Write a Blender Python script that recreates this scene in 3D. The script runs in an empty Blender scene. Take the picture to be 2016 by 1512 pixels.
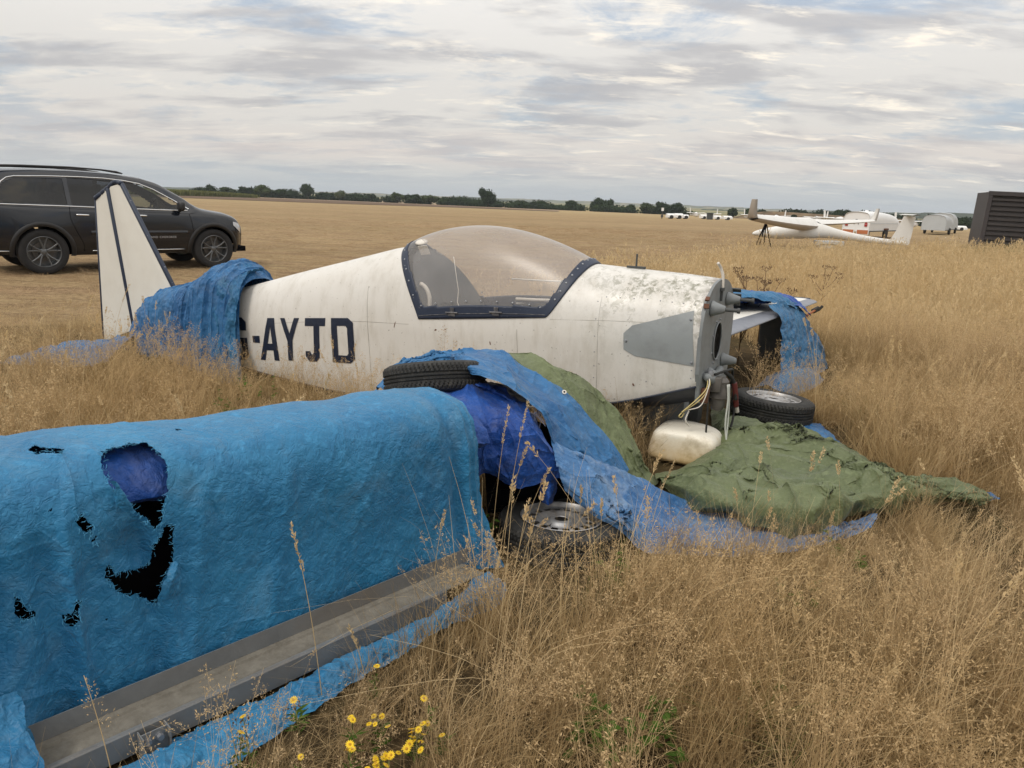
import bpy, bmesh, math, random
import numpy as np
from mathutils import Vector, Matrix
from mathutils.geometry import tessellate_polygon
random.seed(7); RNG = np.random.default_rng(7)
SC = bpy.context.scene
COL = SC.collection
R = math.radians
# ------------------------------------------------------------------ camera, sky, sun, exposure
FPX, EYE, PITCH, ROLL = 1456.0, 1.53, R(14.0), R(2.05)
_f = np.array([0, math.cos(PITCH), -math.sin(PITCH)])
_r0 = np.array([1.0, 0, 0]); _u0 = np.array([0, math.sin(PITCH), math.cos(PITCH)])
_r = _r0*math.cos(ROLL)+_u0*math.sin(ROLL); _u = _u0*math.cos(ROLL)-_r0*math.sin(ROLL)
CAMP = np.array([0, 0, EYE])
cam = bpy.data.cameras.new("camera"); camo = bpy.data.objects.new("camera", cam); COL.objects.link(camo)
m = Matrix.Identity(4)
for i in range(3):
    m[i][0], m[i][1], m[i][2], m[i][3] = _r[i], _u[i], -_f[i], CAMP[i]
camo.matrix_world = m
cam.sensor_width = 36; cam.lens = FPX/2016*36; cam.clip_end = 20000; cam.clip_start = .05
SC.camera = camo
SC.view_settings.view_transform = 'Standard'; SC.view_settings.look = 'None'
SC.view_settings.gamma = 1; SC.view_settings.use_curve_mapping = False
SC.view_settings.exposure = 0.0
SUN_EL, SUN_AZ = R(47), R(222)      # azimuth clockwise from +Y
SUN_STRENGTH, SKY_STRENGTH = 1.5, .10
sun = bpy.data.lights.new("sun", 'SUN'); sun.energy = SUN_STRENGTH; sun.angle = R(14); sun.color = (1, .93, .83)
suno = bpy.data.objects.new("sun", sun); COL.objects.link(suno)
sd = Vector((math.sin(SUN_AZ)*math.cos(SUN_EL), math.cos(SUN_AZ)*math.cos(SUN_EL), math.sin(SUN_EL)))
suno.rotation_euler = sd.to_track_quat('Z', 'Y').to_euler(); suno.location = (0, 0, 30)

class NT:
    """tiny node-tree helper"""
    def __init__(s, tree): s.t = tree; s.n = tree.nodes; s.l = tree.links
    def new(s, kind, **kw):
        nd = s.n.new(kind)
        for k, v in kw.items():
            if k.startswith('_'): setattr(nd, k[1:], v)
        return nd
    def put(s, sock, v):
        if isinstance(v, bpy.types.NodeSocket): s.l.new(v, sock)
        elif v is not None:
            if isinstance(v, (tuple, list)) and len(v) == 3 and sock.type == 'RGBA': v = (*v, 1)
            sock.default_value = v
    def math(s, op, a, b=None, c=None, clamp=False):
        nd = s.n.new('ShaderNodeMath'); nd.operation = op; nd.use_clamp = clamp
        for i, v in enumerate((a, b, c)):
            if v is not None: s.put(nd.inputs[i], v)
        return nd.outputs[0]
    def vmath(s, op, a, b=None):
        nd = s.n.new('ShaderNodeVectorMath'); nd.operation = op
        s.put(nd.inputs[0], a)
        if b is not None: s.put(nd.inputs['Scale'] if op == 'SCALE' else nd.inputs[1], b)
        return nd.outputs[0]
    def ramp(s, fac, stops, interp='LINEAR'):
        nd = s.n.new('ShaderNodeValToRGB'); e = nd.color_ramp.elements; nd.color_ramp.interpolation = interp
        while len(e) < len(stops): e.new(.5)
        for i, (p, c) in enumerate(stops):
            e[i].position = p; e[i].color = (*c, 1) if isinstance(c, tuple) else (c, c, c, 1)
        s.put(nd.inputs[0], fac); return nd.outputs[0]
    def noise(s, vec, scale, detail=4, rough=.55, dist=0, lac=2, kind='FBM', out=0):
        nd = s.n.new('ShaderNodeTexNoise'); nd.noise_type = kind
        if vec is not None: s.put(nd.inputs['Vector'], vec)
        for k, v in (('Scale', scale), ('Detail', detail), ('Roughness', rough), ('Distortion', dist), ('Lacunarity', lac)): s.put(nd.inputs[k], v)
        return nd.outputs[out]
    def mix(s, fac, a, b, blend='MIX'):
        nd = s.n.new('ShaderNodeMix'); nd.data_type = 'RGBA'; nd.blend_type = blend
        s.put(nd.inputs[0], fac); s.put(nd.inputs[6], a); s.put(nd.inputs[7], b); return nd.outputs[2]
    def maprange(s, v, a, b, c=0, d=1, smooth=False):
        nd = s.n.new('ShaderNodeMapRange'); nd.clamp = True
        if smooth: nd.interpolation_type = 'SMOOTHSTEP'
        for i, x in enumerate((v, a, b, c, d)): s.put(nd.inputs[i], x)
        return nd.outputs[0]
    def mapping(s, vec, scale=(1, 1, 1), loc=(0, 0, 0), rot=(0, 0, 0)):
        nd = s.n.new('ShaderNodeMapping'); s.put(nd.inputs[0], vec)
        nd.inputs[1].default_value = loc; nd.inputs[2].default_value = rot; nd.inputs[3].default_value = scale
        return nd.outputs[0]

W = bpy.data.worlds.new("World"); SC.world = W; W.use_nodes = True
t = NT(W.node_tree); t.n.clear()
sky = t.n.new('ShaderNodeTexSky'); sky.sky_type = 'NISHITA'; sky.sun_disc = False
sky.sun_elevation = SUN_EL; sky.sun_rotation = SUN_AZ; sky.air_density = 1.2; sky.dust_density = 2.5
tc = t.n.new('ShaderNodeTexCoord'); D = tc.outputs['Generated']
sep = t.n.new('ShaderNodeSeparateXYZ'); t.put(sep.inputs[0], D); dx, dy, dz = sep.outputs
zc = t.math('MAXIMUM', dz, 0.0)
den = t.math('ADD', zc, .15)
comb = t.n.new('ShaderNodeCombineXYZ')
t.put(comb.inputs[0], t.math('DIVIDE', dx, den)); t.put(comb.inputs[1], t.math('DIVIDE', dy, den))
P = comb.outputs[0]
PS = t.mapping(P, scale=(1.1, 1.5, 1), rot=(0, 0, R(-12)), loc=(3.1, 1.3, 0))
nA = t.noise(PS, 1.0, 7, .6, .5)            # big cloud sheets
nB = t.noise(t.mapping(P, scale=(1, 1.4, 1), loc=(7, 2, 4)), 6.0, 8, .66, .25)  # broken altocumulus
nC = t.noise(t.mapping(P, scale=(.75, 1.5, 1), loc=(1, 9, 2)), 2.3, 6, .56, .25)    # grey low clouds
nW = t.noise(t.mapping(P, scale=(.8, 1.7, 1), rot=(0, 0, R(10)), loc=(2, 2, 8)), 3.0, 8, .68, .3)
blue = t.mix(t.maprange(zc, .0, .3), (.60, .64, .69), (.46, .56, .70))
nish = t.vmath('SCALE', sky.outputs[0], SKY_STRENGTH)
blue = t.mix(.25, blue, nish)
white = t.mix(t.maprange(zc, .04, .25), (.79, .745, .68), (.92, .88, .82))
cover = t.math('ADD', t.maprange(nA, .36, .52, smooth=True), t.math('MULTIPLY', t.maprange(nB, .47, .68), .55), clamp=True)
c = t.mix(t.math('MULTIPLY', cover, .85), blue, white)
grey = t.maprange(nC, .46, .68, smooth=True)
c = t.mix(t.math('MULTIPLY', grey, .78), c, (.49, .485, .50))
# thin bright warm gaps, stronger towards the sunlit right
gap = t.math('MULTIPLY', t.maprange(nW, .52, .70, smooth=True), t.maprange(dx, -.7, .55, .15, 1.0))
c = t.mix(gap, c, (1.15, 1.05, .89))
# warm band low over the horizon, then plain pale air right at it
band = t.math('MULTIPLY', t.maprange(zc, .02, .05), t.maprange(zc, .11, .055))
bn = t.maprange(t.noise(t.mapping(P, scale=(.35, 1.2, 1)), 1.2, 4, .5, .2), .42, .62)
c = t.mix(t.math('MULTIPLY', t.math('MULTIPLY', band, bn), .5), c, (.80, .70, .63))
c = t.mix(t.maprange(zc, .0, .055, .85, 0, smooth=True), c, (.53, .57, .58))
# overcast sky is brighter overhead than at the horizon
c = t.vmath('SCALE', c, t.maprange(zc, .15, .8, 1.0, 1.75))
bg = t.n.new('ShaderNodeBackground'); t.put(bg.inputs[0], c); bg.inputs[1].default_value = 1.0
wo = t.n.new('ShaderNodeOutputWorld'); t.l.new(bg.outputs[0], wo.inputs[0])
try: W.cycles.sampling_method = 'MANUAL'; W.cycles.sample_map_resolution = 512
except Exception: pass
SC.cycles.max_bounces = 8; SC.cycles.transparent_max_bounces = 12
SC.cycles.diffuse_bounces = 3; SC.cycles.glossy_bounces = 3; SC.cycles.transmission_bounces = 4
SC.cycles.volume_bounces = 0; SC.cycles.use_denoising = True

# ------------------------------------------------------------------ measuring from the photograph
def ray(px, py): return _f*FPX+_r*(px-1008)-_u*(py-756)
def PY(px, py, Y): v = ray(px, py); return CAMP+v*(Y/v[1])
def G(px, py, z=0.0): v = ray(px, py); return CAMP+v*((z-EYE)/v[2])
def pix(P):
    q = np.asarray(P)-CAMP; k = q@_f
    return 1008+FPX*(q@_r)/k, 756-FPX*(q@_u)/k

# ------------------------------------------------------------------ numpy noise
_perm = RNG.permutation(256); _perm = np.concatenate([_perm, _perm, _perm])
_grad = RNG.normal(size=(256, 3)); _grad /= np.linalg.norm(_grad, axis=1)[:, None]
def perlin(P):
    P = np.asarray(P, float); sh = P.shape[:-1]; P = P.reshape(-1, 3)
    I = np.floor(P).astype(int); Fr = P-I; I &= 255; U = Fr*Fr*Fr*(Fr*(Fr*6-15)+10)
    out = 0
    for a in (0, 1):
        for b in (0, 1):
            for c_ in (0, 1):
                h = _perm[_perm[_perm[I[:, 0]+a]+I[:, 1]+b]+I[:, 2]+c_]
                g = _grad[h]; d_ = Fr-np.array([a, b, c_])
                w = (U[:, 0] if a else 1-U[:, 0])*(U[:, 1] if b else 1-U[:, 1])*(U[:, 2] if c_ else 1-U[:, 2])
                out = out+w*(g*d_).sum(1)
    return out.reshape(sh)
def fbm(P, oct=4, lac=2.0, gain=.5):
    P = np.asarray(P, float); a = 1; o = 0
    for k in range(oct): o = o+a*perlin(P+k*17.3); P = P*lac; a *= gain
    return o
def ridged(P, oct=4, lac=2.0, gain=.5):
    P = np.asarray(P, float); a = 1; o = 0
    for k in range(oct): o = o+a*(1-np.abs(perlin(P+k*11.7))*2.2); P = P*lac; a *= gain
    return o

# ------------------------------------------------------------------ building helpers
def tag(o, label=None, cat=None, group=None, kind=None):
    if label: o['label'] = label
    if cat: o['category'] = cat
    if group: o['group'] = group
    if kind: o['kind'] = kind
    return o
def empty(name, loc=(0, 0, 0), rz=0, **kw):
    o = bpy.data.objects.new(name, None); COL.objects.link(o); o.location = loc; o.rotation_euler = (0, 0, rz)
    o.empty_display_size = .1
    return tag(o, **kw)
class MB:
    """collects verts/faces, links them as ONE mesh object"""
    def __init__(s): s.v = []; s.f = []; s.fm = []
    def add(s, vs, fs, mi=0):
        b = len(s.v); s.v += [tuple(map(float, p)) for p in vs]; s.f += [tuple(b+i for i in f) for f in fs]; s.fm += [mi]*len(fs); return s
    def box(s, c, d, rot=None, bev=0, mi=0):
        bm = bmesh.new(); bmesh.ops.create_cube(bm, size=1)
        for v in bm.verts: v.co = Vector((v.co.x*d[0], v.co.y*d[1], v.co.z*d[2]))
        if bev: bmesh.ops.bevel(bm, geom=bm.edges[:], offset=bev, segments=2, affect='EDGES', profile=.5)
        M = rot.to_4x4() if rot is not None else Matrix.Identity(4)
        vs = [tuple((M@v.co)+Vector(tuple(map(float, c)))) for v in bm.verts]; bm.verts.index_update()
        fs = [[v.index for v in f.verts] for f in bm.faces]; bm.free()
        return s.add(vs, fs, mi)
    def tube(s, pts, r, n=8, cap=True, mi=0):
        pts = [Vector(tuple(map(float, p))) for p in pts]; k = len(pts)
        rr = r if hasattr(r, '__len__') else [r]*k
        vs = []; fs = []; up = None
        for i, p in enumerate(pts):
            tg = (pts[min(i+1, k-1)]-pts[max(i-1, 0)])
            if tg.length < 1e-9: tg = Vector((0, 0, 1))
            tg.normalize()
            if up is None: up = tg.orthogonal().normalized()
            else: up = (up-tg*up.dot(tg)); up = up.normalized() if up.length > 1e-6 else tg.orthogonal().normalized()
            sd_ = tg.cross(up)
            for j in range(n):
                a = 2*math.pi*j/n; vs.append(p+(up*math.cos(a)+sd_*math.sin(a))*rr[i])
        for i in range(k-1):
            for j in range(n):
                fs.append((i*n+j, i*n+(j+1) % n, (i+1)*n+(j+1) % n, (i+1)*n+j))
        if cap: fs.append(tuple(range(n))[::-1]); fs.append(tuple((k-1)*n+j for j in range(n)))
        return s.add(vs, fs, mi)
    def lathe(s, prof, n=32, M=None, mi=0, ang=None):
        """prof: (r,z) list turned about z"""
        vs = []; fs = []; k = len(prof)
        for i in range(n):
            a = 2*math.pi*i/n
            for (r_, z_) in prof: vs.append(Vector((r_*math.cos(a), r_*math.sin(a), z_)))
        if M is not None: vs = [M@v for v in vs]
        for i in range(n):
            for j in range(k-1):
                a, b = i*k+j, ((i+1) % n)*k+j; fs.append((a, b, b+1, a+1))
        return s.add(vs, fs, mi)
    def poly(s, loops, fn, off=0, cuts=0, mi=0):
        """2-D outline with holes, tessellated then mapped by fn(x,y,off)->xyz"""
        loops3 = [[Vector((x, y, 0)) for x, y in L] for L in loops]
        tr = tessellate_polygon(loops3); flat = [p for L in loops3 for p in L]
        bm = bmesh.new(); vv = [bm.verts.new(p) for p in flat]
        for a in tr:
            try: bm.faces.new([vv[i] for i in a])
            except ValueError: pass
        if cuts: bmesh.ops.subdivide_edges(bm, edges=bm.edges[:], cuts=cuts, use_grid_fill=True)
        bm.verts.index_update()
        vs = [fn(v.co.x, v.co.y, off) for v in bm.verts]; fs = [[v.index for v in f.verts] for f in bm.faces]; bm.free()
        return s.add(vs, fs, mi)
    def grid(s, A, mask=None, mi=0, flip=False):
        """A: (nu,nv,3) array"""
        nu, nv = A.shape[:2]; fs = []
        for i in range(nu-1):
            for j in range(nv-1):
                if mask is not None and not mask[i, j]: continue
                a = i*nv+j; q = (a, a+nv, a+nv+1, a+1); fs.append(q[::-1] if flip else q)
        return s.add(A.reshape(-1, 3), fs, mi)
    def build(s, name, mat, parent=None, smooth=False, loc=None, auto=None, weld=False, **kw):
        me = bpy.data.meshes.new(name); me.from_pydata(s.v, [], s.f)
        mats = mat if isinstance(mat, (list, tuple)) else [mat]
        for m_ in mats: me.materials.append(m_)
        if len(mats) > 1: me.polygons.foreach_set('material_index', s.fm)
        if weld or True:
            bm = bmesh.new(); bm.from_mesh(me)
            if weld: bmesh.ops.remove_doubles(bm, verts=bm.verts[:], dist=1e-5)
            loose = [v for v in bm.verts if not v.link_faces]
            if loose: bmesh.ops.delete(bm, geom=loose, context='VERTS')
            bm.to_mesh(me); bm.free()
        if smooth or auto: me.shade_smooth()
        if auto: me.set_sharp_from_angle(angle=R(auto))
        me.update()
        o = bpy.data.objects.new(name, me); COL.objects.link(o)
        if parent is not None: o.parent = parent
        if loc is not None: o.location = loc
        return tag(o, **kw)
def fast_mesh(name, V, Fq, mat, smooth=True):
    """V (n,3), Fq (m,4 or 3) numpy"""
    me = bpy.data.meshes.new(name); V = np.asarray(V, np.float32); Fq = np.asarray(Fq, np.int32)
    used = np.unique(Fq); remap = np.full(len(V), -1, np.int32); remap[used] = np.arange(len(used), dtype=np.int32)
    V = V[used]; Fq = remap[Fq]; k = Fq.shape[1]
    me.vertices.add(len(V)); me.vertices.foreach_set('co', V.ravel())
    me.loops.add(Fq.size); me.loops.foreach_set('vertex_index', Fq.ravel())
    me.polygons.add(len(Fq)); me.polygons.foreach_set('loop_start', np.arange(0, Fq.size, k, dtype=np.int32))
    me.update(calc_edges=True); me.materials.append(mat)
    if smooth: me.shade_smooth()
    me.validate(); return me
def link(me, name, parent=None, **kw):
    o = bpy.data.objects.new(name, me); COL.objects.link(o); o.parent = parent; return tag(o, **kw)
def copy_tree(o, parent=None):
    c_ = o.copy(); COL.objects.link(c_); c_.parent = parent
    for ch in list(o.children): copy_tree(ch, c_)
    return c_
def grid_faces(nu, nv, mask=None):
    i, j = np.meshgrid(np.arange(nu-1), np.arange(nv-1), indexing='ij'); a = (i*nv+j)
    F_ = np.stack([a, a+nv, a+nv+1, a+1], -1)
    return F_[mask] if mask is not None else F_.reshape(-1, 4)
def catmull(C, n):
    """C (k,...) control -> (n,...) samples along axis 0"""
    C = np.asarray(C, float); k = len(C); tt = np.linspace(0, k-1, n); i = np.minimum(tt.astype(int), k-2); f_ = tt-i
    f_ = f_.reshape(-1, *([1]*(C.ndim-1)))
    E = np.concatenate([[2*C[0]-C[1]], C, [2*C[-1]-C[-2]]])
    p0, p1, p2, p3 = E[i], E[i+1], E[i+2], E[i+3]
    return .5*(2*p1+(p2-p0)*f_+(2*p0-5*p1+4*p2-p3)*f_**2+(3*p1-p0-3*p2+p3)*f_**3)
def patch(C, nu, nv):
    A = catmull(C, nu); return catmull(A.transpose(1, 0, 2), nv).transpose(1, 0, 2)
def normals(A):
    du = np.gradient(A, axis=0); dv = np.gradient(A, axis=1); n = np.cross(du, dv)
    return n/(np.linalg.norm(n, axis=2, keepdims=True)+1e-12)
def in_poly(x, y, poly):
    x = np.asarray(x); y = np.asarray(y); c_ = np.zeros(x.shape, bool); n = len(poly)
    for i in range(n):
        x1, y1 = poly[i]; x2, y2 = poly[(i+1) % n]
        if y1 == y2: continue
        c_ ^= ((y1 > y) != (y2 > y)) & (x < (x2-x1)*(y-y1)/(y2-y1)+x1)
    return c_
BLOCK = []      # xy of things that keep the grass away
def block(V, zmax=.6):
    V = np.asarray(V).reshape(-1, 3); BLOCK.append(V[V[:, 2] < zmax][:, :2])

# ------------------------------------------------------------------ materials
def mat(name, col, rough=.6, metal=0, spec=.5, bump=None, build=None, coat=0):
    m_ = bpy.data.materials.new(name); m_.use_nodes = True; t = NT(m_.node_tree)
    b = t.n['Principled BSDF']
    t.put(b.inputs['Base Color'], col); t.put(b.inputs['Roughness'], rough); t.put(b.inputs['Metallic'], metal)
    t.put(b.inputs['Specular IOR Level'], spec); t.put(b.inputs['Coat Weight'], coat)
    tcn = t.n.new('ShaderNodeTexCoord'); geo = t.n.new('ShaderNodeNewGeometry')
    t.O = tcn.outputs['Object']; t.G = geo.outputs['Position']; t.N = geo.outputs['Normal']; t.b = b; t.back = geo.outputs['Backfacing']
    def bumpf(h, strength, dist, nrm=None):
        bn = t.n.new('ShaderNodeBump'); t.put(bn.inputs['Height'], h); bn.inputs['Strength'].default_value = strength; bn.inputs['Distance'].default_value = dist
        if nrm is not None: t.put(bn.inputs['Normal'], nrm)
        return bn.outputs[0]
    t.bump = bumpf
    if build: build(t)
    return m_
def wear(scale=6, amt=.15, dark=(.2, .18, .15), rough=None):
    def f(t):
        b = t.b; base = tuple(b.inputs['Base Color'].default_value)[:3]
        n = t.noise(t.O, scale, 6, .65); k = t.maprange(n, .45, .75)
        t.put(b.inputs['Base Color'], t.mix(t.math('MULTIPLY', k, amt), base, dark))
        if rough: t.put(b.inputs['Roughness'], t.maprange(n, .3, .7, *rough))
    return f
def tarp_mat(name, col, col2, dirt=(.25, .26, .2), dirt_amt=.25, rough=.42, bsc=1.0, fade=.5):
    def f(t):
        b = t.b
        big = t.noise(t.O, 2.3, 5, .6, .3)
        fine = t.noise(t.O, 26, 7, .7, .6)
        c_ = t.mix(t.maprange(big, .35, .68), col, col2)
        c_ = t.mix(t.math('MULTIPLY', t.maprange(fine, .52, .7), fade), c_, tuple(min(1, x*1.5+.03) for x in col2))
        d_ = t.noise(t.O, 5.5, 6, .7, .8)
        c_ = t.mix(t.math('MULTIPLY', t.maprange(d_, .5, .78), dirt_amt), c_, dirt)
        t.put(b.inputs['Base Color'], c_)
        t.put(b.inputs['Roughness'], t.maprange(fine, .3, .7, rough-.06, rough+.18))
        # crinkles: sharp creases at three scales, plus the weave
        wv = t.vmath('ADD', t.O, t.vmath('SCALE', t.noise(t.O, 4, 4, .65, out=1), .22))
        def crease(vec, sc, w):
            n = t.noise(vec, sc, 2, .5, .4); return t.maprange(t.math('ABSOLUTE', t.math('SUBTRACT', n, .5)), 0, w)
        h = t.math('MULTIPLY', crease(wv, 7, .07), .42)
        h = t.math('ADD', h, t.math('MULTIPLY', crease(t.mapping(wv, rot=(.5, .3, .8)), 21, .10), .42))
        h = t.math('ADD', h, t.math('MULTIPLY', crease(t.mapping(wv, rot=(1.1, .2, .1)), 46, .12), .34))
        h = t.math('ADD', h, t.math('MULTIPLY', fine, .5))
        h = t.math('ADD', h, t.math('MULTIPLY', t.noise(t.O, 130, 4, .65, .4), .34))
        n1 = t.bump(h, .6, .0048*bsc)
        t.put(b.inputs['Normal'], n1)
        t.put(b.inputs['Sheen Weight'], .06)
    return mat(name, col, rough, build=f, spec=.32)
M = {}
M['tarp_light'] = tarp_mat('tarp_light', (.014, .125, .265), (.028, .190, .36), dirt=(.13, .2, .24), dirt_amt=.35)
M['tarp_mid'] = tarp_mat('tarp_mid', (.012, .085, .225), (.028, .14, .31), dirt=(.16, .22, .28), dirt_amt=.4)
M['tarp_royal'] = tarp_mat('tarp_royal', (.005, .046, .24), (.012, .075, .31), dirt=(.13, .13, .16), dirt_amt=.45)
M['tarp_pale'] = tarp_mat('tarp_pale', (.022, .105, .27), (.07, .175, .34), dirt=(.30, .36, .42), dirt_amt=.75, fade=.8)
M['tarp_teal'] = tarp_mat('tarp_teal', (.012, .085, .20), (.024, .145, .29), dirt=(.1, .16, .2), dirt_amt=.35)
M['tarp_green'] = tarp_mat('tarp_green', (.088, .110, .050), (.130, .155, .072), dirt=(.17, .18, .10), dirt_amt=.35)
def _plane(t):
    b = t.b
    # weathered white paint: lichen and grime near the nose top, streaks down the side
    n1 = t.noise(t.O, 3, 6, .7); n2 = t.noise(t.mapping(t.O, scale=(2.2, 2.2, .6)), 5, 6, .7)
    c_ = t.mix(t.math('MULTIPLY', t.maprange(n1, .4, .7), .28), (.65, .63, .59), (.53, .495, .435))
    c_ = t.mix(t.math('MULTIPLY', t.maprange(n2, .48, .70), .45), c_, (.42, .385, .32))
    sp = t.n.new('ShaderNodeSeparateXYZ'); t.put(sp.inputs[0], t.O); x, y, z = sp.outputs
    nose = t.maprange(x, 1.15, .1, 0, 1, smooth=True)
    top = t.maprange(z, .72, 1.05, .12, 1)
    li = t.noise(t.O, 30, 8, .75, .5); lb = t.noise(t.O, 5.5, 4, .6)
    k = t.math('MULTIPLY', t.math('MULTIPLY', t.maprange(li, .46, .54), t.maprange(lb, .42, .54)), t.math('MULTIPLY', nose, top))
    c_ = t.mix(k, c_, (.19, .185, .13))
    sp2 = t.noise(t.O, 55, 3, .5); c_ = t.mix(t.math('MULTIPLY', t.maprange(sp2, .70, .72), .7), c_, (.16, .14, .12))
    k2 = t.math('MULTIPLY', t.math('MULTIPLY', t.maprange(t.noise(t.mapping(t.O, scale=(1, 1, .45)), 9, 7, .75), .5, .68), nose), .5)
    c_ = t.mix(k2, c_, (.42, .41, .36))
    # a worn band of bare grey at the firewall edge
    edge = t.math('MULTIPLY', t.maprange(x, .06, .0), t.maprange(t.noise(t.O, 25, 4, .6), .4, .55))
    c_ = t.mix(edge, c_, (.25, .22, .2))
    t.put(b.inputs['Base Color'], c_)
    t.put(b.inputs['Roughness'], t.maprange(n1, .3, .7, .28, .5))
    t.put(b.inputs['Normal'], t.bump(t.noise(t.O, 2.0, 2, .5), .25, .02))
M['plane_white'] = mat('plane_white', (.75, .73, .68), .4, build=_plane)
M['fin_white'] = mat('fin_white', (.65, .625, .56), .5, build=wear(7, .25, (.5, .46, .38)))
def _navy(t):
    n = t.noise(t.O, 38, 5, .7)
    k = t.maprange(n, .665, .69)
    t.put(t.b.inputs['Base Color'], t.mix(k, t.mix(t.noise(t.O, 9, 5, .7), (.006, .013, .032), (.022, .034, .065)), (.42, .42, .42)))
M['navy'] = mat('navy', (.012, .02, .045), .45, build=_navy)
M['navy_plain'] = mat('navy_plain', (.008, .014, .03), .5, build=wear(12, .4, (.05, .06, .08)))
M['letter'] = mat('letter', (.007, .014, .035), .45, build=wear(30, .25, (.06, .08, .12)))
M['grey_paint'] = mat('grey_paint', (.20, .215, .22), .55, build=wear(9, .5, (.09, .09, .085)))
M['panel_grey'] = mat('panel_grey', (.27, .29, .295), .5, build=wear(7, .45, (.13, .13, .125)))
M['dark_grey'] = mat('dark_grey', (.05, .055, .055), .7, build=wear(9, .3, (.12, .11, .1)))
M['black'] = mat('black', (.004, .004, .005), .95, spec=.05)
def _rub(t):
    n = t.noise(t.O, 22, 6, .7)
    t.put(t.b.inputs['Base Color'], t.mix(t.maprange(n, .5, .8), (.016, .016, .015), (.07, .065, .055)))
    t.put(t.b.inputs['Normal'], t.bump(t.noise(t.O, 120, 3, .6), .4, .002))
M['rubber'] = mat('rubber', (.018, .018, .017), .75, build=_rub)
M['steel_rim'] = mat('steel_rim', (.42, .42, .42), .42, .65, build=wear(14, .6, (.16, .12, .09), (.35, .6)))
def _galv(t):
    n = t.noise(t.mapping(t.O, scale=(1, 1, 1)), 14, 7, .7, .3); n2 = t.noise(t.O, 3, 4, .6)
    c_ = t.mix(n, (.12, .13, .14), (.24, .25, .255)); c_ = t.mix(t.math('MULTIPLY', t.maprange(n2, .42, .65), .55), c_, (.19, .155, .115))
    t.put(t.b.inputs['Base Color'], c_); t.put(t.b.inputs['Roughness'], t.maprange(n, .3, .7, .45, .7))
    t.put(t.b.inputs['Normal'], t.bump(t.noise(t.O, 60, 4, .6), .25, .003))
M['galv'] = mat('galv', (.3, .3, .3), .55, .25, build=_galv)
def _dirtweb(t):
    n = t.noise(t.O, 18, 8, .75, .3)
    t.put(t.b.inputs['Base Color'], t.mix(t.maprange(n, .3, .7), (.10, .09, .072), (.20, .185, .155)))
    t.put(t.b.inputs['Normal'], t.bump(t.noise(t.O, 90, 5, .7), .5, .003))
M['dirt_web'] = mat('dirt_web', (.2, .17, .12), .85, build=_dirtweb)
def _can(t):
    sp = t.n.new('ShaderNodeSeparateXYZ'); t.put(sp.inputs[0], t.O)
    n = t.noise(t.O, 6, 6, .7); k = t.math('ADD', t.maprange(sp.outputs[2], .24, .02), t.math('MULTIPLY', t.math('SUBTRACT', n, .5), 1.2))
    c_ = t.mix(t.maprange(k, .2, 1.0), (.74, .70, .60), (.50, .36, .17))
    c_ = t.mix(t.math('MULTIPLY', t.maprange(n, .52, .75), .6), c_, (.2, .16, .1))
    t.put(t.b.inputs['Base Color'], c_)
M['can'] = mat('can', (.7, .68, .6), .45, build=_can)
M['white_far'] = mat('white_far', (.74, .74, .73), .45, build=wear(1.5, .2, (.5, .5, .47)))
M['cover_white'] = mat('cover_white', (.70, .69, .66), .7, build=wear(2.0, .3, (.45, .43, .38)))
M['cover_shade'] = mat('cover_white_shaded', (.42, .38, .33), .8, build=wear(2.0, .3, (.3, .26, .2)))  # cover fabric with shade put into its colour: wing undersides, near winglet
M['grey_far'] = mat('grey_far', (.42, .44, .45), .7, build=wear(1.5, .3, (.3, .3, .29)))
def _cont(t):
    n = t.noise(t.O, 2.2, 6, .7)
    t.put(t.b.inputs['Base Color'], t.mix(n, (.018, .016, .017), (.05, .042, .04)))
M['container'] = mat('container', (.03, .026, .027), .6, build=_cont)
M['cont_frame'] = mat('cont_frame', (.035, .03, .032), .6, build=wear(3, .4, (.07, .055, .045)))
M['orange'] = mat('orange', (.42, .14, .05), .6); M['red'] = mat('red', (.35, .02, .02), .4)
M['car_paint'] = mat('car_paint', (.005, .007, .012), .16, 0, .5, coat=.35)
M['car_plastic'] = mat('car_plastic', (.013, .013, .014), .55)
M['chrome'] = mat('chrome', (.72, .73, .74), .18, 1)
M['silver_text'] = mat('silver_text', (.5, .5, .52), .35, .7)
M['rim_black'] = mat('rim_black', (.13, .135, .14), .35, .5)
M['wood'] = mat('wood', (.09, .065, .045), .85, build=wear(5, .4, (.04, .03, .02)))
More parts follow.
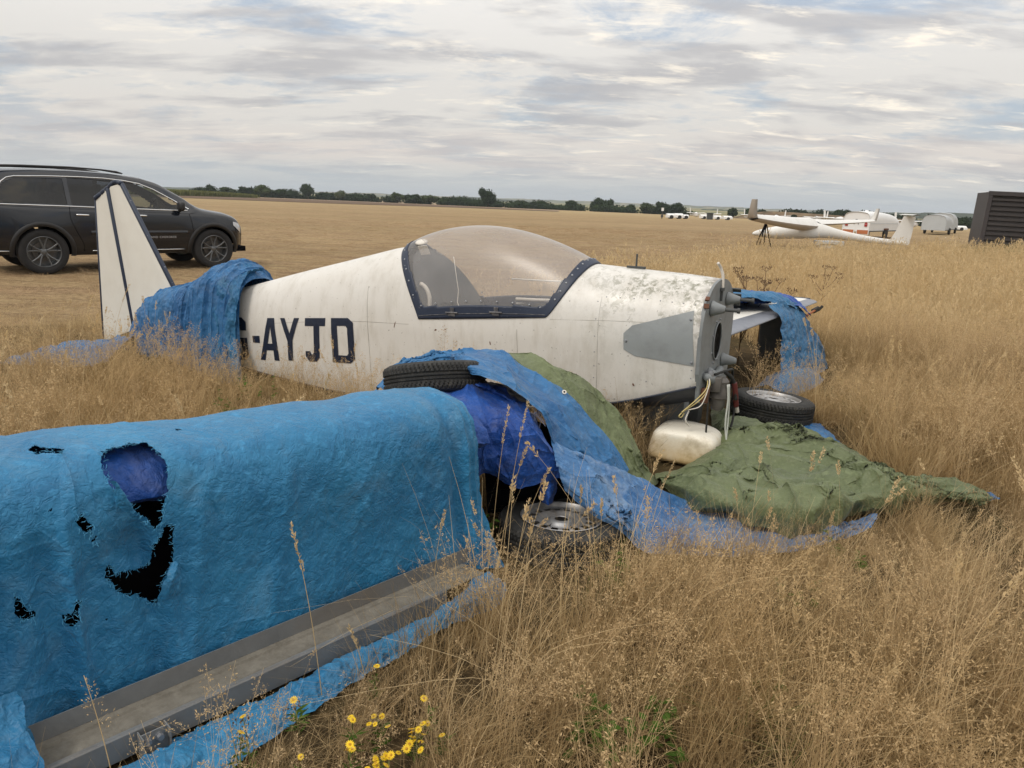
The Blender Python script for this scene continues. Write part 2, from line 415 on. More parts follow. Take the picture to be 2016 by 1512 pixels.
def glass(name, tint, rough=.05, diff=0, dcol=(.6, .55, .5), opac=.1):
    m_ = bpy.data.materials.new(name); m_.use_nodes = True; t = NT(m_.node_tree); t.n.clear()
    o = t.n.new('ShaderNodeOutputMaterial'); tr = t.n.new('ShaderNodeBsdfTransparent'); t.put(tr.inputs[0], tint)
    gl = t.n.new('ShaderNodeBsdfGlossy'); gl.inputs['Roughness'].default_value = rough
    lw = t.n.new('ShaderNodeLayerWeight'); lw.inputs[0].default_value = .5; fr = t.math('ADD', t.math('MULTIPLY', t.math('POWER', lw.outputs['Facing'], 5.0), .9), .045)
    mx = t.n.new('ShaderNodeMixShader'); t.l.new(fr, mx.inputs[0]); t.l.new(tr.outputs[0], mx.inputs[1]); t.l.new(gl.outputs[0], mx.inputs[2])
    last = mx.outputs[0]
    if diff:
        df = t.n.new('ShaderNodeBsdfDiffuse'); t.put(df.inputs[0], dcol); tl = t.n.new('ShaderNodeBsdfTranslucent'); t.put(tl.inputs[0], dcol)
        m2 = t.n.new('ShaderNodeMixShader'); m2.inputs[0].default_value = .4; t.l.new(df.outputs[0], m2.inputs[1]); t.l.new(tl.outputs[0], m2.inputs[2])
        m3 = t.n.new('ShaderNodeMixShader'); tcn = t.n.new('ShaderNodeTexCoord')
        n = t.noise(tcn.outputs['Object'], 3.5, 3, .5); t.put(m3.inputs[0], t.maprange(n, .3, .7, diff*.8, diff*1.25))
        t.l.new(last, m3.inputs[1]); t.l.new(m2.outputs[0], m3.inputs[2]); last = m3.outputs[0]
    t.l.new(last, o.inputs[0]); return m_
M['canopy'] = glass('canopy', (.96, .95, .94), .30, .22, (.82, .78, .75))
M['tint'] = glass('tint', (.10, .11, .13), .02, .0)
M['clear'] = glass('clear', (.55, .60, .60), .02, .0)
# ================================================================== the setting
YB_X = [-60, -14, -6, -3, 0, 1.6, 5, 10, 18, 27, 60]; YB_Y = [6.8, 7.1, 7.6, 8.2, 9.6, 13.5, 19.5, 25.5, 30.0, 36, 52]
def tall_limit(x): return np.interp(x, YB_X, YB_Y)
def zg(x, y):
    """lie of the land: level by the aircraft, then falling gently away"""
    x = np.asarray(x, float); y = np.asarray(y, float); D_ = np.hypot(x, y); az = np.clip(x/np.maximum(np.abs(y), 1), -.8, .8)
    s = np.interp(az, [-.8, -.42, 0, .62, .8], [.0045, .0050, .0085, .0115, .0120])
    d_ = np.clip(D_-55, 0, 420)
    z = -d_*s*np.clip(d_/120, 0, 1)**.5
    z = z - .8*np.clip((D_-480)/400, 0, 1)
    return z
def ground_mat():
    def f(t):
        sp = t.n.new('ShaderNodeSeparateXYZ'); t.put(sp.inputs[0], t.G); x, y, z = sp.outputs
        dist = t.vmath('LENGTH', t.G)
        ln = t.n.new('ShaderNodeVectorMath'); ln.operation = 'LENGTH'; t.put(ln.inputs[0], t.G); dist = ln.outputs['Value']
        st = t.mapping(t.G, scale=(.35, 1, 1), rot=(0, 0, R(8)))
        n1 = t.noise(st, .12, 6, .6, .3); n2 = t.noise(st, .9, 7, .7, .2); n3 = t.noise(t.G, 9, 7, .75)
        n4 = t.noise(t.mapping(t.G, scale=(.25, 1, 1)), 2.6, 6, .75)
        c_ = t.mix(t.maprange(n1, .35, .65), (.27, .18, .105), (.35, .245, .14))
        c_ = t.mix(t.maprange(n2, .38, .66), c_, (.30, .225, .12))
        c_ = t.mix(t.math('MULTIPLY', t.maprange(n4, .47, .60), .75), c_, (.155, .100, .06))
        c_ = t.mix(t.math('MULTIPLY', t.maprange(n3, .46, .62), .7), c_, (.13, .09, .05))
        c_ = t.mix(t.math('MULTIPLY', t.maprange(n3, .46, .32), .6), c_, (.46, .345, .21))
        # faint mowing lines far out
        wv = t.math('SINE', t.math('MULTIPLY', t.math('ADD', y, t.math('MULTIPLY', x, .12)), .42))
        c_ = t.mix(t.math('MULTIPLY', t.maprange(wv, -.2, 1), t.maprange(dist, 12, 60, .25, .42)), c_, (.20, .145, .078))
        trk = t.math('ABSOLUTE', t.math('SUBTRACT', t.math('ADD', y, t.math('ADD', t.math('MULTIPLY', x, .22), t.math('MULTIPLY', t.noise(t.G, .05, 2, .5), 5))), 21.5))
        tr2 = t.math('MINIMUM', t.maprange(trk, .0, .28), t.maprange(t.math('ABSOLUTE', t.math('SUBTRACT', trk, 1.7)), 0, .28))
        c_ = t.mix(t.math('MULTIPLY', t.math('SUBTRACT', 1, tr2), .5), c_, (.17, .115, .07))
        # pinkish worn grass close by the cars, greener strip beyond
        far = t.maprange(dist, 60, 200, 0, 1)
        c_ = t.mix(t.math('MULTIPLY', far, .55), c_, (.31, .235, .125))
        # countryside beyond the airfield
        n5 = t.noise(t.mapping(t.G, scale=(.5, 1, 1)), .0042, 3, .5)
        cs = t.ramp(n5, [(.3, (.10, .12, .05)), (.45, (.23, .19, .10)), (.55, (.07, .09, .04)), (.7, (.26, .21, .12))], 'CONSTANT')
        c_ = t.mix(t.maprange(dist, 500, 520), c_, cs)
        c_ = t.mix(1.0, c_, (1.20, 1.20, 1.16), 'MULTIPLY')
        t.put(t.b.inputs['Base Color'], c_)
        h = t.math('ADD', n3, t.math('MULTIPLY', t.noise(t.G, 42, 5, .75), .5))
        t.put(t.b.inputs['Normal'], t.bump(h, .9, .05))
    return mat('ground', (.25, .18, .1), .95, spec=.1, build=f)
M['ground'] = ground_mat()
def build_ground():
    rr = np.concatenate([[0.0], np.geomspace(.6, 9000, 150)]); aa = np.linspace(0, 2*np.pi, 241)
    Rr, Aa = np.meshgrid(rr, aa, indexing='ij'); x = Rr*np.sin(Aa); y = Rr*np.cos(Aa)
    z = zg(x, y)+.03*fbm(np.stack([x, y, x*0], -1)*.5, 3)*np.exp(-((Rr-12)/30)**2)*np.clip((Rr-6)/5, 0, 1)
    me = fast_mesh('ground', np.stack([x, y, z], -1).reshape(-1, 3), grid_faces(len(rr), len(aa))[:, ::-1], M['ground'])
    link(me, 'ground', kind='structure')
build_ground()

# straw-coloured litter under the tall grass: its own sheet, 4 mm up
def litter_mat():
    def f(t):
        n = t.noise(t.G, 14, 8, .75, .3); n2 = t.noise(t.G, 1.3, 4, .6)
        c_ = t.mix(t.maprange(n, .32, .68), (.040, .030, .018), (.17, .115, .055))
        c_ = t.mix(t.math('MULTIPLY', t.maprange(n2, .5, .7), .4), c_, (.045, .06, .02))
        t.put(t.b.inputs['Base Color'], c_); t.put(t.b.inputs['Normal'], t.bump(n, 1, .05))
    return mat('litter', (.1, .07, .04), .95, spec=.1, build=f)
M['litter'] = litter_mat()
def build_litter():
    xs = np.linspace(-30, 60, 181); V = []
    nv = 90
    yl = tall_limit(xs)+.5*fbm(np.stack([xs*.6, xs*0, xs*0+5], -1), 3)+.3
    tt = np.linspace(0, 1, nv)**1.0
    y0 = -4.0
    Y = y0+(yl[:, None]-y0)*tt[None]; X = np.repeat(xs[:, None], nv, 1)
    Z = zg(X, Y)+.03*fbm(np.stack([X, Y, X*0], -1)*.5, 3)*np.exp(-((np.hypot(X, Y)-12)/30)**2)*np.clip((np.hypot(X, Y)-6)/5, 0, 1)+.012
    link(fast_mesh('grass_litter', np.stack([X, Y, Z], -1).reshape(-1, 3), grid_faces(181, nv), M['litter']), 'grass_litter', kind='structure')
build_litter()

# bare dark strip and pale stubble strip beyond the mown field
def strip(name, pts, mat_):
    """pts: (px, py_near, py_far) edges measured on the ground"""
    def hit(px, py):
        v = ray(px, py); lo, hi = 5.0, 900.0
        for _ in range(40):
            md = (lo+hi)/2; p = CAMP+v*(md/v[1])
            if p[2] > zg(p[0], p[1]): lo = md
            else: hi = md
        return CAMP+v*(lo/v[1])
    A = np.array([[hit(a, b), hit(a, c_)] for a, b, c_ in pts]); A = catmull(A, 80); B = patch(A, 80, 6)
    B[..., 2] = zg(B[..., 0], B[..., 1])+.06
    return link(fast_mesh(name, B.reshape(-1, 3), grid_faces(80, 6), mat_), name, kind='structure')
def _soil(t):
    n = t.noise(t.mapping(t.G, scale=(.15, 1, 1)), .6, 6, .7)
    t.put(t.b.inputs['Base Color'], t.mix(n, (.085, .055, .035), (.18, .125, .085)))
M['soil'] = mat('soil', (.12, .09, .06), .95, spec=.1, build=_soil)
def _stub(t):
    n = t.noise(t.mapping(t.G, scale=(.15, 1, 1)), .6, 6, .7)
    t.put(t.b.inputs['Base Color'], t.mix(n, (.25, .18, .11), (.34, .26, .17)))
M['stubble'] = mat('stubble', (.3, .23, .15), .95, spec=.1, build=_stub)
strip('bare_soil', [(150, 384, 379), (345, 389.5, 383), (520, 396, 390), (700, 402.5, 397), (900, 409, 405.5), (1100, 417, 415.5)], M['soil'])
strip('stubble_field', [(150, 379, 373), (345, 383, 377.5), (520, 390, 384), (700, 397, 391.5), (900, 405.5, 401.5), (1100, 415.5, 412)], M['stubble'])

# ------------------------------------------------------------------ foliage helpers
def leaf_mat(name, a, b, tl=.25):
    m_ = bpy.data.materials.new(name); m_.use_nodes = True; t = NT(m_.node_tree); t.n.clear()
    o = t.n.new('ShaderNodeOutputMaterial'); geo = t.n.new('ShaderNodeNewGeometry')
    oi = t.n.new('ShaderNodeObjectInfo')
    n = t.math('ADD', t.math('MULTIPLY', geo.outputs['Random Per Island'], .6), t.math('MULTIPLY', oi.outputs['Random'], .4))
    c_ = t.mix(n, a, b)
    df = t.n.new('ShaderNodeBsdfDiffuse'); t.put(df.inputs[0], c_); tr = t.n.new('ShaderNodeBsdfTranslucent'); t.put(tr.inputs[0], c_)
    mx = t.n.new('ShaderNodeMixShader'); mx.inputs[0].default_value = tl
    t.l.new(df.outputs[0], mx.inputs[1]); t.l.new(tr.outputs[0], mx.inputs[2]); t.l.new(mx.outputs[0], o.inputs[0]); return m_
M['leaf_dark'] = leaf_mat('leaf_dark', (.018, .030, .014), (.045, .065, .028))
M['leaf_mid'] = leaf_mat('leaf_mid', (.030, .045, .020), (.075, .095, .040))
M['leaf_pale'] = leaf_mat('leaf_pale', (.07, .085, .04), (.13, .145, .07))
M['leaf_far'] = leaf_mat('leaf_far', (.022, .034, .020), (.05, .065, .035))
M['maize'] = leaf_mat('maize', (.085, .10, .035), (.20, .20, .085))
M['bark'] = mat('bark', (.06, .045, .03), .9)
def leaf_cloud(C, S, n, size, rng, squash=.9):
    """n leaf quads in lobes C (k,3) of radii S (k,3); returns V,F"""
    k = len(C); w = (S.prod(1))**.67; idx = rng.choice(k, n, p=w/w.sum())
    d_ = rng.normal(size=(n, 3)); d_ /= np.linalg.norm(d_, axis=1)[:, None]
    r_ = rng.uniform(.62, 1.06, n)[:, None]
    P_ = C[idx]+d_*S[idx]*r_
    a = rng.normal(size=(n, 3)); a /= np.linalg.norm(a, axis=1)[:, None]
    b = np.cross(a, d_+rng.normal(size=(n, 3))*.5); b /= np.linalg.norm(b, axis=1)[:, None]+1e-9
    s = size*rng.uniform(.5, 1.3, n)[:, None]
    V = np.stack([P_-a*s, P_+b*s*.8, P_+a*s, P_-b*s*.8], 1).reshape(-1, 3)
    return V, np.arange(4*n).reshape(-1, 4)
def ball(C, S, rng, nu=10, nv=8):
    th = np.linspace(0, 2*np.pi, nu+1); ph = np.linspace(.02, np.pi-.02, nv); T, P_ = np.meshgrid(th, ph, indexing='ij')
    A = np.stack([np.cos(T)*np.sin(P_), np.sin(T)*np.sin(P_), np.cos(P_)], -1)*S*.78+C
    return A.reshape(-1, 3), grid_faces(nu+1, nv)
def merge(parts):
    V = []; F_ = []; b = 0
    for v, f_ in parts: V.append(v); F_.append(f_+b); b += len(v)
    return np.concatenate(V), np.concatenate(F_)
def land(px, Y): 
    v = ray(px, 420); x = v[0]*Y/v[1]; return np.array([x, Y, float(zg(x, Y))])
def tree(px, Y, wpx, hpx, label, matn='leaf_dark', lobes=9, seed=0, group='trees along the airfield edge', nm='tree', n=1100, cat='tree', base=0):
    rng = np.random.default_rng(seed+int(px)); p = land(px, Y); sc = Y/FPX; w = wpx*sc; h = hpx*sc
    root = empty(nm, p, label=label, cat=cat, group=group)
    k = lobes; C = np.stack([rng.uniform(-.34, .34, k)*w, rng.uniform(-.3, .3, k)*w, (rng.uniform(.32, .74, k))*h], 1)
    C[0] = (0, 0, .5*h)
    S = np.stack([rng.uniform(.18, .28, k)*w, rng.uniform(.18, .28, k)*w, rng.uniform(.17, .26, k)*h], 1); S[0] = (.4*w, .38*w, .40*h)
    C[:, 2] += .0; parts = [leaf_cloud(C, S, n, max(.42, h*.034), rng)]
    parts += [ball(C[i], S[i], rng) for i in range(k)]
    V, F_ = merge(parts); link(fast_mesh('crown', V, F_, M[matn], smooth=False), 'crown', root)
    mb = MB(); mb.tube([(0, 0, -.3), (.02*w, 0, .2*h), (0, .02*w, .5*h)], [.045*h, .033*h, .02*h], 7)
    for i in range(1, 5): mb.tube([(0, 0, .25*h), tuple((C[i]*.6+np.array([0, 0, .12*h]))), tuple(C[i])], [.022*h, .014*h, .006*h], 5)
    mb.build('trunk', M['bark'], root, smooth=True)
    return root
def hedge(name, pts, hpx, label, cat, matn, n=1800, depth=6, seed=1, jag=.5, kind=None, group=None, size=.5, objcol=None):
    """a run of bushes; pts (px, Y), with crest height in px"""
    rng = np.random.default_rng(seed); P_ = np.array([land(px, Y) for px, Y in pts]); hh = np.array(hpx if hasattr(hpx, '__len__') else [hpx]*len(pts), float)
    L = np.linalg.norm(P_[-1]-P_[0]); k = max(6, int(L/ (np.mean([q[1] for q in pts])*.016)))
    tt = np.linspace(0, 1, k)+rng.normal(size=k)*.3/k; tt = np.clip(tt, 0, 1); s = np.linspace(0, 1, len(pts))
    C = np.stack([np.interp(tt, s, P_[:, i]) for i in range(3)], 1); H_ = np.interp(tt, s, hh)*C[:, 1]/FPX*rng.uniform(1-jag, 1.12, k)
    C[:, 2] += H_*.38; C[:, 1] += rng.uniform(0, depth, k)
    S = np.stack([L/k*rng.uniform(.7, 1.5, k), np.full(k, depth*.5), H_*.62], 1)
    parts = [leaf_cloud(C, S, n, size, rng)]+[ball(C[i], S[i], rng, 8, 6) for i in range(k)]
    V, F_ = merge(parts); return link(fast_mesh(name, V, F_, M[matn], smooth=False), name, label=label, cat=cat, kind=kind, group=group)

# single trees one can tell apart
tree(607, 420, 31, 32, 'round isolated oak tree, first tall tree right of the dark hedge beyond the bonnet', seed=2)
tree(671, 440, 24, 21, 'pale olive tree standing just right of the round isolated oak', 'leaf_pale', seed=3, lobes=6)
tree(730, 450, 18, 16, 'small rounded dark tree in the hedge left of the long wood', seed=5)
tree(960, 400, 37, 37, 'tallest broad oak tree standing above the hedge behind the canopy', seed=4, lobes=12, n=1700)
tree(1125, 400, 27, 22, 'low dome-shaped dark tree alone in the hedge, right of the tallest oak', seed=6)
tree(1175, 400, 27, 29, 'taller left tree of the merged pair right of the dome-shaped tree', seed=7)
tree(1194, 408, 24, 25, 'lower right tree of the merged pair right of the dome-shaped tree', seed=8)
tree(1242, 395, 20, 18, 'small mid green tree at the left end of the wood by the sign', 'leaf_mid', seed=9)
tree(1275, 380, 28, 22, 'loose dark green tree beside the white hut and sign post', 'leaf_mid', seed=10)
tree(1305, 370, 30, 26, 'dense dark tree directly behind the white sign post', seed=11)
tree(1332, 375, 32, 25, 'wide dark tree right behind the row of parked white trailers', seed=12)
tree(1023, 430, 24, 16, 'low spreading tree in the hedge behind the canopy crest', 'leaf_mid', seed=14)
tree(1443, 330, 20, 20, 'small dark tree just left of the raised glider wingtip', seed=15)
tree(1476, 340, 28, 21, 'broad dark tree right behind the raised glider wingtip', seed=16)
tree(1500, 345, 24, 19, 'rounded dark tree just right of the glider wingtip', seed=17)
tree(1562, 250, 12, 12, 'tiny round bush alone on the brown bank', seed=18)
tree(1655, 300, 34, 28, 'broad tree crest showing above the middle of the glider', seed=19)
tree(1712, 300, 36, 26, 'dark tree behind the far winglet and white trailer', seed=20)
tree(1755, 310, 34, 22, 'dark tree showing above the white trailer roof end', seed=21)
tree(1840, 300, 30, 26, 'rounded tree above the grey trailers, left one of two', seed=22)
tree(1872, 295, 30, 27, 'rounded tree above the grey trailers, right one of two', seed=23)
tree(1900, 290, 26, 22, 'dark tree touching the left edge of the dark container', seed=24)
tree(2010, 200, 16, 44, 'leafy tree whose top shows above the dark container', seed=25)
for i, (px, w, h, lb) in enumerate([(418, 24, 22, 'first tree of the hedge, where the maize ends'), (452, 30, 18, 'low hedge tree behind the end of the maize'),
        (487, 26, 21, 'rounded hedge tree just past the maize'), (523, 33, 26, 'tallest twin-topped tree of the left hedge'), (553, 26, 20, 'hedge tree sloping down toward the isolated oak')]):
    tree(px, 400, w, h, lb, 'leaf_dark' if i % 2 == 0 else 'leaf_mid', seed=30+i, n=700)
for i, (px, w, h, lb) in enumerate([(783, 32, 22, 'left end tree of the long wood left of the cockpit'), (815, 34, 20, 'second tree of the long wood, lower than its neighbours'),
        (848, 34, 20, 'middle tree of the long wood left of the canopy'), (883, 34, 16, 'fourth tree of the long wood, above the canopy hoop'), (915, 34, 16, 'right end tree of the long wood near the tallest oak')]):
    tree(px, 430, w, h, lb, 'leaf_mid' if i % 2 == 0 else 'leaf_dark', seed=50+i, n=700)
# low hedges between them, masses nobody could count
hedge('hedgerow', [(395, 405), (560, 430), (700, 445), (900, 440)], [14, 19, 15, 16], None, None, 'leaf_dark', n=8000, seed=3, kind='stuff', size=.55)
hedge('hedgerow', [(880, 420), (1010, 405), (1120, 395), (1260, 385), (1350, 380)], [17, 17, 16, 15, 15], None, None, 'leaf_dark', n=8000, seed=4, kind='stuff', size=.5)
hedge('hedgerow', [(1560, 320), (1700, 315), (1830, 300), (1930, 295)], [19, 24, 22, 21], None, None, 'leaf_far', n=8000, seed=5, kind='stuff', size=.45)
# maize field: a green strip
def maize():
    rng = np.random.default_rng(5); n = 9000
    A = land(150, 215); B = land(300, 225); Cc = land(485, 300)
    s = rng.uniform(0, 1, n); P0 = np.where(s[:, None] < .5, A+(B-A)*s[:, None]*2, B+(Cc-B)*(s[:, None]-.5)*2)
    P0 = P0+np.stack([-rng.uniform(0, 8, n), rng.uniform(0, 40, n), np.zeros(n)], 1)*(1-.55*s[:, None])
    P0[:, 2] = zg(P0[:, 0], P0[:, 1]); h = rng.uniform(1.7, 2.25, n)*(1-.3*s**4)
    a = rng.uniform(0, np.pi, n); wv = np.stack([np.cos(a), np.sin(a), a*0], 1)*.24; up = np.stack([a*0, a*0, h], 1)
    lean = rng.normal(size=(n, 3))*.25; lean[:, 2] = 0
    V = np.stack([P0-wv*.6, P0+wv*.6, P0+wv+up*.7+lean*.5, P0+up+lean], 1).reshape(-1, 3)
    link(fast_mesh('maize_crop', V, np.arange(4*n).reshape(-1, 4), M['maize'], smooth=False), 'maize_crop', kind='stuff')
maize()
# far wooded ridges
def ridge(name, pts, matn, seed, n=4000, size=5, depth=200):
    """pts (px, Y, crest py)"""
    rng = np.random.default_rng(seed); X = []; 
    P_ = np.array([PY(px, py, Y) for px, Y, py in pts]); k = 260; Q = catmull(P_, k)
    base = -14.0; th = np.linspace(0, 1, 14)
    nz = fbm(np.stack([np.linspace(0, 40, k), np.zeros(k), np.full(k, seed*3.)], -1), 5)*Q[:, 1]*.0011
    A = np.zeros((k, 14, 3))
    for j, u_ in enumerate(th):
        A[:, j, 0] = Q[:, 0]*(1+(u_-.5)*depth/Q[:, 1]); A[:, j, 1] = Q[:, 1]+(u_-.5)*depth
        A[:, j, 2] = base+(Q[:, 2]+nz-base)*np.sin(np.pi*u_)**.6
    A[..., 2] += fbm(A*.02+seed, 4)*Q[:, 1][:, None]*.0010*np.sin(np.pi*th)[None]
    return link(fast_mesh(name, A.reshape(-1, 3), grid_faces(k, 14), M[matn]), name, kind='structure')
def _wood(t):
    n = t.noise(t.G, .03, 5, .7); t.put(t.b.inputs['Base Color'], t.mix(t.maprange(n, .35, .65), (.025, .035, .02), (.06, .072, .035)))
    t.put(t.b.inputs['Normal'], t.bump(n, 1, 8))
M['woodland'] = mat('woodland', (.04, .05, .03), .95, spec=.1, build=_wood)
def _fld(t):
    n = t.noise(t.mapping(t.G, scale=(1, .6, 1)), .006, 2, .5)
    t.put(t.b.inputs['Base Color'], t.ramp(n, [(.3, (.05, .06, .03)), (.44, (.20, .17, .09)), (.52, (.06, .075, .035)), (.6, (.14, .14, .06))], 'CONSTANT'))
M['farmland'] = mat('farmland', (.1, .1, .05), .95, spec=.1, build=_fld)
ridge('far_hills', [(-500, 3600, 350), (100, 3600, 361), (420, 3600, 371), (700, 3500, 380), (1000, 3500, 391), (1300, 3300, 402), (1600, 3200, 414), (2000, 3200, 425), (2500, 3200, 444)], 'farmland', 2, depth=900)
ridge('wooded_hill', [(820, 1900, 400), (870, 1900, 391), (925, 1900, 388), (980, 1900, 392), (1100, 1900, 402), (1250, 1900, 411), (1330, 1900, 416)], 'woodland', 5, depth=350)
ridge('wooded_hill', [(1330, 1500, 420), (1380, 1500, 412), (1440, 1500, 413), (1560, 1400, 419), (1640, 1300, 415), (1760, 1300, 419), (1900, 1300, 420), (2150, 1300, 432)], 'woodland', 7, depth=350)
ridge('wooded_hill', [(-300, 2200, 344), (250, 2200, 366), (420, 2200, 372), (560, 2200, 378), (800, 2200, 388), (900, 2200, 396)], 'woodland', 9, depth=350)
# brown grassy bank behind the gliders
def bank():
    P_ = [(1440, 300, 428), (1480, 290, 420), (1515, 280, 416), (1560, 270, 418), (1620, 260, 422), (1700, 250, 427), (1800, 240, 433)]
    k = 120; Q = catmull(np.array([PY(a, c_, b) for a, b, c_ in P_]), k); th = np.linspace(0, 1, 12); A = np.zeros((k, 12, 3))
    for j, u_ in enumerate(th):
        A[:, j, 0] = Q[:, 0]*(1+(u_-.5)*26/Q[:, 1]); A[:, j, 1] = Q[:, 1]+(u_-.5)*26; g = zg(A[:, j, 0], A[:, j, 1])-.3
        A[:, j, 2] = g+(Q[:, 2]-g)*np.sin(np.pi*u_)**1.2
    A[..., 2] += .25*fbm(A*.15, 3)*np.sin(np.pi*th)[None]
    link(fast_mesh('grassy_bank', A.reshape(-1, 3), grid_faces(k, 12), M['stub_bank']), 'grassy_bank', kind='structure')
def _bk(t):
    n = t.noise(t.mapping(t.G, scale=(1, 1, 3)), .35, 6, .7); t.put(t.b.inputs['Base Color'], t.ramp(n, [(.3, (.05, .05, .03)), (.5, (.15, .10, .06)), (.7, (.22, .17, .09))]))
M['stub_bank'] = mat('bank', (.15, .1, .06), .95, spec=.1, build=_bk)
bank()
# air
HAZE = True
if HAZE:
    mb = MB(); mb.box((0, 2500, 25), (13000, 12000, 90)); hm = bpy.data.materials.new('haze'); hm.use_nodes = True; t = NT(hm.node_tree); t.n.clear()
    o = t.n.new('ShaderNodeOutputMaterial'); pv = t.n.new('ShaderNodeVolumePrincipled'); pv.inputs['Color'].default_value = (.80, .87, .95, 1); pv.inputs['Density'].default_value = .00016
    t.l.new(pv.outputs[0], o.inputs['Volume']); mb.build('haze', hm, kind='stuff')
# ================================================================== the grounded aircraft
NP_ = np.array([1.22, 4.45, 0.]); TP_ = np.array([-3.9, 6.9, 0.])
AX = (TP_-NP_)/np.linalg.norm(TP_-NP_); NN = np.array([AX[1], -AX[0], 0.])*1.0
if NN[1] < 0: NN = -NN
LAT = -NN                     # local y points at the camera side
RZ = math.atan2(AX[1], AX[0])
def toloc(P_): q = np.asarray(P_)-NP_; return np.array([q@AX, q@LAT, q[2]])
def toworld(s, y, z): return NP_+AX*s+LAT*y+np.array([0, 0, 1.])*z
def onp(px, py, y=0.0):
    v = ray(px, py); A = NP_+LAT*y; tt = ((A-CAMP)@LAT)/(v@LAT); P_ = CAMP+v*tt; return float((P_-NP_)@AX), float(P_[2])
S_T = [0, .2, .6, .80, 2.2, 2.69, 3.19, 3.785, 4.66, 5.3, 5.7]; Z_T = [1.113, 1.128, 1.140, 1.150, 1.185, 1.055, .925, .760, .573, .46, .42]
S_N = [0, .446, 1.0, 1.5, 2.1, 2.717, 3.16, 3.556, 4.5, 5.7]; Z_N = [.50, .345, .225, .155, .10, .074, .085, .102, .17, .28]
S_K = [0, .446, 1.0, 1.5, 2.1, 2.7, 3.5, 4.5, 5.7]; Z_K = [.37, .235, .11, .05, .01, -.01, .03, .11, .24]
S_W = [0, .3, .8, 1.4, 2.0, 2.7, 3.5, 4.5, 5.3, 5.7]; W_W = [.31, .325, .34, .34, .325, .275, .20, .11, .05, .03]
def smooth_interp(x, xs, ys):
    xs_ = np.linspace(0, 5.7, 200); y = np.interp(xs_, xs, ys); k = np.ones(9)/9
    yp = np.concatenate([y[:1]-(y[1:5]-y[0])[::-1], y, y[-1:]+(y[-1]-y[-5:-1])[::-1]]); ys_ = np.convolve(yp, k, 'valid')
    return np.interp(x, xs_, ys_)
zT = lambda s: smooth_interp(s, S_T, Z_T); zN = lambda s: smooth_interp(s, S_N, Z_N)
zK = lambda s: smooth_interp(s, S_K, Z_K); wW = lambda s: smooth_interp(s, S_W, W_W)
def zS(s): return zN(s)+.50*(zT(s)-zN(s))
PE = 2.25
def sec(s, ph):
    """point of the hull section; ph in [0,pi]: 0 = camera-side shoulder, pi/2 = crown, pi = far shoulder"""
    zs, zt, w = zS(s), zT(s), wW(s)
    c_, sn = np.cos(ph), np.sin(ph)
    return w*np.sign(c_)*np.abs(c_)**(2/PE), zs+(zt-zs)*np.abs(sn)**(2/PE)
def shear(s, y):      # the firewall is raked: its far edge lies further forward
    return s+(.03-.065*np.clip((1-y/.31)/2, 0, 1))*np.clip(1-s/.8, 0, 1)
def side_y(s, z):
    """half-width of the hull at height z"""
    zs, zt, zn, w = zS(s), zT(s), zN(s), wW(s)
    up = w*np.clip(1-np.clip((z-zs)/(zt-zs), 0, 1)**PE, 0, 1)**(1/PE)
    lo = w*(.86+.14*np.clip((z-zn)/(zs-zn), 0, 1)**.6)
    return np.where(z > zs, up, lo)
def onhull(s, z, off=0): y = float(side_y(s, z)); return (float(shear(s, y)), y+off, z)
plane = empty('light_aircraft', (NP_[0], NP_[1], 0), RZ, label='white grounded single-seat aircraft without wings or engine, nose to the long grass', cat='aircraft')
SILL = [(1.918, .719), (.98, .823)]
def sill_z(s): return .719+(1.918-s)/(1.918-.98)*(.823-.719)
def ph_sill(s):
    zs, zt = zS(s), zT(s); return np.arcsin(np.clip((sill_z(s)-zs)/(zt-zs), 0, 1)**(PE/2))
def s_rear(k): return 1.918+.285*k**1.35      # k: 0 sill .. 1 crown
def s_front(k): return .98-.20*k**.9
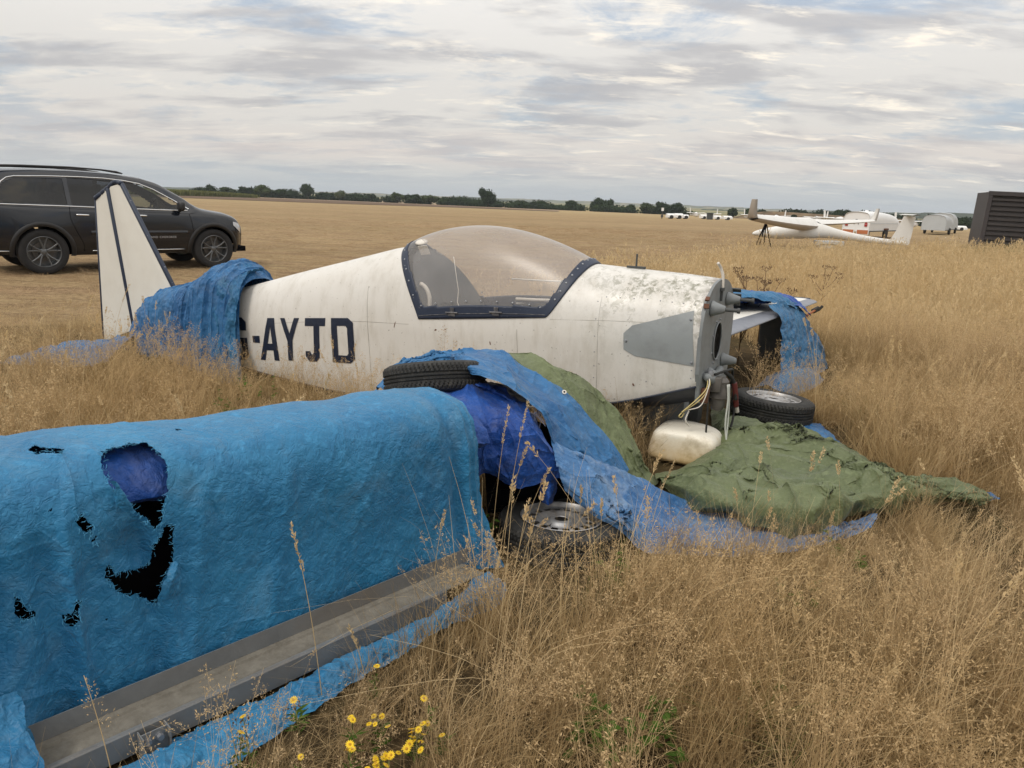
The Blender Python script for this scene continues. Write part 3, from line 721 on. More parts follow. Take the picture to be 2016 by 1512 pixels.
def build_hull():
    ns, nh = 460, 60
    ss = np.concatenate([np.linspace(0, .4, 60), np.linspace(.4, 5.03, ns-60+1)[1:]])
    pts = []
    zs, zt, zn, zk, w = zS(ss), zT(ss), zN(ss), zK(ss), wW(ss)
    # camera side: chine -> shoulder
    lowt = np.linspace(0, 1, 14)
    low = [(w*(.86+.14*u_**.6), zn+(zs-zn)*u_) for u_ in lowt]
    ph = np.linspace(0, np.pi, 2*nh)[1:-1]; arc = [sec(ss, p) for p in ph]
    cols = low+arc+[(-a, b) for a, b in low[::-1]]
    Y = np.stack([c_[0] for c_ in cols], 1); Z = np.stack([c_[1] for c_ in cols], 1); X = np.repeat(ss[:, None], Y.shape[1], 1); X = shear(X, Y)
    # gentle dents in the ply skin
    A = np.stack([X, Y, Z], -1); A[..., 1] += np.sign(Y)*.0025*fbm(A*3.1, 3)
    k_arc = np.clip((Z-sill_z(X))/np.maximum(zt[:, None]-sill_z(X), .02), 0, 1)
    mid = lambda Q: .25*(Q[:-1, :-1]+Q[1:, :-1]+Q[:-1, 1:]+Q[1:, 1:])
    mk = mid(k_arc); ms = mid(X); mz = mid(Z)
    hole = (mz > sill_z(ms)+.03) & (ms > s_front(mk)+.028) & (ms < s_rear(mk)-.03)
    me = fast_mesh('fuselage_shell', A.reshape(-1, 3), grid_faces(len(ss), A.shape[1], ~hole)[:, ::-1], M['plane_white'])
    link(me, 'fuselage_shell', plane)
    # inner skin of the cockpit
    B = A.copy(); B[..., 1] *= .955; B[..., 2] -= .010
    sel = (ms > .35) & (ms < 2.6) & ~hole
    link(fast_mesh('cockpit_lining', B.reshape(-1, 3), grid_faces(len(ss), A.shape[1], sel), M['dark_grey']), 'cockpit_lining', plane)
    # navy belly: chine to keel
    u_ = np.linspace(0, 1, 9); wl = w*.86
    Yb = np.stack([wl*(1-a)**.8 for a in u_], 1); Zb = np.stack([zn+(zk-zn)*a**.75 for a in u_], 1)
    Yb = np.concatenate([Yb*1.006, -Yb[:, ::-1][:, 1:]*1.006], 1); Zb = np.concatenate([Zb, Zb[:, ::-1][:, 1:]], 1)
    Xb = shear(np.repeat(ss[:, None], Yb.shape[1], 1), Yb)
    link(fast_mesh('belly', np.stack([Xb, Yb, Zb], -1).reshape(-1, 3), grid_faces(len(ss), Yb.shape[1]), M['navy_plain']), 'belly', plane)
    # thin painted edge strake along the chine
    mb = MB(); i = slice(0, ns, 6)
    mb.tube([(float(shear(a, b*.865)), b*.865+.004, c_) for a, b, c_ in zip(ss[i], w[i], zn[i])], .007, 6); mb.build('chine_strip', M['navy_plain'], plane, smooth=True)
build_hull()
# canopy: conformal grid between sill, rear hoop and front hoop
def canopy_pt(a, q):
    """a: 0 rear .. 1 front ; q: 0 camera sill .. 1 far sill"""
    k0 = 1-abs(2*q-1)
    # the hoops are defined by height fraction; blend along sections
    kk = math.sin(math.pi*q)**.8
    s = s_rear(kk)*(1-a)+s_front(kk)*a
    p0 = float(ph_sill(s)); ph = p0+(math.pi-2*p0)*q
    y, z = sec(s, ph); y = float(y); z = float(z)
    bulge = math.sin(math.pi*min(1, a**.92))**.82*math.sin(math.pi*q)**.75
    wv = math.sin(math.pi*a)**.7
    z += .185*bulge; y *= 1+.05*wv*math.sin(math.pi*q)
    return s, y, z
NA, NQ = 150, 170
CG = np.array([[canopy_pt(a, q) for q in np.linspace(0, 1, NQ)] for a in np.linspace(0, 1, NA)])
def build_canopy():
    L = np.linalg.norm(np.diff(CG, axis=0), axis=2).cumsum(0); L = np.concatenate([np.zeros((1, NQ)), L]); Lt = L[-1:]
    Q = np.linalg.norm(np.diff(CG, axis=1), axis=2).cumsum(1); Q = np.concatenate([np.zeros((NA, 1)), Q], 1); Qt = Q[:, -1:]
    dl = np.minimum(L/.058, (Lt-L)/.055); dq = np.minimum(Q, Qt-Q)/.080
    # rounded inner corner
    cx = np.minimum(np.clip(2-dl, 0, 1)**3+np.clip(2-dq, 0, 1)**3, 2)
    fr = (dl < 1) | (dq < 1) | (cx > 1.0)
    mid = (fr[:-1, :-1].astype(int)+fr[1:, :-1]+fr[:-1, 1:]+fr[1:, 1:]) >= 2
    n = normals(CG)
    if n[NA//2, NQ//2, 2] < 0: n = -n
    out = CG+n*.007
    ring = fast_mesh('canopy_frame', np.concatenate([out.reshape(-1, 3)]), grid_faces(NA, NQ, mid), M['navy'])
    o = link(ring, 'canopy_frame', plane)
    sm = o.modifiers.new('thick', 'SOLIDIFY'); sm.thickness = .010; sm.offset = -1
    gl = CG-n*.001; grow = ~((fr[:-1, :-1]) & (fr[1:, 1:]))
    g = fast_mesh('canopy_glazing', gl.reshape(-1, 3), grid_faces(NA, NQ, np.ones_like(mid)&~mid), M['canopy'])
    link(g, 'canopy_glazing', plane)
    # screws round the frame
    scr = MB(); scr.lathe([(0, .004), (.004, .0038), (.0062, .002), (.0066, 0)], 10); sc_me = None
    def put(a, q, h=.0075):
        nonlocal sc_me
        i, j = int(a*(NA-1)), int(q*(NQ-1)); p = CG[i, j]+n[i, j]*h
        if sc_me is None:
            o_ = scr.build('screw', M['screw'], plane, smooth=True); sc_me = o_.data
        else: o_ = link(sc_me, 'screw', plane)
        o_.location = Vector(p); o_.rotation_euler = Vector(n[i, j]).to_track_quat('Z', 'Y').to_euler()
    for a in (.06, .17, .29, .40, .51, .62, .73, .84): put(a, .052); put(a, .948)
    for q in (.10, .16, .22, .28, .35, .43, .5, .57, .65, .78): put(.024, q)
    for q in (.09, .14, .19, .25, .31, .37, .44, .5, .56, .69): put(.975, q)
    # two small hinges and a hinge wire below the sill
    for a in (.29, .63):
        i = int(a*(NA-1)); j = 3; p = CG[i, j]; hb = MB()
        hb.tube([(p[0]-.045, p[1]+.014, p[2]-.002), (p[0]+.045, p[1]+.014, p[2]-.007)], .006, 8)
        hb.box((p[0], p[1]+.011, p[2]+.014), (.03, .006, .028), bev=.001); hb.box((p[0], p[1]+.012, p[2]-.016), (.05, .006, .022), bev=.001)
        hb.build('hinge', M['hinge'], plane)
    wr = MB(); wr.tube([(CG[int(a*(NA-1)), 2]+n[int(a*(NA-1)), 2]*.009) for a in np.linspace(.02, .98, 24)], .0022, 5); wr.build('hinge_wire', M['hinge'], plane)
M['seam'] = mat('seam', (.25, .235, .20), .7)
M['screw'] = mat('screw', (.30, .31, .33), .4, .6); M['hinge'] = mat('hinge', (.09, .09, .10), .5, .5, build=wear(40, .6, (.4, .38, .35)))
build_canopy()
def build_cockpit():
    # rear bulkhead with rounded top, just behind the rear hoop, raked forward at its foot
    mb = MB(); P_ = []
    for q in np.linspace(0, 1, 40):
        s = float(s_rear(math.sin(math.pi*q)**.8))-.06; p0 = float(ph_sill(s)); y, z = sec(s, p0+(math.pi-2*p0)*q); P_.append((s, float(y)*.955, float(z)-.012)); P_[-1] = (P_[-1][0]-.13*(1-P_[-1][1]/.3)/2, P_[-1][1], P_[-1][2])
    base = [(1.86, -.28, .42), (1.86, .28, .42)]
    vs = P_+[(1.74, -.29, .45), (1.9, .29, .45), (1.92, 0, .8)]; c_ = len(vs)-1; n_ = len(vs)-1
    mb.add(vs, [(i, (i+1) % n_, c_) for i in range(n_)]); mb.build('rear_bulkhead', M['grey_bulk'], plane)
    # seat, cushion heap, cloths
    mb = MB(); mb.box((1.62, 0, .46), (.5, .46, .05), bev=.015); mb.build('seat', M['dark_grey'], plane, auto=40)
    mb = MB(); mb.box((1.80, .02, .56), (.06, .42, .26), Matrix.Rotation(R(-14), 3, 'Y'), bev=.02); mb.build('seat_back', M['dark_grey'], plane, auto=40)
    def heap(nm, c_, r_, m_, seed):
        th = np.linspace(0, 2*np.pi, 49); ph = np.linspace(0, np.pi/2, 20); T, P2 = np.meshgrid(th, ph, indexing='ij')
        A = np.stack([np.cos(T)*np.sin(P2), np.sin(T)*np.sin(P2), np.cos(P2)], -1)
        A = A*(1+.22*fbm(np.stack([np.cos(T)*2, np.sin(T)*2, P2*2+seed], -1), 3)[..., None])*np.array(r_)+np.array(c_)
        A[-1] = A[0]; link(fast_mesh(nm, A.reshape(-1, 3), grid_faces(49, 20), m_), nm, plane)
    heap('cloth', (1.44, .05, .60), (.24, .17, .17), M['cloth_pink'], 3)
    heap('cloth', (1.72, .12, .60), (.14, .12, .15), M['tarp_teal'], 6)
    # coaming and instrument panel at the front, thin rods inside
    mb = MB(); mb.box((.93, 0, .93), (.03, .50, .24), Matrix.Rotation(R(-8), 3, 'Y'), bev=.03); mb.build('instrument_panel', M['dark_grey'], plane, auto=40)
    for z, a, b in ((.985, 1.50, 1.02), (.845, 1.46, 1.16)):
        mb = MB(); mb.tube([(a, -.24, z-.005), ((a+b)/2, -.25, z), (b, -.22, z+.012)], .0055 if z > .9 else .011, 8); mb.build('rail', M['pale_trim'], plane, smooth=True)
    # control cable hanging inside, curled white hose by the bulkhead, white knob at the crown
    mb = MB(); mb.tube([(1.83, .02, 1.13), (1.80, .03, 1.0), (1.775, .04, .9), (1.77, .06, .82), (1.72, .1, .76), (1.66, .14, .72)], .0028, 6); mb.build('cable', M['pale_trim'], plane, smooth=True)
    mb = MB(); mb.tube([(1.915+.006*math.sin(a), .19-.0*a+.01*math.cos(a), .80+.115*math.cos(a)) if False else (1.985-.085*math.sin(a), .215, .83+.115*math.cos(a)) for a in np.linspace(.1, 3.0, 22)], .014, 10); mb.build('hose', M['pale_trim'], plane, smooth=True)
    mb = MB(); mb.lathe([(0, .012), (.035, .011), (.043, .004), (.043, -.004), (.0, -.006)], 24)
    o = mb.build('air_vent', M['pale_trim'], plane, smooth=True); i, j = 9, int(.37*NQ); n_ = Vector((CG[i, j]-np.array([CG[i, j][0], 0, .8]))).normalized()
    o.location = Vector(CG[i+8, j])-n_*.008; o.rotation_euler = n_.to_track_quat('Z', 'Y').to_euler()
    mb = MB(); mb.box((0, 0, 0), (.075, .004, .07), bev=.001); o = mb.build('placard', M['pale_trim'], plane); o.location = Vector(CG[20, int(.31*NQ)])-n_*.02; o.rotation_euler = (R(-28), R(8), 0)
M['grey_bulk'] = mat('grey_bulk', (.075, .082, .088), .6, build=wear(5, .3, (.13, .13, .13)))
M['cloth_pink'] = mat('cloth_pink', (.30, .22, .18), .9); M['pale_trim'] = mat('pale_trim', (.62, .58, .52), .5)
build_cockpit()

# registration letters, as painted on the side
def reg_map(px, py, off=.003):
    """photo point of the lettering -> hull side"""
    s, z = onp(px, py, .27)
    for _ in range(6):
        y = float(side_y(s, z)); s, z = onp(px, py, y)
    return s, z
def letter_fn(x0t, x0b, x1t, x1b, yt0, yt1, yb0, yb1):
    c_ = [reg_map(x0t, yt0), reg_map(x1t, yt1), reg_map(x0b, yb0), reg_map(x1b, yb1)]
    def fn(u_, v_, off):      # u 0..1 left-right, v 0 top..1 bottom
        a = [c_[0][i]*(1-u_)+c_[1][i]*u_ for i in (0, 1)]; b = [c_[2][i]*(1-u_)+c_[3][i]*u_ for i in (0, 1)]
        s, z = a[0]*(1-v_)+b[0]*v_, a[1]*(1-v_)+b[1]*v_
        return onhull(s, z, off)
    return fn
GL = {
 'D': [[(0, 0), (.78, 0), (1, .10), (1, .90), (.80, 1), (0, 1)], [(.27, .17), (.27, .83), (.66, .83), (.73, .78), (.73, .22), (.66, .17)]],
 'J': [[(0, 0), (1, 0), (1, .18), (.72, .18), (.72, .90), (.56, 1), (.18, 1), (0, .88), (0, .76), (.24, .76), (.30, .83), (.38, .83), (.43, .78), (.43, .18), (0, .18)]],
 'Y': [[(0, 0), (.24, 0), (.50, .36), (.74, 0), (1, 0), (.64, .52), (.64, 1), (.37, 1), (.37, .54)]],
 'A': [[(.30, 0), (.70, 0), (1, 1), (.74, 1), (.69, .76), (.31, .76), (.26, 1), (0, 1)], [(.50, .20), (.37, .60), (.63, .60)]],
 '-': [[(0, 0), (1, 0), (1, 1), (0, 1)]],
 'G': [[(.18, 0), (.82, 0), (1, .10), (1, .30), (.74, .30), (.74, .20), (.66, .16), (.34, .16), (.26, .21), (.26, .79), (.34, .84), (.66, .84), (.74, .79), (.74, .62), (.52, .62), (.52, .47), (1, .47), (1, .90), (.82, 1), (.18, 1), (0, .90), (0, .10)]],
}
for ch, q in (('G', (440, 448, 484, 492, 624, 625, 708, 709)), ('-', (497, 499, 511, 512, 661, 661, 674, 675)), ('A', (517, 514, 550, 551, 626, 626, 708, 710)),
              ('Y', (552, 556, 589, 590, 626, 626, 709, 710)), ('J', (601, 603, 641, 641, 626, 626, 711, 713)), ('D', (652, 656, 695, 700, 626, 626, 713, 716))):
    fn = letter_fn(*q); mb = MB(); mb.poly(GL[ch], fn, .0035, cuts=3); mb.build('painted_letter', M['letter'], plane)
# grey cowling panel let into the nose side
def quadpanel():
    pts = [(1232, 656), (1250, 641), (1290, 632), (1376, 612), (1376, 722), (1255, 701), (1232, 688)]
    L = [reg_map(*p) for p in pts]
    mb = MB(); mb.poly([L], lambda x, y, off: onhull(x, y, off), .004, cuts=5); o = mb.build('side_panel', M['panel_grey'], plane, auto=30)
    b = MB()
    for p in ((1237, 671), (1370, 630), (1371, 715)):
        s, z = reg_map(*p); x, y, z = onhull(s, z, .007); b2 = MB(); b2.lathe([(0, .005), (.006, .004), (.008, 0)], 10, Matrix.Translation((x, y, z))@Matrix.Rotation(R(-90), 4, 'X')); b2.build('bolt', M['screw'], o)
quadpanel()
M['rusty'] = mat('rusty', (.13, .055, .03), .85, build=wear(20, .6, (.04, .03, .025)))
# panel seam along the sill and small scuffs
for P_ in ([(.05, .865), (.5, .848), (.95, .815)], [(2.0, .675), (2.6, .63), (3.4, .52)], [(1.15, .12), (1.16, .5), (1.17, .73)], [(.62, .28), (.62, .6), (.63, .98)], [(2.35, .10), (2.36, .5), (2.38, .9)]):
    Q = catmull(np.array(P_), 24); mb = MB(); mb.tube([onhull(a, b, .0002) for a, b in Q], .0011, 4, cap=False); mb.build('seam', M['seam'], plane)
def dots(P_, n_):
    Q = catmull(np.array(P_), n_)
    for a, b in Q:
        x, y, z = onhull(a, b, .0); o_ = link(RIV, 'rivet', plane); o_.location = (x, y, z); o_.rotation_euler = (R(-90), 0, 0)
rb_ = MB(); rb_.lathe([(0, .0016), (.003, .0014), (.0042, 0)], 8); rv = rb_.build('rivet', M['screw'], plane); RIV = rv.data; rv.location = onhull(.30, .50, 0); rv.rotation_euler = (R(-90), 0, 0)
dots([(.03, .60), (.035, .50)], 3); dots([(.05, .98), (.3, .985), (.6, .98)], 8); dots([(.5, .36), (.9, .27), (1.1, .23)], 6); dots([(.64, .34), (.64, .6), (.65, .95)], 8)
for (a, b), (w_, h_), r_ in (((1.36, .62), (.009, .026), .2), ((1.78, .66), (.02, .012), .6), ((1.70, .672), (.012, .006), 0), ((2.12, .66), (.007, .05), -.3), ((.38, .47), (.012, .02), .4)):
    x, y, z = onhull(a, b, .0012); mb = MB(); mb.add([(-w_/2, 0, -h_/2), (w_*.3, 0, -h_*.4), (w_/2, 0, h_*.1), (0, 0, h_/2), (-w_*.4, 0, h_*.2)], [(0, 1, 2, 3, 4)]); o_ = mb.build('paint_chip', M['rusty'], plane); o_.location = (x, y, z); o_.rotation_euler = (0, r_, 0)
# firewall
FWA = R(0)
def fw(y, z, out=0): return (float(shear(0, y))-out-.004, y, z)
def build_firewall():
    ph = np.linspace(0, np.pi, 60); out = [(float(a), float(b)) for a, b in (sec(np.array(0.), p) for p in ph)]
    zn, zk, w = float(zN(0)), float(zK(0)), float(wW(0))
    loop = [(w*.86, zn), (w*.95, zn+.08)]+out+[(-w*.97, zn+.08), (-w*.93, zk+.02), (-.10, zk-.01), (.10, zk-.01), (w*.80, zk+.03)]
    hole = [(.005+.075*math.cos(a), .80-.06+.115*math.sin(a)) for a in np.linspace(0, 2*np.pi, 33)[:-1]]
    mb = MB(); mb.poly([loop, hole], lambda x, y, off: fw(x, y, off), .012, cuts=0)
    b = len(mb.v); rim = [fw(x, y, .012) for x, y in loop]+[fw(x, y, -.01) for x, y in loop]; k = len(loop)
    mb.add(rim, [(i, (i+1) % k, k+(i+1) % k, k+i) for i in range(k)])
    fwo = mb.build('firewall', M['grey_paint'], plane)
    # rim of the hole, dark box behind it
    mb = MB(); mb.tube([fw(x, y, .016) for x, y in hole+hole[:1]], .006, 6, cap=False); mb.build('hole_rim', M['grey_paint'], fwo, smooth=True)
    mb = MB(); mb.box(fw(.0, .74, -.16), (.02, .34, .42)); mb.box(fw(.0, .74, -.05), (.012, .018, .3)); mb.build('firewall_recess', M['dark_grey'], fwo)
    for a in np.linspace(.3, 2*np.pi+.3, 9)[:-1]:
        mb = MB(); mb.lathe([(0, .006), (.006, .005), (.0075, 0)], 8, Matrix.Translation(fw(.005+.095*math.cos(a), .74+.137*math.sin(a), .012))@Matrix.Rotation(R(-90), 4, 'Y')); mb.build('bolt', M['screw'], fwo)
    # four engine-mount cones
    for (y, z, r_, L, th) in ((.17, .955, .046, .075, 1), (-.13, .985, .042, .075, 1), (.10, .545, .045, .05, 1), (-.15, .60, .042, .085, 1)):
        Mx = Matrix.Translation(fw(y, z, .012))@Matrix.Rotation(R(-90), 4, 'Y')
        mb = MB(); mb.lathe([(r_, 0), (r_, .008), (r_*.85, .02), (r_*.45, L), (r_*.30, L+.004), (0, L+.004)], 20, Mx); o = mb.build('engine_mount', M['grey_paint'], plane, auto=50)
        if z > .9:
            mb = MB(); mb.lathe([(.011, L), (.011, L+.07), (.016, L+.07), (.016, L+.085), (0, L+.085)], 10, Mx); mb.build('mount_bolt', M['dark_grey'], o, auto=40)
    # curved lower bracket
    mb = MB(); mb.tube([fw(.22, .56, .03), fw(.14, .525, .04), fw(.02, .53, .04), fw(-.06, .56, .035)], [.02, .034, .034, .02], 10); mb.build('lower_bracket', M['grey_paint'], plane, smooth=True)
    # grimy fuel pump / carburettor lump
    mb = MB(); Rx = Matrix.Identity(3)
    mb.lathe([(0, .075), (.04, .07), (.055, .05), (.05, .02), (.058, .0), (.058, -.05), (.045, -.06), (.045, -.10), (.03, -.13), (0, -.135)], 16, Matrix.Translation(fw(.07, .46, .075)))
    mb.box(fw(.12, .50, .06), (.08, .07, .09), bev=.008); mb.box(fw(-.01, .40, .05), (.07, .09, .12), bev=.008)
    mb.build('carburettor', M['grimy'], plane, auto=40)
    mb = MB(); mb.lathe([(0, .03), (.018, .028), (.022, .01), (.022, -.02), (.0, -.025)], 12, Matrix.Translation(fw(.17, .56, .04))); mb.build('pipe_union', M['screw'], plane, auto=40)
    mb = MB(); mb.box(fw(.2, .44, .03), (.05, .05, .09), bev=.01); mb.build('solenoid', M['rusty'], plane, auto=40)
    mb = MB(); mb.box(fw(-.04, .385, .05), (.07, .06, .05), bev=.01); mb.build('clamp', M['pale_trim'], plane, auto=40)
    # hoses and wires
    def wire(nm, P_, r_, m_):
        Q = catmull(np.array(P_), 26); mb = MB(); mb.tube(Q, r_, 8); mb.build(nm, m_, plane, smooth=True)
    wire('hose', [fw(-.05, .54, .07), fw(-.09, .50, .10), fw(-.11, .44, .12), fw(-.12, .36, .13)], .013, M['rubber'])
    wire('red_hose', [fw(-.105, .47, .115), fw(-.12, .40, .125), fw(-.15, .31, .13)], .017, M['red_hose'])
    wire('hose_end', [fw(-.15, .315, .13), fw(-.17, .27, .135)], .014, M['pale_trim'])
    wire('hose', [fw(.14, .56, .06), fw(.02, .57, .10), fw(-.09, .55, .10), fw(-.13, .45, .09), fw(-.08, .37, .08)], .008, M['rubber'])
    wire('hose', [fw(.2, .46, .05), fw(.21, .32, .06), fw(.2, .2, .06)], .006, M['rubber'])
    wire('hose', [fw(-.15, .32, .12), fw(-.1, .22, .13), fw(-.04, .12, .12)], .007, M['rubber'])
    wire('wire', [fw(.19, .57, .03), fw(.24, .50, .05), fw(.29, .44, .02), fw(.37, .36, -.05)], .0035, M['yellow_wire'])
    wire('wire', [fw(.185, .57, .03), fw(.22, .51, .06), fw(.275, .43, .03), fw(.35, .365, -.04), fw(.38, .34, -.06), fw(.36, .33, -.05), fw(.34, .35, -.04)], .0035, M['yellow_wire'])
    wire('wire', [fw(.18, .57, .03), fw(.235, .52, .06), fw(.28, .40, .04), fw(.33, .37, -.02)], .0032, M['pale_trim'])
    wire('wire', [fw(.10, .50, .13), fw(.095, .40, .14), fw(.10, .28, .14), fw(.085, .17, .15), fw(.12, .05, .20), fw(.15, -.02, .3)], .0055, M['white_cable'])
    wire('wire', [fw(.085, .50, .135), fw(.08, .38, .145), fw(.08, .27, .15), fw(.09, .12, .16), fw(.10, .03, .22)], .0045, M['white_cable'])
    wire('wire', [fw(.31, .36, -.02), fw(.33, .31, -.03), fw(.31, .27, -.01)], .005, M['pale_trim'])
    # torn bits of cowl flange at the shoulders, bent tube standing on the crown
    for y, z, a, dx_ in ((.285, .98, 20, .03), (.27, 1.02, 50, .025), (-.24, 1.03, -40, .06), (-.28, .99, -20, .055), (-.29, .94, -10, .05)):
        mb = MB(); mb.box(fw(y, z, dx_*.5), (dx_, .012, .028), Matrix.Rotation(R(a), 3, 'X'), bev=.002); mb.build('flange_scrap', M['rusty'] if y > 0 else M['dark_grey'], plane)
    wire('bent_tube', [fw(.02, 1.06, .02), fw(.02, 1.13, .015), fw(.03, 1.18, .0), fw(.06, 1.21, -.01)], .009, M['pale_trim'])
    mb = MB(); mb.box(fw(.02, 1.055, .02), (.02, .05, .02), bev=.003); mb.box(fw(.02, 1.02, .018), (.014, .02, .07), bev=.003); mb.build('latch', M['dark_grey'], plane)
    # mast stub on the coaming ahead of the canopy
    s = .52; zt = float(zT(s)); mb = MB(); mb.box((s, 0, zt+.008), (.12, .02, .014), bev=.002); mb.tube([(s, 0, zt), (s, 0, zt+.09)], .006, 8); mb.build('venturi_mount', M['dark_grey'], plane)
M['grimy'] = mat('grimy', (.12, .11, .10), .6, .3, build=wear(18, .7, (.05, .045, .04))); M['rusty'] = mat('rusty', (.13, .055, .03), .85, build=wear(20, .6, (.04, .03, .025)))
M['red_hose'] = mat('red_hose', (.11, .018, .015), .6); M['yellow_wire'] = mat('yellow_wire', (.50, .40, .16), .5); M['white_cable'] = mat('white_cable', (.50, .52, .48), .5)
build_firewall()
# fin and rudder
def slab(name, outline, th_fn, m_, parent, n=14, edge=None):
    """symmetrical plate; outline quad: TEb, TEt, LEt, LEb in (s,z); lens-shaped thickness"""
    a, b, c_, d_ = [np.array(p) for p in outline]; U = np.linspace(0, 1, n); V = np.linspace(0, 1, n); A = []
    for u_ in U:      # TE -> LE
        row = []
        for v_ in V: row.append((a*(1-u_)+d_*u_)*(1-v_)+(b*(1-u_)+c_*u_)*v_)
        A.append(row)
    A = np.array(A); T = np.array([[th_fn(u_, v_) for v_ in V] for u_ in U])
    F1 = np.stack([A[..., 0], T, A[..., 1]], -1); F2 = np.stack([A[..., 0], -T, A[..., 1]], -1)
    mb = MB(); mb.grid(F1); mb.grid(F2, flip=True)
    for e in (lambda Q: Q[0], lambda Q: Q[-1], lambda Q: Q[:, 0], lambda Q: Q[:, -1]):
        p, q = e(F1), e(F2); mb.grid(np.stack([p, q], 1))
    return mb.build(name, m_, parent, auto=50, weld=True)
P_TEt, P_TEb = (5.593, 1.405), (5.672, .085); P_HT, P_HB = (5.387, 1.500), (5.20, .25); P_TOP0, P_TOP1 = (5.320, 1.555), (5.225, 1.545); P_LEB = (4.50, .42)
rud = slab('rudder', (P_TEb, P_TEt, (P_HT[0]+.012, P_HT[1]), (P_HB[0]+.012, P_HB[1])), lambda u_, v_: .004+.020*u_*(1-.35*v_), M['fin_white'], plane)
fin = slab('fin', ((P_HB[0]-.012, P_HB[1]), (P_HT[0]-.012, P_HT[1]+.01), (P_TOP1[0], P_TOP1[1]), P_LEB), lambda u_, v_: (.026+.012*math.sin(math.pi*min(1, u_*1.4)))*(1-.45*v_)*(1-u_**4)**.5+.002, M['fin_white'], plane)
def edge_strip(pts, r_, nm, par, wid=.02, sc=1.0):
    mb = MB(); P_ = [np.array((p[0], 0, p[1])) for p in pts]
    for i in range(len(P_)-1):
        a, b = P_[i], P_[i+1]; d_ = b-a; L = np.linalg.norm(d_); ang = math.atan2(d_[2], d_[0])
        mb.box((a+b)/2, (L, r_, wid), Matrix.Rotation(-ang, 3, 'Y'), bev=min(r_, wid)*.3)
    mb.build(nm, M['navy'], par, auto=50)
edge_strip([P_TEb, P_TEt], .016, 'trailing_edge_trim', rud, .022)
edge_strip([(P_TEt[0]+.004, P_TEt[1]+.002), (5.50, 1.455), (5.44, 1.487), (5.39, 1.512)], .040, 'rudder_cap', rud, .040)
edge_strip([(P_TEb[0], .085), (5.60, .055), (5.26, .055)], .02, 'rudder_foot_trim', rud, .05)
edge_strip([(5.385, 1.51), P_TOP0, (5.27, 1.562), P_TOP1], .050, 'fin_cap', fin, .035)
edge_strip([P_TOP1, P_LEB], .034, 'leading_edge_trim', fin, .036)
edge_strip([P_HT, P_HB], .070, 'hinge_strip', fin, .038)
for p, q in (((5.30, .95), .036), ((5.36, 1.25), .03), ((5.52, .9), .02), ((5.5, 1.3), .018)):
    pass
# supports under the nose
def block_thing(name, label, cat, c_, d_, rz, m_, tilt=0):
    mb = MB(); mb.box((0, 0, d_[2]/2), d_, bev=.012); return mb.build(name, m_, loc=c_, auto=40, label=label, cat=cat), None
o, _ = block_thing('support_block', 'pale grey box supporting the belly just behind the green tarp edge', 'block', (1.02, 4.98, 0), (.40, .22, .26), 0, M['block_grey'] if 'block_grey' in M else M['grey_paint']); o.rotation_euler = (0, 0, R(-22)); o.scale = (1, 1, 1)
o, _ = block_thing('support_block', 'darker narrow box under the nose, right of the pale grey block', 'block', (1.30, 5.20, 0), (.16, .2, .32), 0, M['dark_grey']); o.rotation_euler = (0, 0, R(-22))
block(np.array([[.98+a, 4.88+b, 0] for a in np.linspace(-.4, .4, 18) for b in np.linspace(-.22, .22, 10)]))

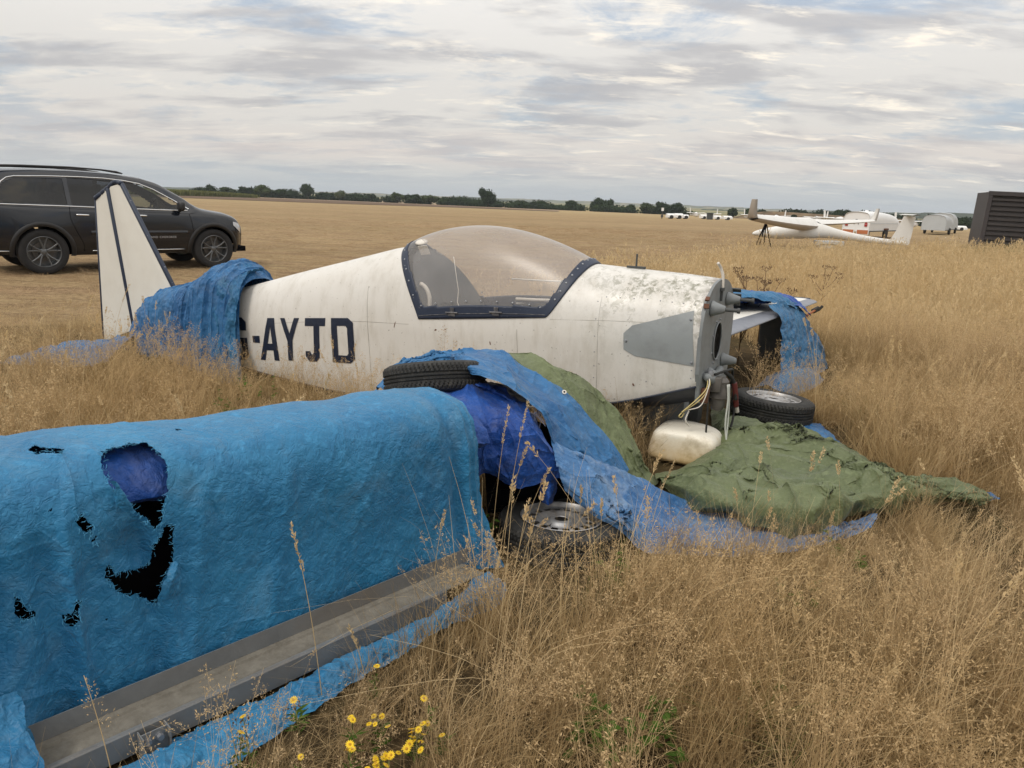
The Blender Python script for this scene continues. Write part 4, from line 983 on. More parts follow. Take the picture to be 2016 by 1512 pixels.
# ------------------------------------------------------------------ the detached wing behind the nose
UPZ0 = np.array([0, 0, 1.])
def build_wing():
    root = empty('detached_wing', (1.25, 4.95, 0), label='detached white wing with a worn grey leading edge lying behind the nose', cat='wing')
    A0 = np.array([1.20, 4.85, .60]); B0 = G(1618, 592, .60); B0 = np.array(B0); L = np.linalg.norm(B0-A0); d_ = (B0-A0)/L
    back = np.array([-d_[1], d_[0], 0]); n_ = 44
    org = np.array([1.25, 4.95, 0])
    def section(u_, part):
        ch = .98*(1-.48*u_); th = .075*(1-.5*u_); le = A0+d_*L*u_+back*0
        tip = max(0, (u_-.93)/.07); ch *= (1-.5*tip**2.5); le = le+back*(.12*tip**2.5)
        th *= (1-.6*tip**2)
        if part == 'le': xs = np.linspace(0, 1, 15); X = .22*xs**1.6
        else: X = np.linspace(.22, 1, 16)
        prof = lambda x: th*(1.9*np.sqrt(np.clip(x, 0, 1))*(1-.25*x)-1.4*x+.0)*1.0
        up = prof(X)*.95; dn = -prof(X)*.55
        return le, ch, X, up, dn
    for part, m_ in (('le', M['wing_le']), ('main', M['plane_white2'])):
        G1 = []
        for u_ in np.linspace(0, 1, n_):
            le, ch, X, up, dn = section(u_, part)
            top = [le+back*ch*x+np.array([0, 0, z]) for x, z in zip(X, up)]; bot = [le+back*ch*x+np.array([0, 0, z-.0]) for x, z in zip(X, dn)]
            G1.append(bot[::-1]+top[1:] if part == 'le' else bot[::-1]+[bot[0]*.5+top[0]*.5]*0+top)
        G1 = np.array(G1)-org
        if part == 'le': mb = MB(); mb.grid(G1); mb.build('leading_edge', m_, root, smooth=True)
        else:
            k = G1.shape[1]//2; mb = MB(); mb.grid(G1[:, :k]); mb.grid(G1[:, k:]); 
            mb.grid(np.stack([G1[-1, :k], G1[-1, k:][::-1]], 1)); mb.build('wing_panel', m_, root, smooth=True)
    tipc = A0+d_*(L+.0)-org
    mb = MB(); tp = [section(1.0, 'main')]; le, ch, X, up, dn = tp[0]
    mb.tube([le-org+back*ch*x+np.array([0, 0, .004]) for x in np.linspace(.0, 1, 10)], [.012]*10, 8); mb.build('tip_rim', M['navy'], root, smooth=True)
    # trestle legs under the wing (hidden in shade) and a red rod with a black clamp at the tip
    for u_ in (.85,):
        p = A0+d_*L*u_+back*.25-org; mb = MB(); mb.box((p[0], p[1], .27), (.08, .4, .54), Matrix.Rotation(math.atan2(d_[1], d_[0]), 3, 'Z'), bev=.01); mb.build('wing_cradle', M['dark_grey'], root)
    return A0, d_, L, back
M['wing_le'] = mat('wing_le', (.19, .20, .23), .38, .2, build=wear(8, .5, (.06, .07, .09)))
M['plane_white2'] = mat('plane_white2', (.70, .68, .63), .5, build=wear(6, .3, (.45, .42, .36)))
WA0, WD, WL, WB = build_wing()
for k_ in np.linspace(-.05, 1.0, 24): block(WA0+WD*WL*np.linspace(0, 1, 60)[:, None]+WB*k_-UPZ0*.5)
r0_ = G(1582, 625, .42); r1_ = G(1606, 610, .48)
mb = MB(); mb.tube([r0_-np.array([.25, 0, .30]), r0_, r1_], .012, 8); o = mb.build('tie_down_rod', M['red_rod'] if 'red_rod' in M else M['orange'], smooth=True, label='orange rod with a black head sticking out past the wing tip tarp', cat='rod')
mb = MB(); mb.box(r1_, (.09, .05, .05), Matrix.Rotation(R(-30), 3, 'Y'), bev=.012); mb.tube([r1_+np.array([.03, 0, .0]), r1_+np.array([.07, 0, .045])], .015, 8); mb.build('rod_head', M['rubber'], o)

# ------------------------------------------------------------------ wheels
def tyre_mesh(Ro=.285, Ri=.185, Wd=.165):
    n, k = 288, 34; th = np.linspace(0, 2*np.pi, n+1); v = np.linspace(0, 1, k)
    # closed carcass profile from inner bead up sidewall, tread, down
    prof = np.array([(Ri, -.40*Wd), (Ri+.012, -.47*Wd), (Ri+.035, -.50*Wd), (Ri+.07, -.50*Wd), (Ro-.022, -.47*Wd), (Ro-.006, -.42*Wd), (Ro, -.36*Wd)])
    mid = np.array([(Ro+.003, x*Wd) for x in np.linspace(-.33, .33, 25)]); prof = np.concatenate([prof, mid, prof[::-1]*[1, -1]])
    T, K = np.meshgrid(th, np.arange(len(prof)), indexing='ij'); r_ = prof[K, 0].copy(); z_ = prof[K, 1]
    tr = (K >= 6) & (K <= 32); zz = z_/Wd
    groove = (np.abs(np.abs(zz)-.13) < .022) | (np.abs(zz) < .012)
    lug = ((T/(2*np.pi)*72+np.abs(zz)*3.2) % 1 < .26) & (np.abs(zz) > .15)
    sipe = ((T/(2*np.pi)*96+zz*4) % 1 < .2) & (np.abs(zz) < .12) & (np.abs(zz) > .02)
    r_ = r_-.008*(tr & (groove | lug))-.004*(tr & sipe)
    r_ = r_+.0016*((K >= 3) & (K <= 4))*((T*60/np.pi) % 1 > .5)
    A = np.stack([r_*np.cos(T), r_*np.sin(T), z_], -1); A[-1] = A[0]
    return fast_mesh('tyre', A.reshape(-1, 3), grid_faces(n+1, len(prof)), M['rubber'])
TYRE = tyre_mesh(); TYRE.set_sharp_from_angle(angle=R(35))
def rim_mesh(Ri=.185, Wd=.15):
    mb = MB(); n = 160
    # well and outer lip
    mb.lathe([(Ri+.004, .078), (Ri-.001, .080), (Ri-.006, .074), (Ri-.010, .058), (Ri-.022, .050), (Ri-.026, .020), (Ri-.028, -.05), (Ri-.005, -.07), (Ri, -.075)], 72)
    prof = [(.158, .012), (.155, .022), (.150, .030), (.145, .034), (.139, .0355), (.133, .0365), (.127, .037), (.121, .037), (.115, .036), (.108, .033), (.098, .026), (.088, .020), (.078, .018), (.068, .020), (.060, .026), (.054, .034), (.048, .038), (.040, .040), (.034, .040), (.030, .036)]
    th = np.linspace(0, 2*np.pi, n+1); A = np.array([[(r_*math.cos(a), r_*math.sin(a), z_+.026) for r_, z_ in prof] for a in th]); A[-1] = A[0]
    T = (th[:-1]+th[1:])/2; rm = np.array([(prof[i][0]+prof[i+1][0])/2 for i in range(len(prof)-1)])
    TT, RR = np.meshgrid(T, rm, indexing='ij'); ph = (TT/(2*np.pi)*16) % 1
    slot = (np.abs(ph-.5) < .30) & (RR > .116) & (RR < .1485)
    for a in np.linspace(0, 2*np.pi, 5)[:-1]: slot |= np.hypot(RR*np.cos(TT)-.072*math.cos(a+.4), RR*np.sin(TT)-.072*math.sin(a+.4)) < .0085
    mb.grid(A, ~slot)
    o = mb.build('rim', M['steel_rim'], auto=35, weld=True); me = o.data; bpy.data.objects.remove(o); return me
RIM = rim_mesh()
def wheel(px, py, z, label, tilt=(0, 0, 0), rim=True, sc=1.0, Y=None, group='loose wheels holding down the tarps', nm='loose_wheel'):
    c_ = G(px, py, z) if Y is None else PY(px, py, Y)
    root = empty(nm, c_, label=label, cat='wheel' if rim else 'tyre', group=group); root.rotation_euler = tilt; root.scale = (sc,)*3
    link(TYRE, 'tyre', root)
    if rim: link(RIM, 'rim', root); 
    mb = MB(); mb.lathe([(0, -.06), (.155, -.06)], 24); mb.build('rim_back', M['dark_grey'], root) if rim else None
    return root
wheel(1103, 1047, .055, 'wheel with silver steel rim lying in grass below the royal blue tarp', (R(-3), R(2), .3))
wheel(1519, 801, .15, 'wheel with dusty rim lying on blue tarp beyond the aircraft nose', (R(3), R(4), 1.1))
wheel(857, 747, 0, 'bare tyre lying on top of the mound against the fuselage, half under blue tarp', (R(-17), R(-6), 0), rim=False, sc=.86, Y=3.46, nm='loose_tyre')
block(np.array([[0.236+.28*math.cos(a), 3.0+.28*math.sin(a), 0] for a in np.linspace(0, 6.28, 40)]+[[.236+.15*math.cos(a), 3.0+.15*math.sin(a), 0] for a in np.linspace(0, 6.28, 24)]+[[.236, 3.0, 0]]))
# ------------------------------------------------------------------ yellowed plastic can
def can():
    c_ = G(1350, 912, .0); n = 64; th = np.linspace(0, 2*np.pi, n+1); ph = np.linspace(-np.pi/2, np.pi/2, 40); T, P_ = np.meshgrid(th, ph, indexing='ij')
    e = .34; f_ = lambda q, k: np.sign(q)*np.abs(q)**k
    A = np.stack([.215*f_(np.cos(P_), e)*f_(np.cos(T), e), .19*f_(np.cos(P_), e)*f_(np.sin(T), e), .095+.095*f_(np.sin(P_), e*1.1)], -1)
    A[..., 0] *= 1-.12*A[..., 2]/.19; A[..., 2] += .025*np.clip(1-(A[..., 0]/.2)**2, 0, 1)*(A[..., 2] > .11)
    A[..., 2] -= .012*np.exp(-((np.abs(A[..., 0])-.12)/.01)**2)*(A[..., 2] < .2)*0
    A[..., 1] += .006*fbm(A*6, 3); A[-1] = A[0]
    root = empty('plastic_can', c_+np.array([0, .05, .01]), R(-18), label='white plastic can stained yellow, standing in grass under the nose', cat='container')
    root.rotation_euler = (R(-4), R(3), R(-24))
    link(fast_mesh('can_body', A.reshape(-1, 3), grid_faces(n+1, 40), M['can']), 'can_body', root)
    block(np.array([[c_[0]+a, c_[1]+.05+b, 0] for a in np.linspace(-.2, .2, 9) for b in np.linspace(-.14, .14, 7)]))
can()
# ================================================================== tarpaulins
PR = np.array([-.04, 2.93, 0.]); EE = np.array([-.696, -.718, 0.]); EE /= np.linalg.norm(EE); NI = np.array([EE[1], -EE[0], 0.])
if NI[1] < 0: NI = -NI
UPZ = np.array([0, 0, 1.])
def bp(l, off, z): return PR+EE*l+NI*off+UPZ*z
def wrinkle(A, big=.012, small=.004, sb=5., ss=17., seed=0, stretch=(1, 1, 1), tri=0.0):
    """folds and crinkles pushed along the normals of a dense sheet"""
    n = normals(A); P_ = A*np.array(stretch)
    w = P_*sb+seed+.5*np.stack([fbm(P_*3+seed, 2), fbm(P_*3+9+seed, 2), fbm(P_*3+21+seed, 2)], -1)
    d_ = big*(ridged(w, 3)-.55)+small*(ridged(P_*ss+seed*2, 3)-.55)+.35*small*fbm(P_*60+seed, 2)
    return A+n*d_[..., None]
def ragged(A, amp=.02, fr=12, seed=0, sides='nsew'):
    """pull the borders in and out so no hem is straight"""
    A = A.copy(); nu, nv = A.shape[:2]; iu = np.linspace(0, 1, nu)[:, None]; iv = np.linspace(0, 1, nv)[None]
    du = np.gradient(A, axis=0)*nu; dv = np.gradient(A, axis=1)*nv
    lu = np.linalg.norm(du, axis=2, keepdims=True)+1e-6; lv = np.linalg.norm(dv, axis=2, keepdims=True)+1e-6
    a = fbm(np.stack([A[..., 0]*fr, A[..., 1]*fr, A[..., 2]*fr+seed], -1), 3)
    if 'n' in sides: A = A+(dv/lv)*(np.exp(-iv/.05)*a*amp)[..., None]
    if 's' in sides: A = A+(dv/lv)*(np.exp(-(1-iv)/.05)*a*amp)[..., None]
    if 'w' in sides: A = A+(du/lu)*(np.exp(-iu/.05)*a*amp)[..., None]
    if 'e' in sides: A = A+(du/lu)*(np.exp(-(1-iu)/.05)*a*amp)[..., None]
    return A
def folds(A, n, seed, L=(.2, .8), w=(.018, .045), h=(.02, .06), ang=None, spread=.9, lo=.0, uv='xy'):
    """single creases laid over a sheet: a sharp crest with one steep and one long flank"""
    rng = np.random.default_rng(seed); n_ = normals(A); n_ = n_*np.sign(n_[..., 2].mean()+1e-9); out = np.zeros(A.shape[:2]); flat = A.reshape(-1, 3)
    nu, nv = A.shape[:2]; wob = .012*perlin(A*9+seed)
    if uv == 'arc':
        U = np.linalg.norm(np.diff(A, axis=0), axis=2).mean(1).cumsum(); V = np.linalg.norm(np.diff(A, axis=1), axis=2).mean(0).cumsum()
        XY = np.stack(np.meshgrid(np.r_[0, U], np.r_[0, V], indexing='ij'), -1)
    else: XY = A[..., :2]
    for _ in range(n):
        c_ = XY[rng.integers(int(nu*.04), int(nu*.96)), rng.integers(int(nv*.04), int(nv*.96))]
        a = (rng.uniform(0, np.pi) if ang is None else ang+rng.normal()*spread); l = rng.uniform(*L)/2; d_ = np.array([math.cos(a), math.sin(a)]); q = XY-c_[:2]
        al = q@d_; pe = q@np.array([-d_[1], d_[0]])+.10*np.sin(al*rng.uniform(2, 6)+rng.uniform(0, 6))*l*2+wob
        ww = rng.uniform(*w); side = np.where(pe > 0, 1.0, rng.uniform(1.8, 3.2)); hh = rng.uniform(*h)*rng.choice([1, 1, 1, -.6])
        out += hh*np.exp(-(np.abs(pe)/(ww*side))**1.15)*np.clip(1.15-(al/l)**2, 0, 1)
    nu_, nv_ = A.shape[:2]; e = np.minimum(1, 9*np.minimum(np.linspace(lo, 1, nu_), np.linspace(1, lo, nu_)))[:, None]*np.minimum(1, 9*np.minimum(np.linspace(lo, 1, nv_), np.linspace(1, lo, nv_)))[None]
    return A+n_*(out*e)[..., None]
def C3(p):
    """control point: (px,py,Y) or (px,py,'z',z)"""
    if len(p) == 4: q = G(p[0], p[1], p[3])
    else: q = PY(*p)
    q = np.array(q); q[2] = max(q[2], .03); return q
def sheet(name, rows, matn, nu, nv, parent=None, wr=None, rg=(.012, 12), zfloor=True, mask_fn=None, thick=0, blk=True, fn=None, rel=0, **kw):
    C_ = np.array([[C3(p) for p in r] for r in rows]) if not isinstance(rows, np.ndarray) else rows
    A = patch(C_, nu, nv)
    if rel: # slacken the control surface
        pass
    if fn: A = fn(A)
    if rg: A = ragged(A, rg[0], rg[1])
    if wr: A = wrinkle(A, **wr)
    if zfloor: A[..., 2] = np.maximum(A[..., 2], .030+.006*fbm(A*20, 2))
    if blk: block(A[::6, ::6])
    msk = None
    if mask_fn is not None: msk = mask_fn(A)
    me = fast_mesh(name, A.reshape(-1, 3), grid_faces(nu, nv, msk), M[matn])
    o = link(me, name, parent, **kw); o['_'] = 0; del o['_']
    return o, A

# ---- long covered bundle standing on the galvanised channel
bundle = empty('covered_bundle', tuple(bp(.9, .3, 0)), label='long waist-high bundle under a torn light blue tarpaulin beside the steel channel', cat='covered bundle')
BO = bp(.9, .3, 0)
def child(o, par, org):
    o.parent = par; o.data.transform(Matrix.Translation(Vector(-np.asarray(org)))); return o
def zr(l): return float(np.interp(l, [-.05, 0, .08, .42, .75, 1.04, 1.42, 1.68, 2.2, 3.2], [.655, .690, .735, .775, .783, .795, .822, .832, .86, .90]))
def cover_rows(shrink=0.0):
    rows = []
    for l in (.125, .145, .17, .22, .30, .42, .54, .66, .78, .9, 1.0, 1.1, 1.18, 1.25, 1.31, 1.36, 1.41, 1.45, 1.49, 1.53, 1.57, 1.61, 1.65, 1.70, 1.76, 1.83, 1.9, 2.1, 2.5, 3.2):
        h = zr(l); fl = max(0, 1-(l-.125)/.2)      # right hem flares out a little
        zb = .085 if l > .34 else .085-.30*(.34-l); zb = max(zb, .02)
        over = np.clip((l-1.72)/.14, 0, 1)           # beyond the channel end the skirt falls forward
        o = shrink
        r = [(-.018-.06*fl-.19*over, zb-.05*over), (-.018-.035*fl-.15*over, zb+.06), (-.010-.015*fl-.05*over, zb+.16), (.0, zb+.30), (.0, h-.27), (.004, h-.165), (.035, h-.075), (.105, h-.022), (.25, h), (.36, h-.012), (.50, h-.09), (.60, h-.26), (.64, h-.5), (.66, .03)]
        rows.append([bp(l-.10*fl*max(0, 1-z_/h)**2.2, off+(o if off < .3 else -o), z_-(o if z_ > .5 else 0)) for off, z_ in r])
    return np.array(rows)
HOLES = [
 [(198,889),(216,884),(238,877),(262,874),(286,873),(307,886),(324,904),(332,928),(330,967),(321,990),(318,1008),(315,1029),(304,1041),(286,1020),(265,1005),(253,990),(238,976),(214,949),(203,926)],
 [(324,1031),(341,1032),(341,1068),(339,1106),(324,1136),(315,1166),(310,1184),(295,1187),(268,1172),(226,1166),(220,1148),(208,1139),(211,1115),(220,1115),(226,1130),(262,1120),(286,1115),(298,1100),(301,1077),(312,1062)],
 [(149,1028),(155,1019),(161,1008),(170,1026),(181,1035),(179,1047),(161,1047)], [(182,1062),(191,1049),(191,1056),(184,1068)],
 [(28,1175),(42,1184),(51,1199),(68,1205),(65,1217),(48,1221),(30,1208)], [(150,1184),(161,1184),(156,1205),(158,1220),(143,1231),(125,1225),(128,1212),(146,1208)],
 [(54,887),(71,877),(98,883),(131,886),(120,893),(98,893)], [(100,1004),(108,1003),(107,1008),(101,1008)], [(342,846),(358,846),(357,849),(344,849)], [(208,1219),(213,1219),(213,1224),(208,1224)]]
def mold(A):
    """the big slack forms of this cover: vertical hem fold, sag by the tear, bulges"""
    nu, nv = A.shape[:2]; q = A-PR; l = q@EE; z = A[..., 2]; off = q@NI
    n = normals(A); s = 1 if n[nu//2, nv//4]@(-NI) > 0 else -1; n = n*s
    face = np.clip((.3-off)/.25, 0, 1)
    d_ = .024*np.exp(-((l-.205+.10*(.75-z)**2)/.020)**2)*face-.022*np.exp(-((l-.25+.10*(.75-z)**2)/.030)**2)*face+.010*np.exp(-((l-.155+.12*(.75-z)**2)/.014)**2)*face+.010*np.exp(-((l-.34+.2*(.75-z)**2)/.03)**2)*face
    d_ += .026*fbm(np.stack([l*2.2, z*1.9, l*0+4], -1), 3)
    # folds falling from the tear and toward the left drape
    for l0, a_, w_, k in ((.62, .010, .05, .25), (.80, -.010, .06, .3), (1.02, .012, .045, -.2), (1.60, .026, .018, .02), (1.66, -.020, .03, .02), (1.415, -.024, .03, .05), (1.36, .012, .02, .12), (1.28, .010, .03, -.15), (1.50, .008, .02, .1), (1.86, .030, .03, -.10), (1.80, -.02, .03, -.1), (1.95, -.03, .04, -.1)):
        d_ += a_*np.exp(-((l-l0-k*(z-.35))/w_)**2)*np.clip((.72-z)/.15, 0, 1)*face
    # diagonal pulls
    u_ = l*.8+z*.6; d_ += .0045*(ridged(np.stack([u_*7, (z*.8-l*.6)*2.2, l*0+7], -1), 3)-.6)*face
    # dimple round the flap between the tears
    d_ -= .03*np.exp(-(((l-1.46)/.09)**2+((z-.52)/.09)**2))*face
    A = A+n*d_[..., None]
    sg = -1 if (normals(A)[..., 2].mean() < 0) else 1
    A = folds(A, 46, 101, (.12, .55), (.006, .014), (.002, .006), ang=1.35, spread=.55, uv='arc'); return folds(A, 70, 102, (.05, .22), (.003, .007), (.001, .0032), ang=1.0, spread=1.0, uv='arc')
def bundle_mask(A):
    mid = .25*(A[:-1, :-1]+A[1:, :-1]+A[:-1, 1:]+A[1:, 1:]); q = mid-CAMP; k = q@_f; x = 1008+FPX*(q@_r)/k; y = 756-FPX*(q@_u)/k
    j = fbm(mid*24, 3, gain=.55); x2 = x+8*j+2.2*perlin(mid*np.array([60, 60, 260.])); y2 = y+8*fbm(mid*24+40, 3, gain=.55)+2.2*perlin(mid*np.array([260, 260, 60.]))
    h = np.zeros(x.shape, bool)
    for P_ in HOLES: h |= in_poly(x2, y2, P_)
    h &= (k > .3) & (x > -60) & (x < 1000) & (((mid-PR)@NI) < .30)
    return ~h
cr = cover_rows(); 
o, COVER = sheet('light_blue_cover', cr, 'tarp_light', 1250, 560, wr=dict(big=.003, small=.0014, sb=4, ss=16, seed=3), rg=(.012, 18), fn=mold, mask_fn=bundle_mask, zfloor=False)
child(o, bundle, BO)
# inner royal blue wrap, and a black shell added for the unlit hollow under it
rows = []
for l in (.0, .3, .8, 1.2, 1.5, 1.8, 2.3, 3.1):
    h = zr(l)-.022; rows.append([bp(l, o_, z_) for o_, z_ in ((.11, h-.20), (.09, h-.185), (.07, h-.165), (.055, h-.14), (.085, h-.08), (.15, h-.025), (.25, h-.004), (.36, h-.018), (.48, h-.09), (.56, h-.26))])
def wavy(A):
    q = A-PR; l = q@EE; nv = A.shape[1]; v = np.clip(1-np.linspace(0, 1, nv)/.35, 0, 1)[None]
    A = A.copy(); A[..., 2] += v*(.03*fbm(np.stack([l*7, l*0, l*0+2], -1), 3)+.02); return A
o, _ = sheet('royal_blue_wrap', np.array(rows), 'tarp_royal', 420, 120, wr=dict(big=.010, small=.003, sb=8, ss=20, seed=8), rg=None, fn=wavy, blk=False, zfloor=False)
child(o, bundle, BO)
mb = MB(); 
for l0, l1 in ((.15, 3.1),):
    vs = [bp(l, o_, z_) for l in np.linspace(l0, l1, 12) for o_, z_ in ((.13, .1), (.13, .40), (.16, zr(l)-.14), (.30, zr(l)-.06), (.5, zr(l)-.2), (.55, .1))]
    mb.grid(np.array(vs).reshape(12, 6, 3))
o = mb.build('hollow_shade', M['black'], smooth=True); child(o, bundle, BO)
# frayed threads at the tears
def threads():
    mb = MB(); rng = np.random.default_rng(4); pts = COVER.reshape(-1, 3); q = pts-CAMP; k = q@_f; X = 1008+FPX*(q@_r)/k; Y = 756-FPX*(q@_u)/k; okk = ((pts-PR)@NI) < .3
    idx = np.where(okk & (X > -20) & (X < 400) & (Y > 860) & (Y < 1260))[0]; X = X[idx]; Y = Y[idx]
    for H_ in HOLES[:7]:
        n = len(H_); per = sum(math.dist(H_[i], H_[(i+1) % n]) for i in range(n))
        cx, cy = np.mean(H_, 0)
        for _ in range(int(per/3.2)):
            i = rng.integers(n); a = np.array(H_[i], float); b = np.array(H_[(i+1) % n], float); p = a+(b-a)*rng.uniform()+rng.normal(size=2)*2.5
            j = idx[np.argmin((X-p[0])**2+(Y-p[1])**2)]; P0 = COVER.reshape(-1, 3)[j]-NI*.004
            if rng.uniform() < .6: dr = np.array([0, 0, -1.])*np.sign(cy-p[1])*(-1)
            else: dr = EE*np.sign(p[0]-cx)*1.0
            L = rng.uniform(.004, .017); w_ = rng.normal(size=3)*.35; dr = dr+w_; dr = dr/np.linalg.norm(dr)
            mb.tube([P0, P0+dr*L*.5-NI*.002, P0+dr*L+rng.normal(size=3)*.003], [.0007, .0006, .0004], 3, cap=False)
    o = mb.build('frayed_thread', M['thread'], kind='stuff'); child(o, bundle, BO)
M['thread'] = mat('thread', (.07, .30, .50), .7)
threads()
def flap(pts, name='torn_flap', seed=1):
    o, A = sheet(name, [[(x, y, Y) for x, y, Y in r] for r in pts], 'tarp_light', 60, 50, wr=dict(big=.004, small=.002, sb=14, ss=40, seed=seed), rg=(.006, 40), blk=False, zfloor=False); child(o, bundle, BO)
def onb(px, py, out=.0):      # point on the (undisplaced) face of the bundle, OUT metres in front
    v = ray(px, py); A = PR-NI*out; tt = ((A-CAMP)@NI)/(v@NI); return float((CAMP+v*tt)[1])
fy = lambda x, y, o_: (x, y, onb(x, y, o_))
flap([[fy(343, 1104, .02), fy(325, 1140, .035), fy(309, 1188, .02)], [fy(352, 1112, .035), fy(342, 1144, .05), fy(332, 1182, .03)], [fy(356, 1122, .018), fy(358, 1142, .02), fy(357, 1164, .015), ][:3]], seed=2)
flap([[fy(214, 948, .008), fy(238, 976, .010), fy(256, 1004, .008)], [fy(228, 952, .02), fy(246, 978, .024), fy(264, 1008, .012)], [fy(224, 975, .010), fy(236, 1000, .012), fy(262, 1011, .008)]], seed=5)

# ---- galvanised channel
rail = empty('steel_channel', tuple(bp(1.05, -.12, .05)), label='long galvanised steel channel lying along the foot of the torn light blue tarpaulin', cat='steel rail')
RO = bp(1.05, -.12, .05)
def strip_mesh(prof, l0, l1, nm, m_, skew=0):
    n = 40; A = np.array([[bp(l+skew*(off+.06), off+.010, z+.010) for off, z in prof] for l in np.linspace(l0, l1, n)]); mb = MB(); mb.grid(A-RO); o = mb.build(nm, m_, rail)
    o.modifiers.new('t', 'SOLIDIFY').thickness = .003; return o
strip_mesh([(-.062, .150), (-.064, .092)], .22, 1.83, 'back_flange', M['galv'])
strip_mesh([(-.064, .0915), (-.084, .0905), (-.088, .084), (-.1705, .084)], .25, 1.83, 'web', M['dirt_web'], skew=.25)
strip_mesh([(-.171, .0842), (-.173, .097), (-.187, .099), (-.190, .094), (-.191, .026), (-.176, .021)], .45, 1.79, 'front_flange', M['galv'], skew=.1)
mb = MB(); b0 = bp(1.50, -.206, .060)-RO; Rb = Matrix.Rotation(math.atan2(EE[1], EE[0]), 3, 'Z')
mb.box(b0+EE*.035, (.004, .045, .085), Rb, bev=.001); mb.box(b0-EE*.0, (.07, .004, .085), Rb, bev=.001); mb.box(b0-EE*.035, (.004, .045, .085), Rb, bev=.001)
brk = mb.build('bracket', M['galv'], rail)
for k in (-.012, .02):
    b = MB(); b.lathe([(0, .012), (.009, .012), (.009, 0), (.013, 0), (.013, -.002), (0, -.002)], 6, Matrix.Translation(Vector(b0+EE*k-NI*.004+UPZ*.02))@Matrix.Rotation(math.atan2(-NI[1], -NI[0]), 4, 'Z')@Matrix.Rotation(R(90), 4, 'Y')); b.build('bolt', M['screw'], brk)
for l in (1.74, 1.70, .9): 
    b = MB(); b.lathe([(0, .001), (.005, .001), (.006, 0)], 10, Matrix.Translation(Vector(bp(l, -.15, .0852)-RO))); b.build('rivet', M['screw'], rail)

# ---- skirt of blue tarp rolled out below the channel
rows = []
for k, (l, w0, w1, h) in enumerate([(.16, .16, .20, .03), (.24, .17, .26, .10), (.33, .18, .28, .11), (.42, .185, .27, .075), (.55, .19, .265, .05), (.75, .195, .29, .055), (.95, .20, .30, .06), (1.1, .20, .33, .055), (1.25, .20, .36, .05), (1.4, .20, .40, .06), (1.55, .21, .43, .07), (1.7, .21, .46, .07), (1.85, .16, .52, .07), (2.1, .12, .62, .08)]):
    rows.append([bp(l, -w0, .018), bp(l, -(w0*.75+w1*.25), h*.8), bp(l+.01, -(w0*.5+w1*.5), h), bp(l, -(w0*.2+w1*.8), h*.7), bp(l, -w1, .012)])
sheet('tarp_skirt', np.array(rows), 'tarp_light', 420, 90, wr=dict(big=.017, small=.006, sb=11, ss=28, seed=12), rg=(.02, 14), label='crumpled light blue tarp edge lying in grass below the steel channel', cat='tarpaulin')
# left heap where the cover drops over the channel end
rows = []
for k, (l, f_) in enumerate([(1.76, .0), (1.80, .5), (1.86, 1), (1.95, 1.1), (2.1, 1.2), (2.4, 1.3)]):
    rows.append([bp(l, -.03, .26), bp(l, -.09-.01*f_, .20), bp(l, -.15-.03*f_, .155), bp(l, -.21-.04*f_, .115), bp(l, -.25-.08*f_, .06), bp(l, -.30-.12*f_, .02)])
o, _ = sheet('cover_drape', np.array(rows), 'tarp_light', 160, 120, wr=dict(big=.014, small=.004, sb=9, ss=24, seed=14), rg=(.02, 14)); child(o, bundle, BO)

# ---- royal blue wrap sticking out past the light cover
roy = empty('royal_blue_tarp', (0, 3.2, 0), label='crumpled royal blue tarpaulin between the light blue bundle and the tyre mound', cat='tarpaulin')
RY0 = np.array([0, 3.2, 0.])
o, _ = sheet('tarp_body', [[(850, 744, 3.75), (845, 752, 3.38), (862, 768, 3.24), (890, 802, 3.10), (915, 860, 3.03), (930, 920, 3.03), (940, 952, 3.05)],
    [(905, 742, 3.75), (900, 752, 3.38), (918, 770, 3.24), (945, 812, 3.10), (962, 862, 3.06), (960, 915, 3.07), (958, 935, 3.10)],
    [(960, 748, 3.75), (950, 760, 3.38), (968, 785, 3.26), (995, 828, 3.13), (1005, 875, 3.10), (1010, 925, 3.10), (1015, 962, 3.12)],
    [(1012, 762, 3.75), (995, 775, 3.38), (1018, 798, 3.28), (1042, 840, 3.18), (1055, 885, 3.15), (1055, 922, 3.15), (1055, 955, 3.15)],
    [(1065, 790, 3.75), (1040, 800, 3.38), (1058, 825, 3.30), (1078, 865, 3.22), (1096, 895, 3.20), (1108, 922, 3.20), (1114, 938, 3.22)]],
    'tarp_royal', 240, 220, wr=dict(big=.010, small=.0022, sb=5, ss=16, seed=22, stretch=(1, 1, .7)), rg=(.012, 16), fn=lambda A: folds(folds(A, 22, 44, (.12, .5), (.008, .022), (.008, .022), ang=1.2, spread=.5, uv='arc'), 50, 45, (.05, .2), (.003, .008), (.002, .007), uv='arc')); child(o, roy, RY0)
o, _ = sheet('rolled_edge', [[(846, 752, 3.46), (852, 750, 3.38), (862, 756, 3.34), (866, 764, 3.36)], [(888, 746, 3.46), (894, 742, 3.36), (905, 752, 3.31), (906, 762, 3.34)], [(940, 752, 3.46), (950, 750, 3.34), (962, 766, 3.29), (960, 778, 3.33)],
    [(985, 768, 3.46), (998, 772, 3.33), (1006, 790, 3.27), (1000, 800, 3.31)], [(1025, 792, 3.45), (1040, 800, 3.33), (1042, 818, 3.26), (1034, 826, 3.30)], [(1048, 812, 3.45), (1058, 822, 3.36), (1056, 834, 3.30), (1048, 838, 3.32)]],
    'tarp_royal', 200, 50, wr=dict(big=.014, small=.004, sb=12, ss=30, seed=25), rg=(.012, 20)); child(o, roy, RY0)
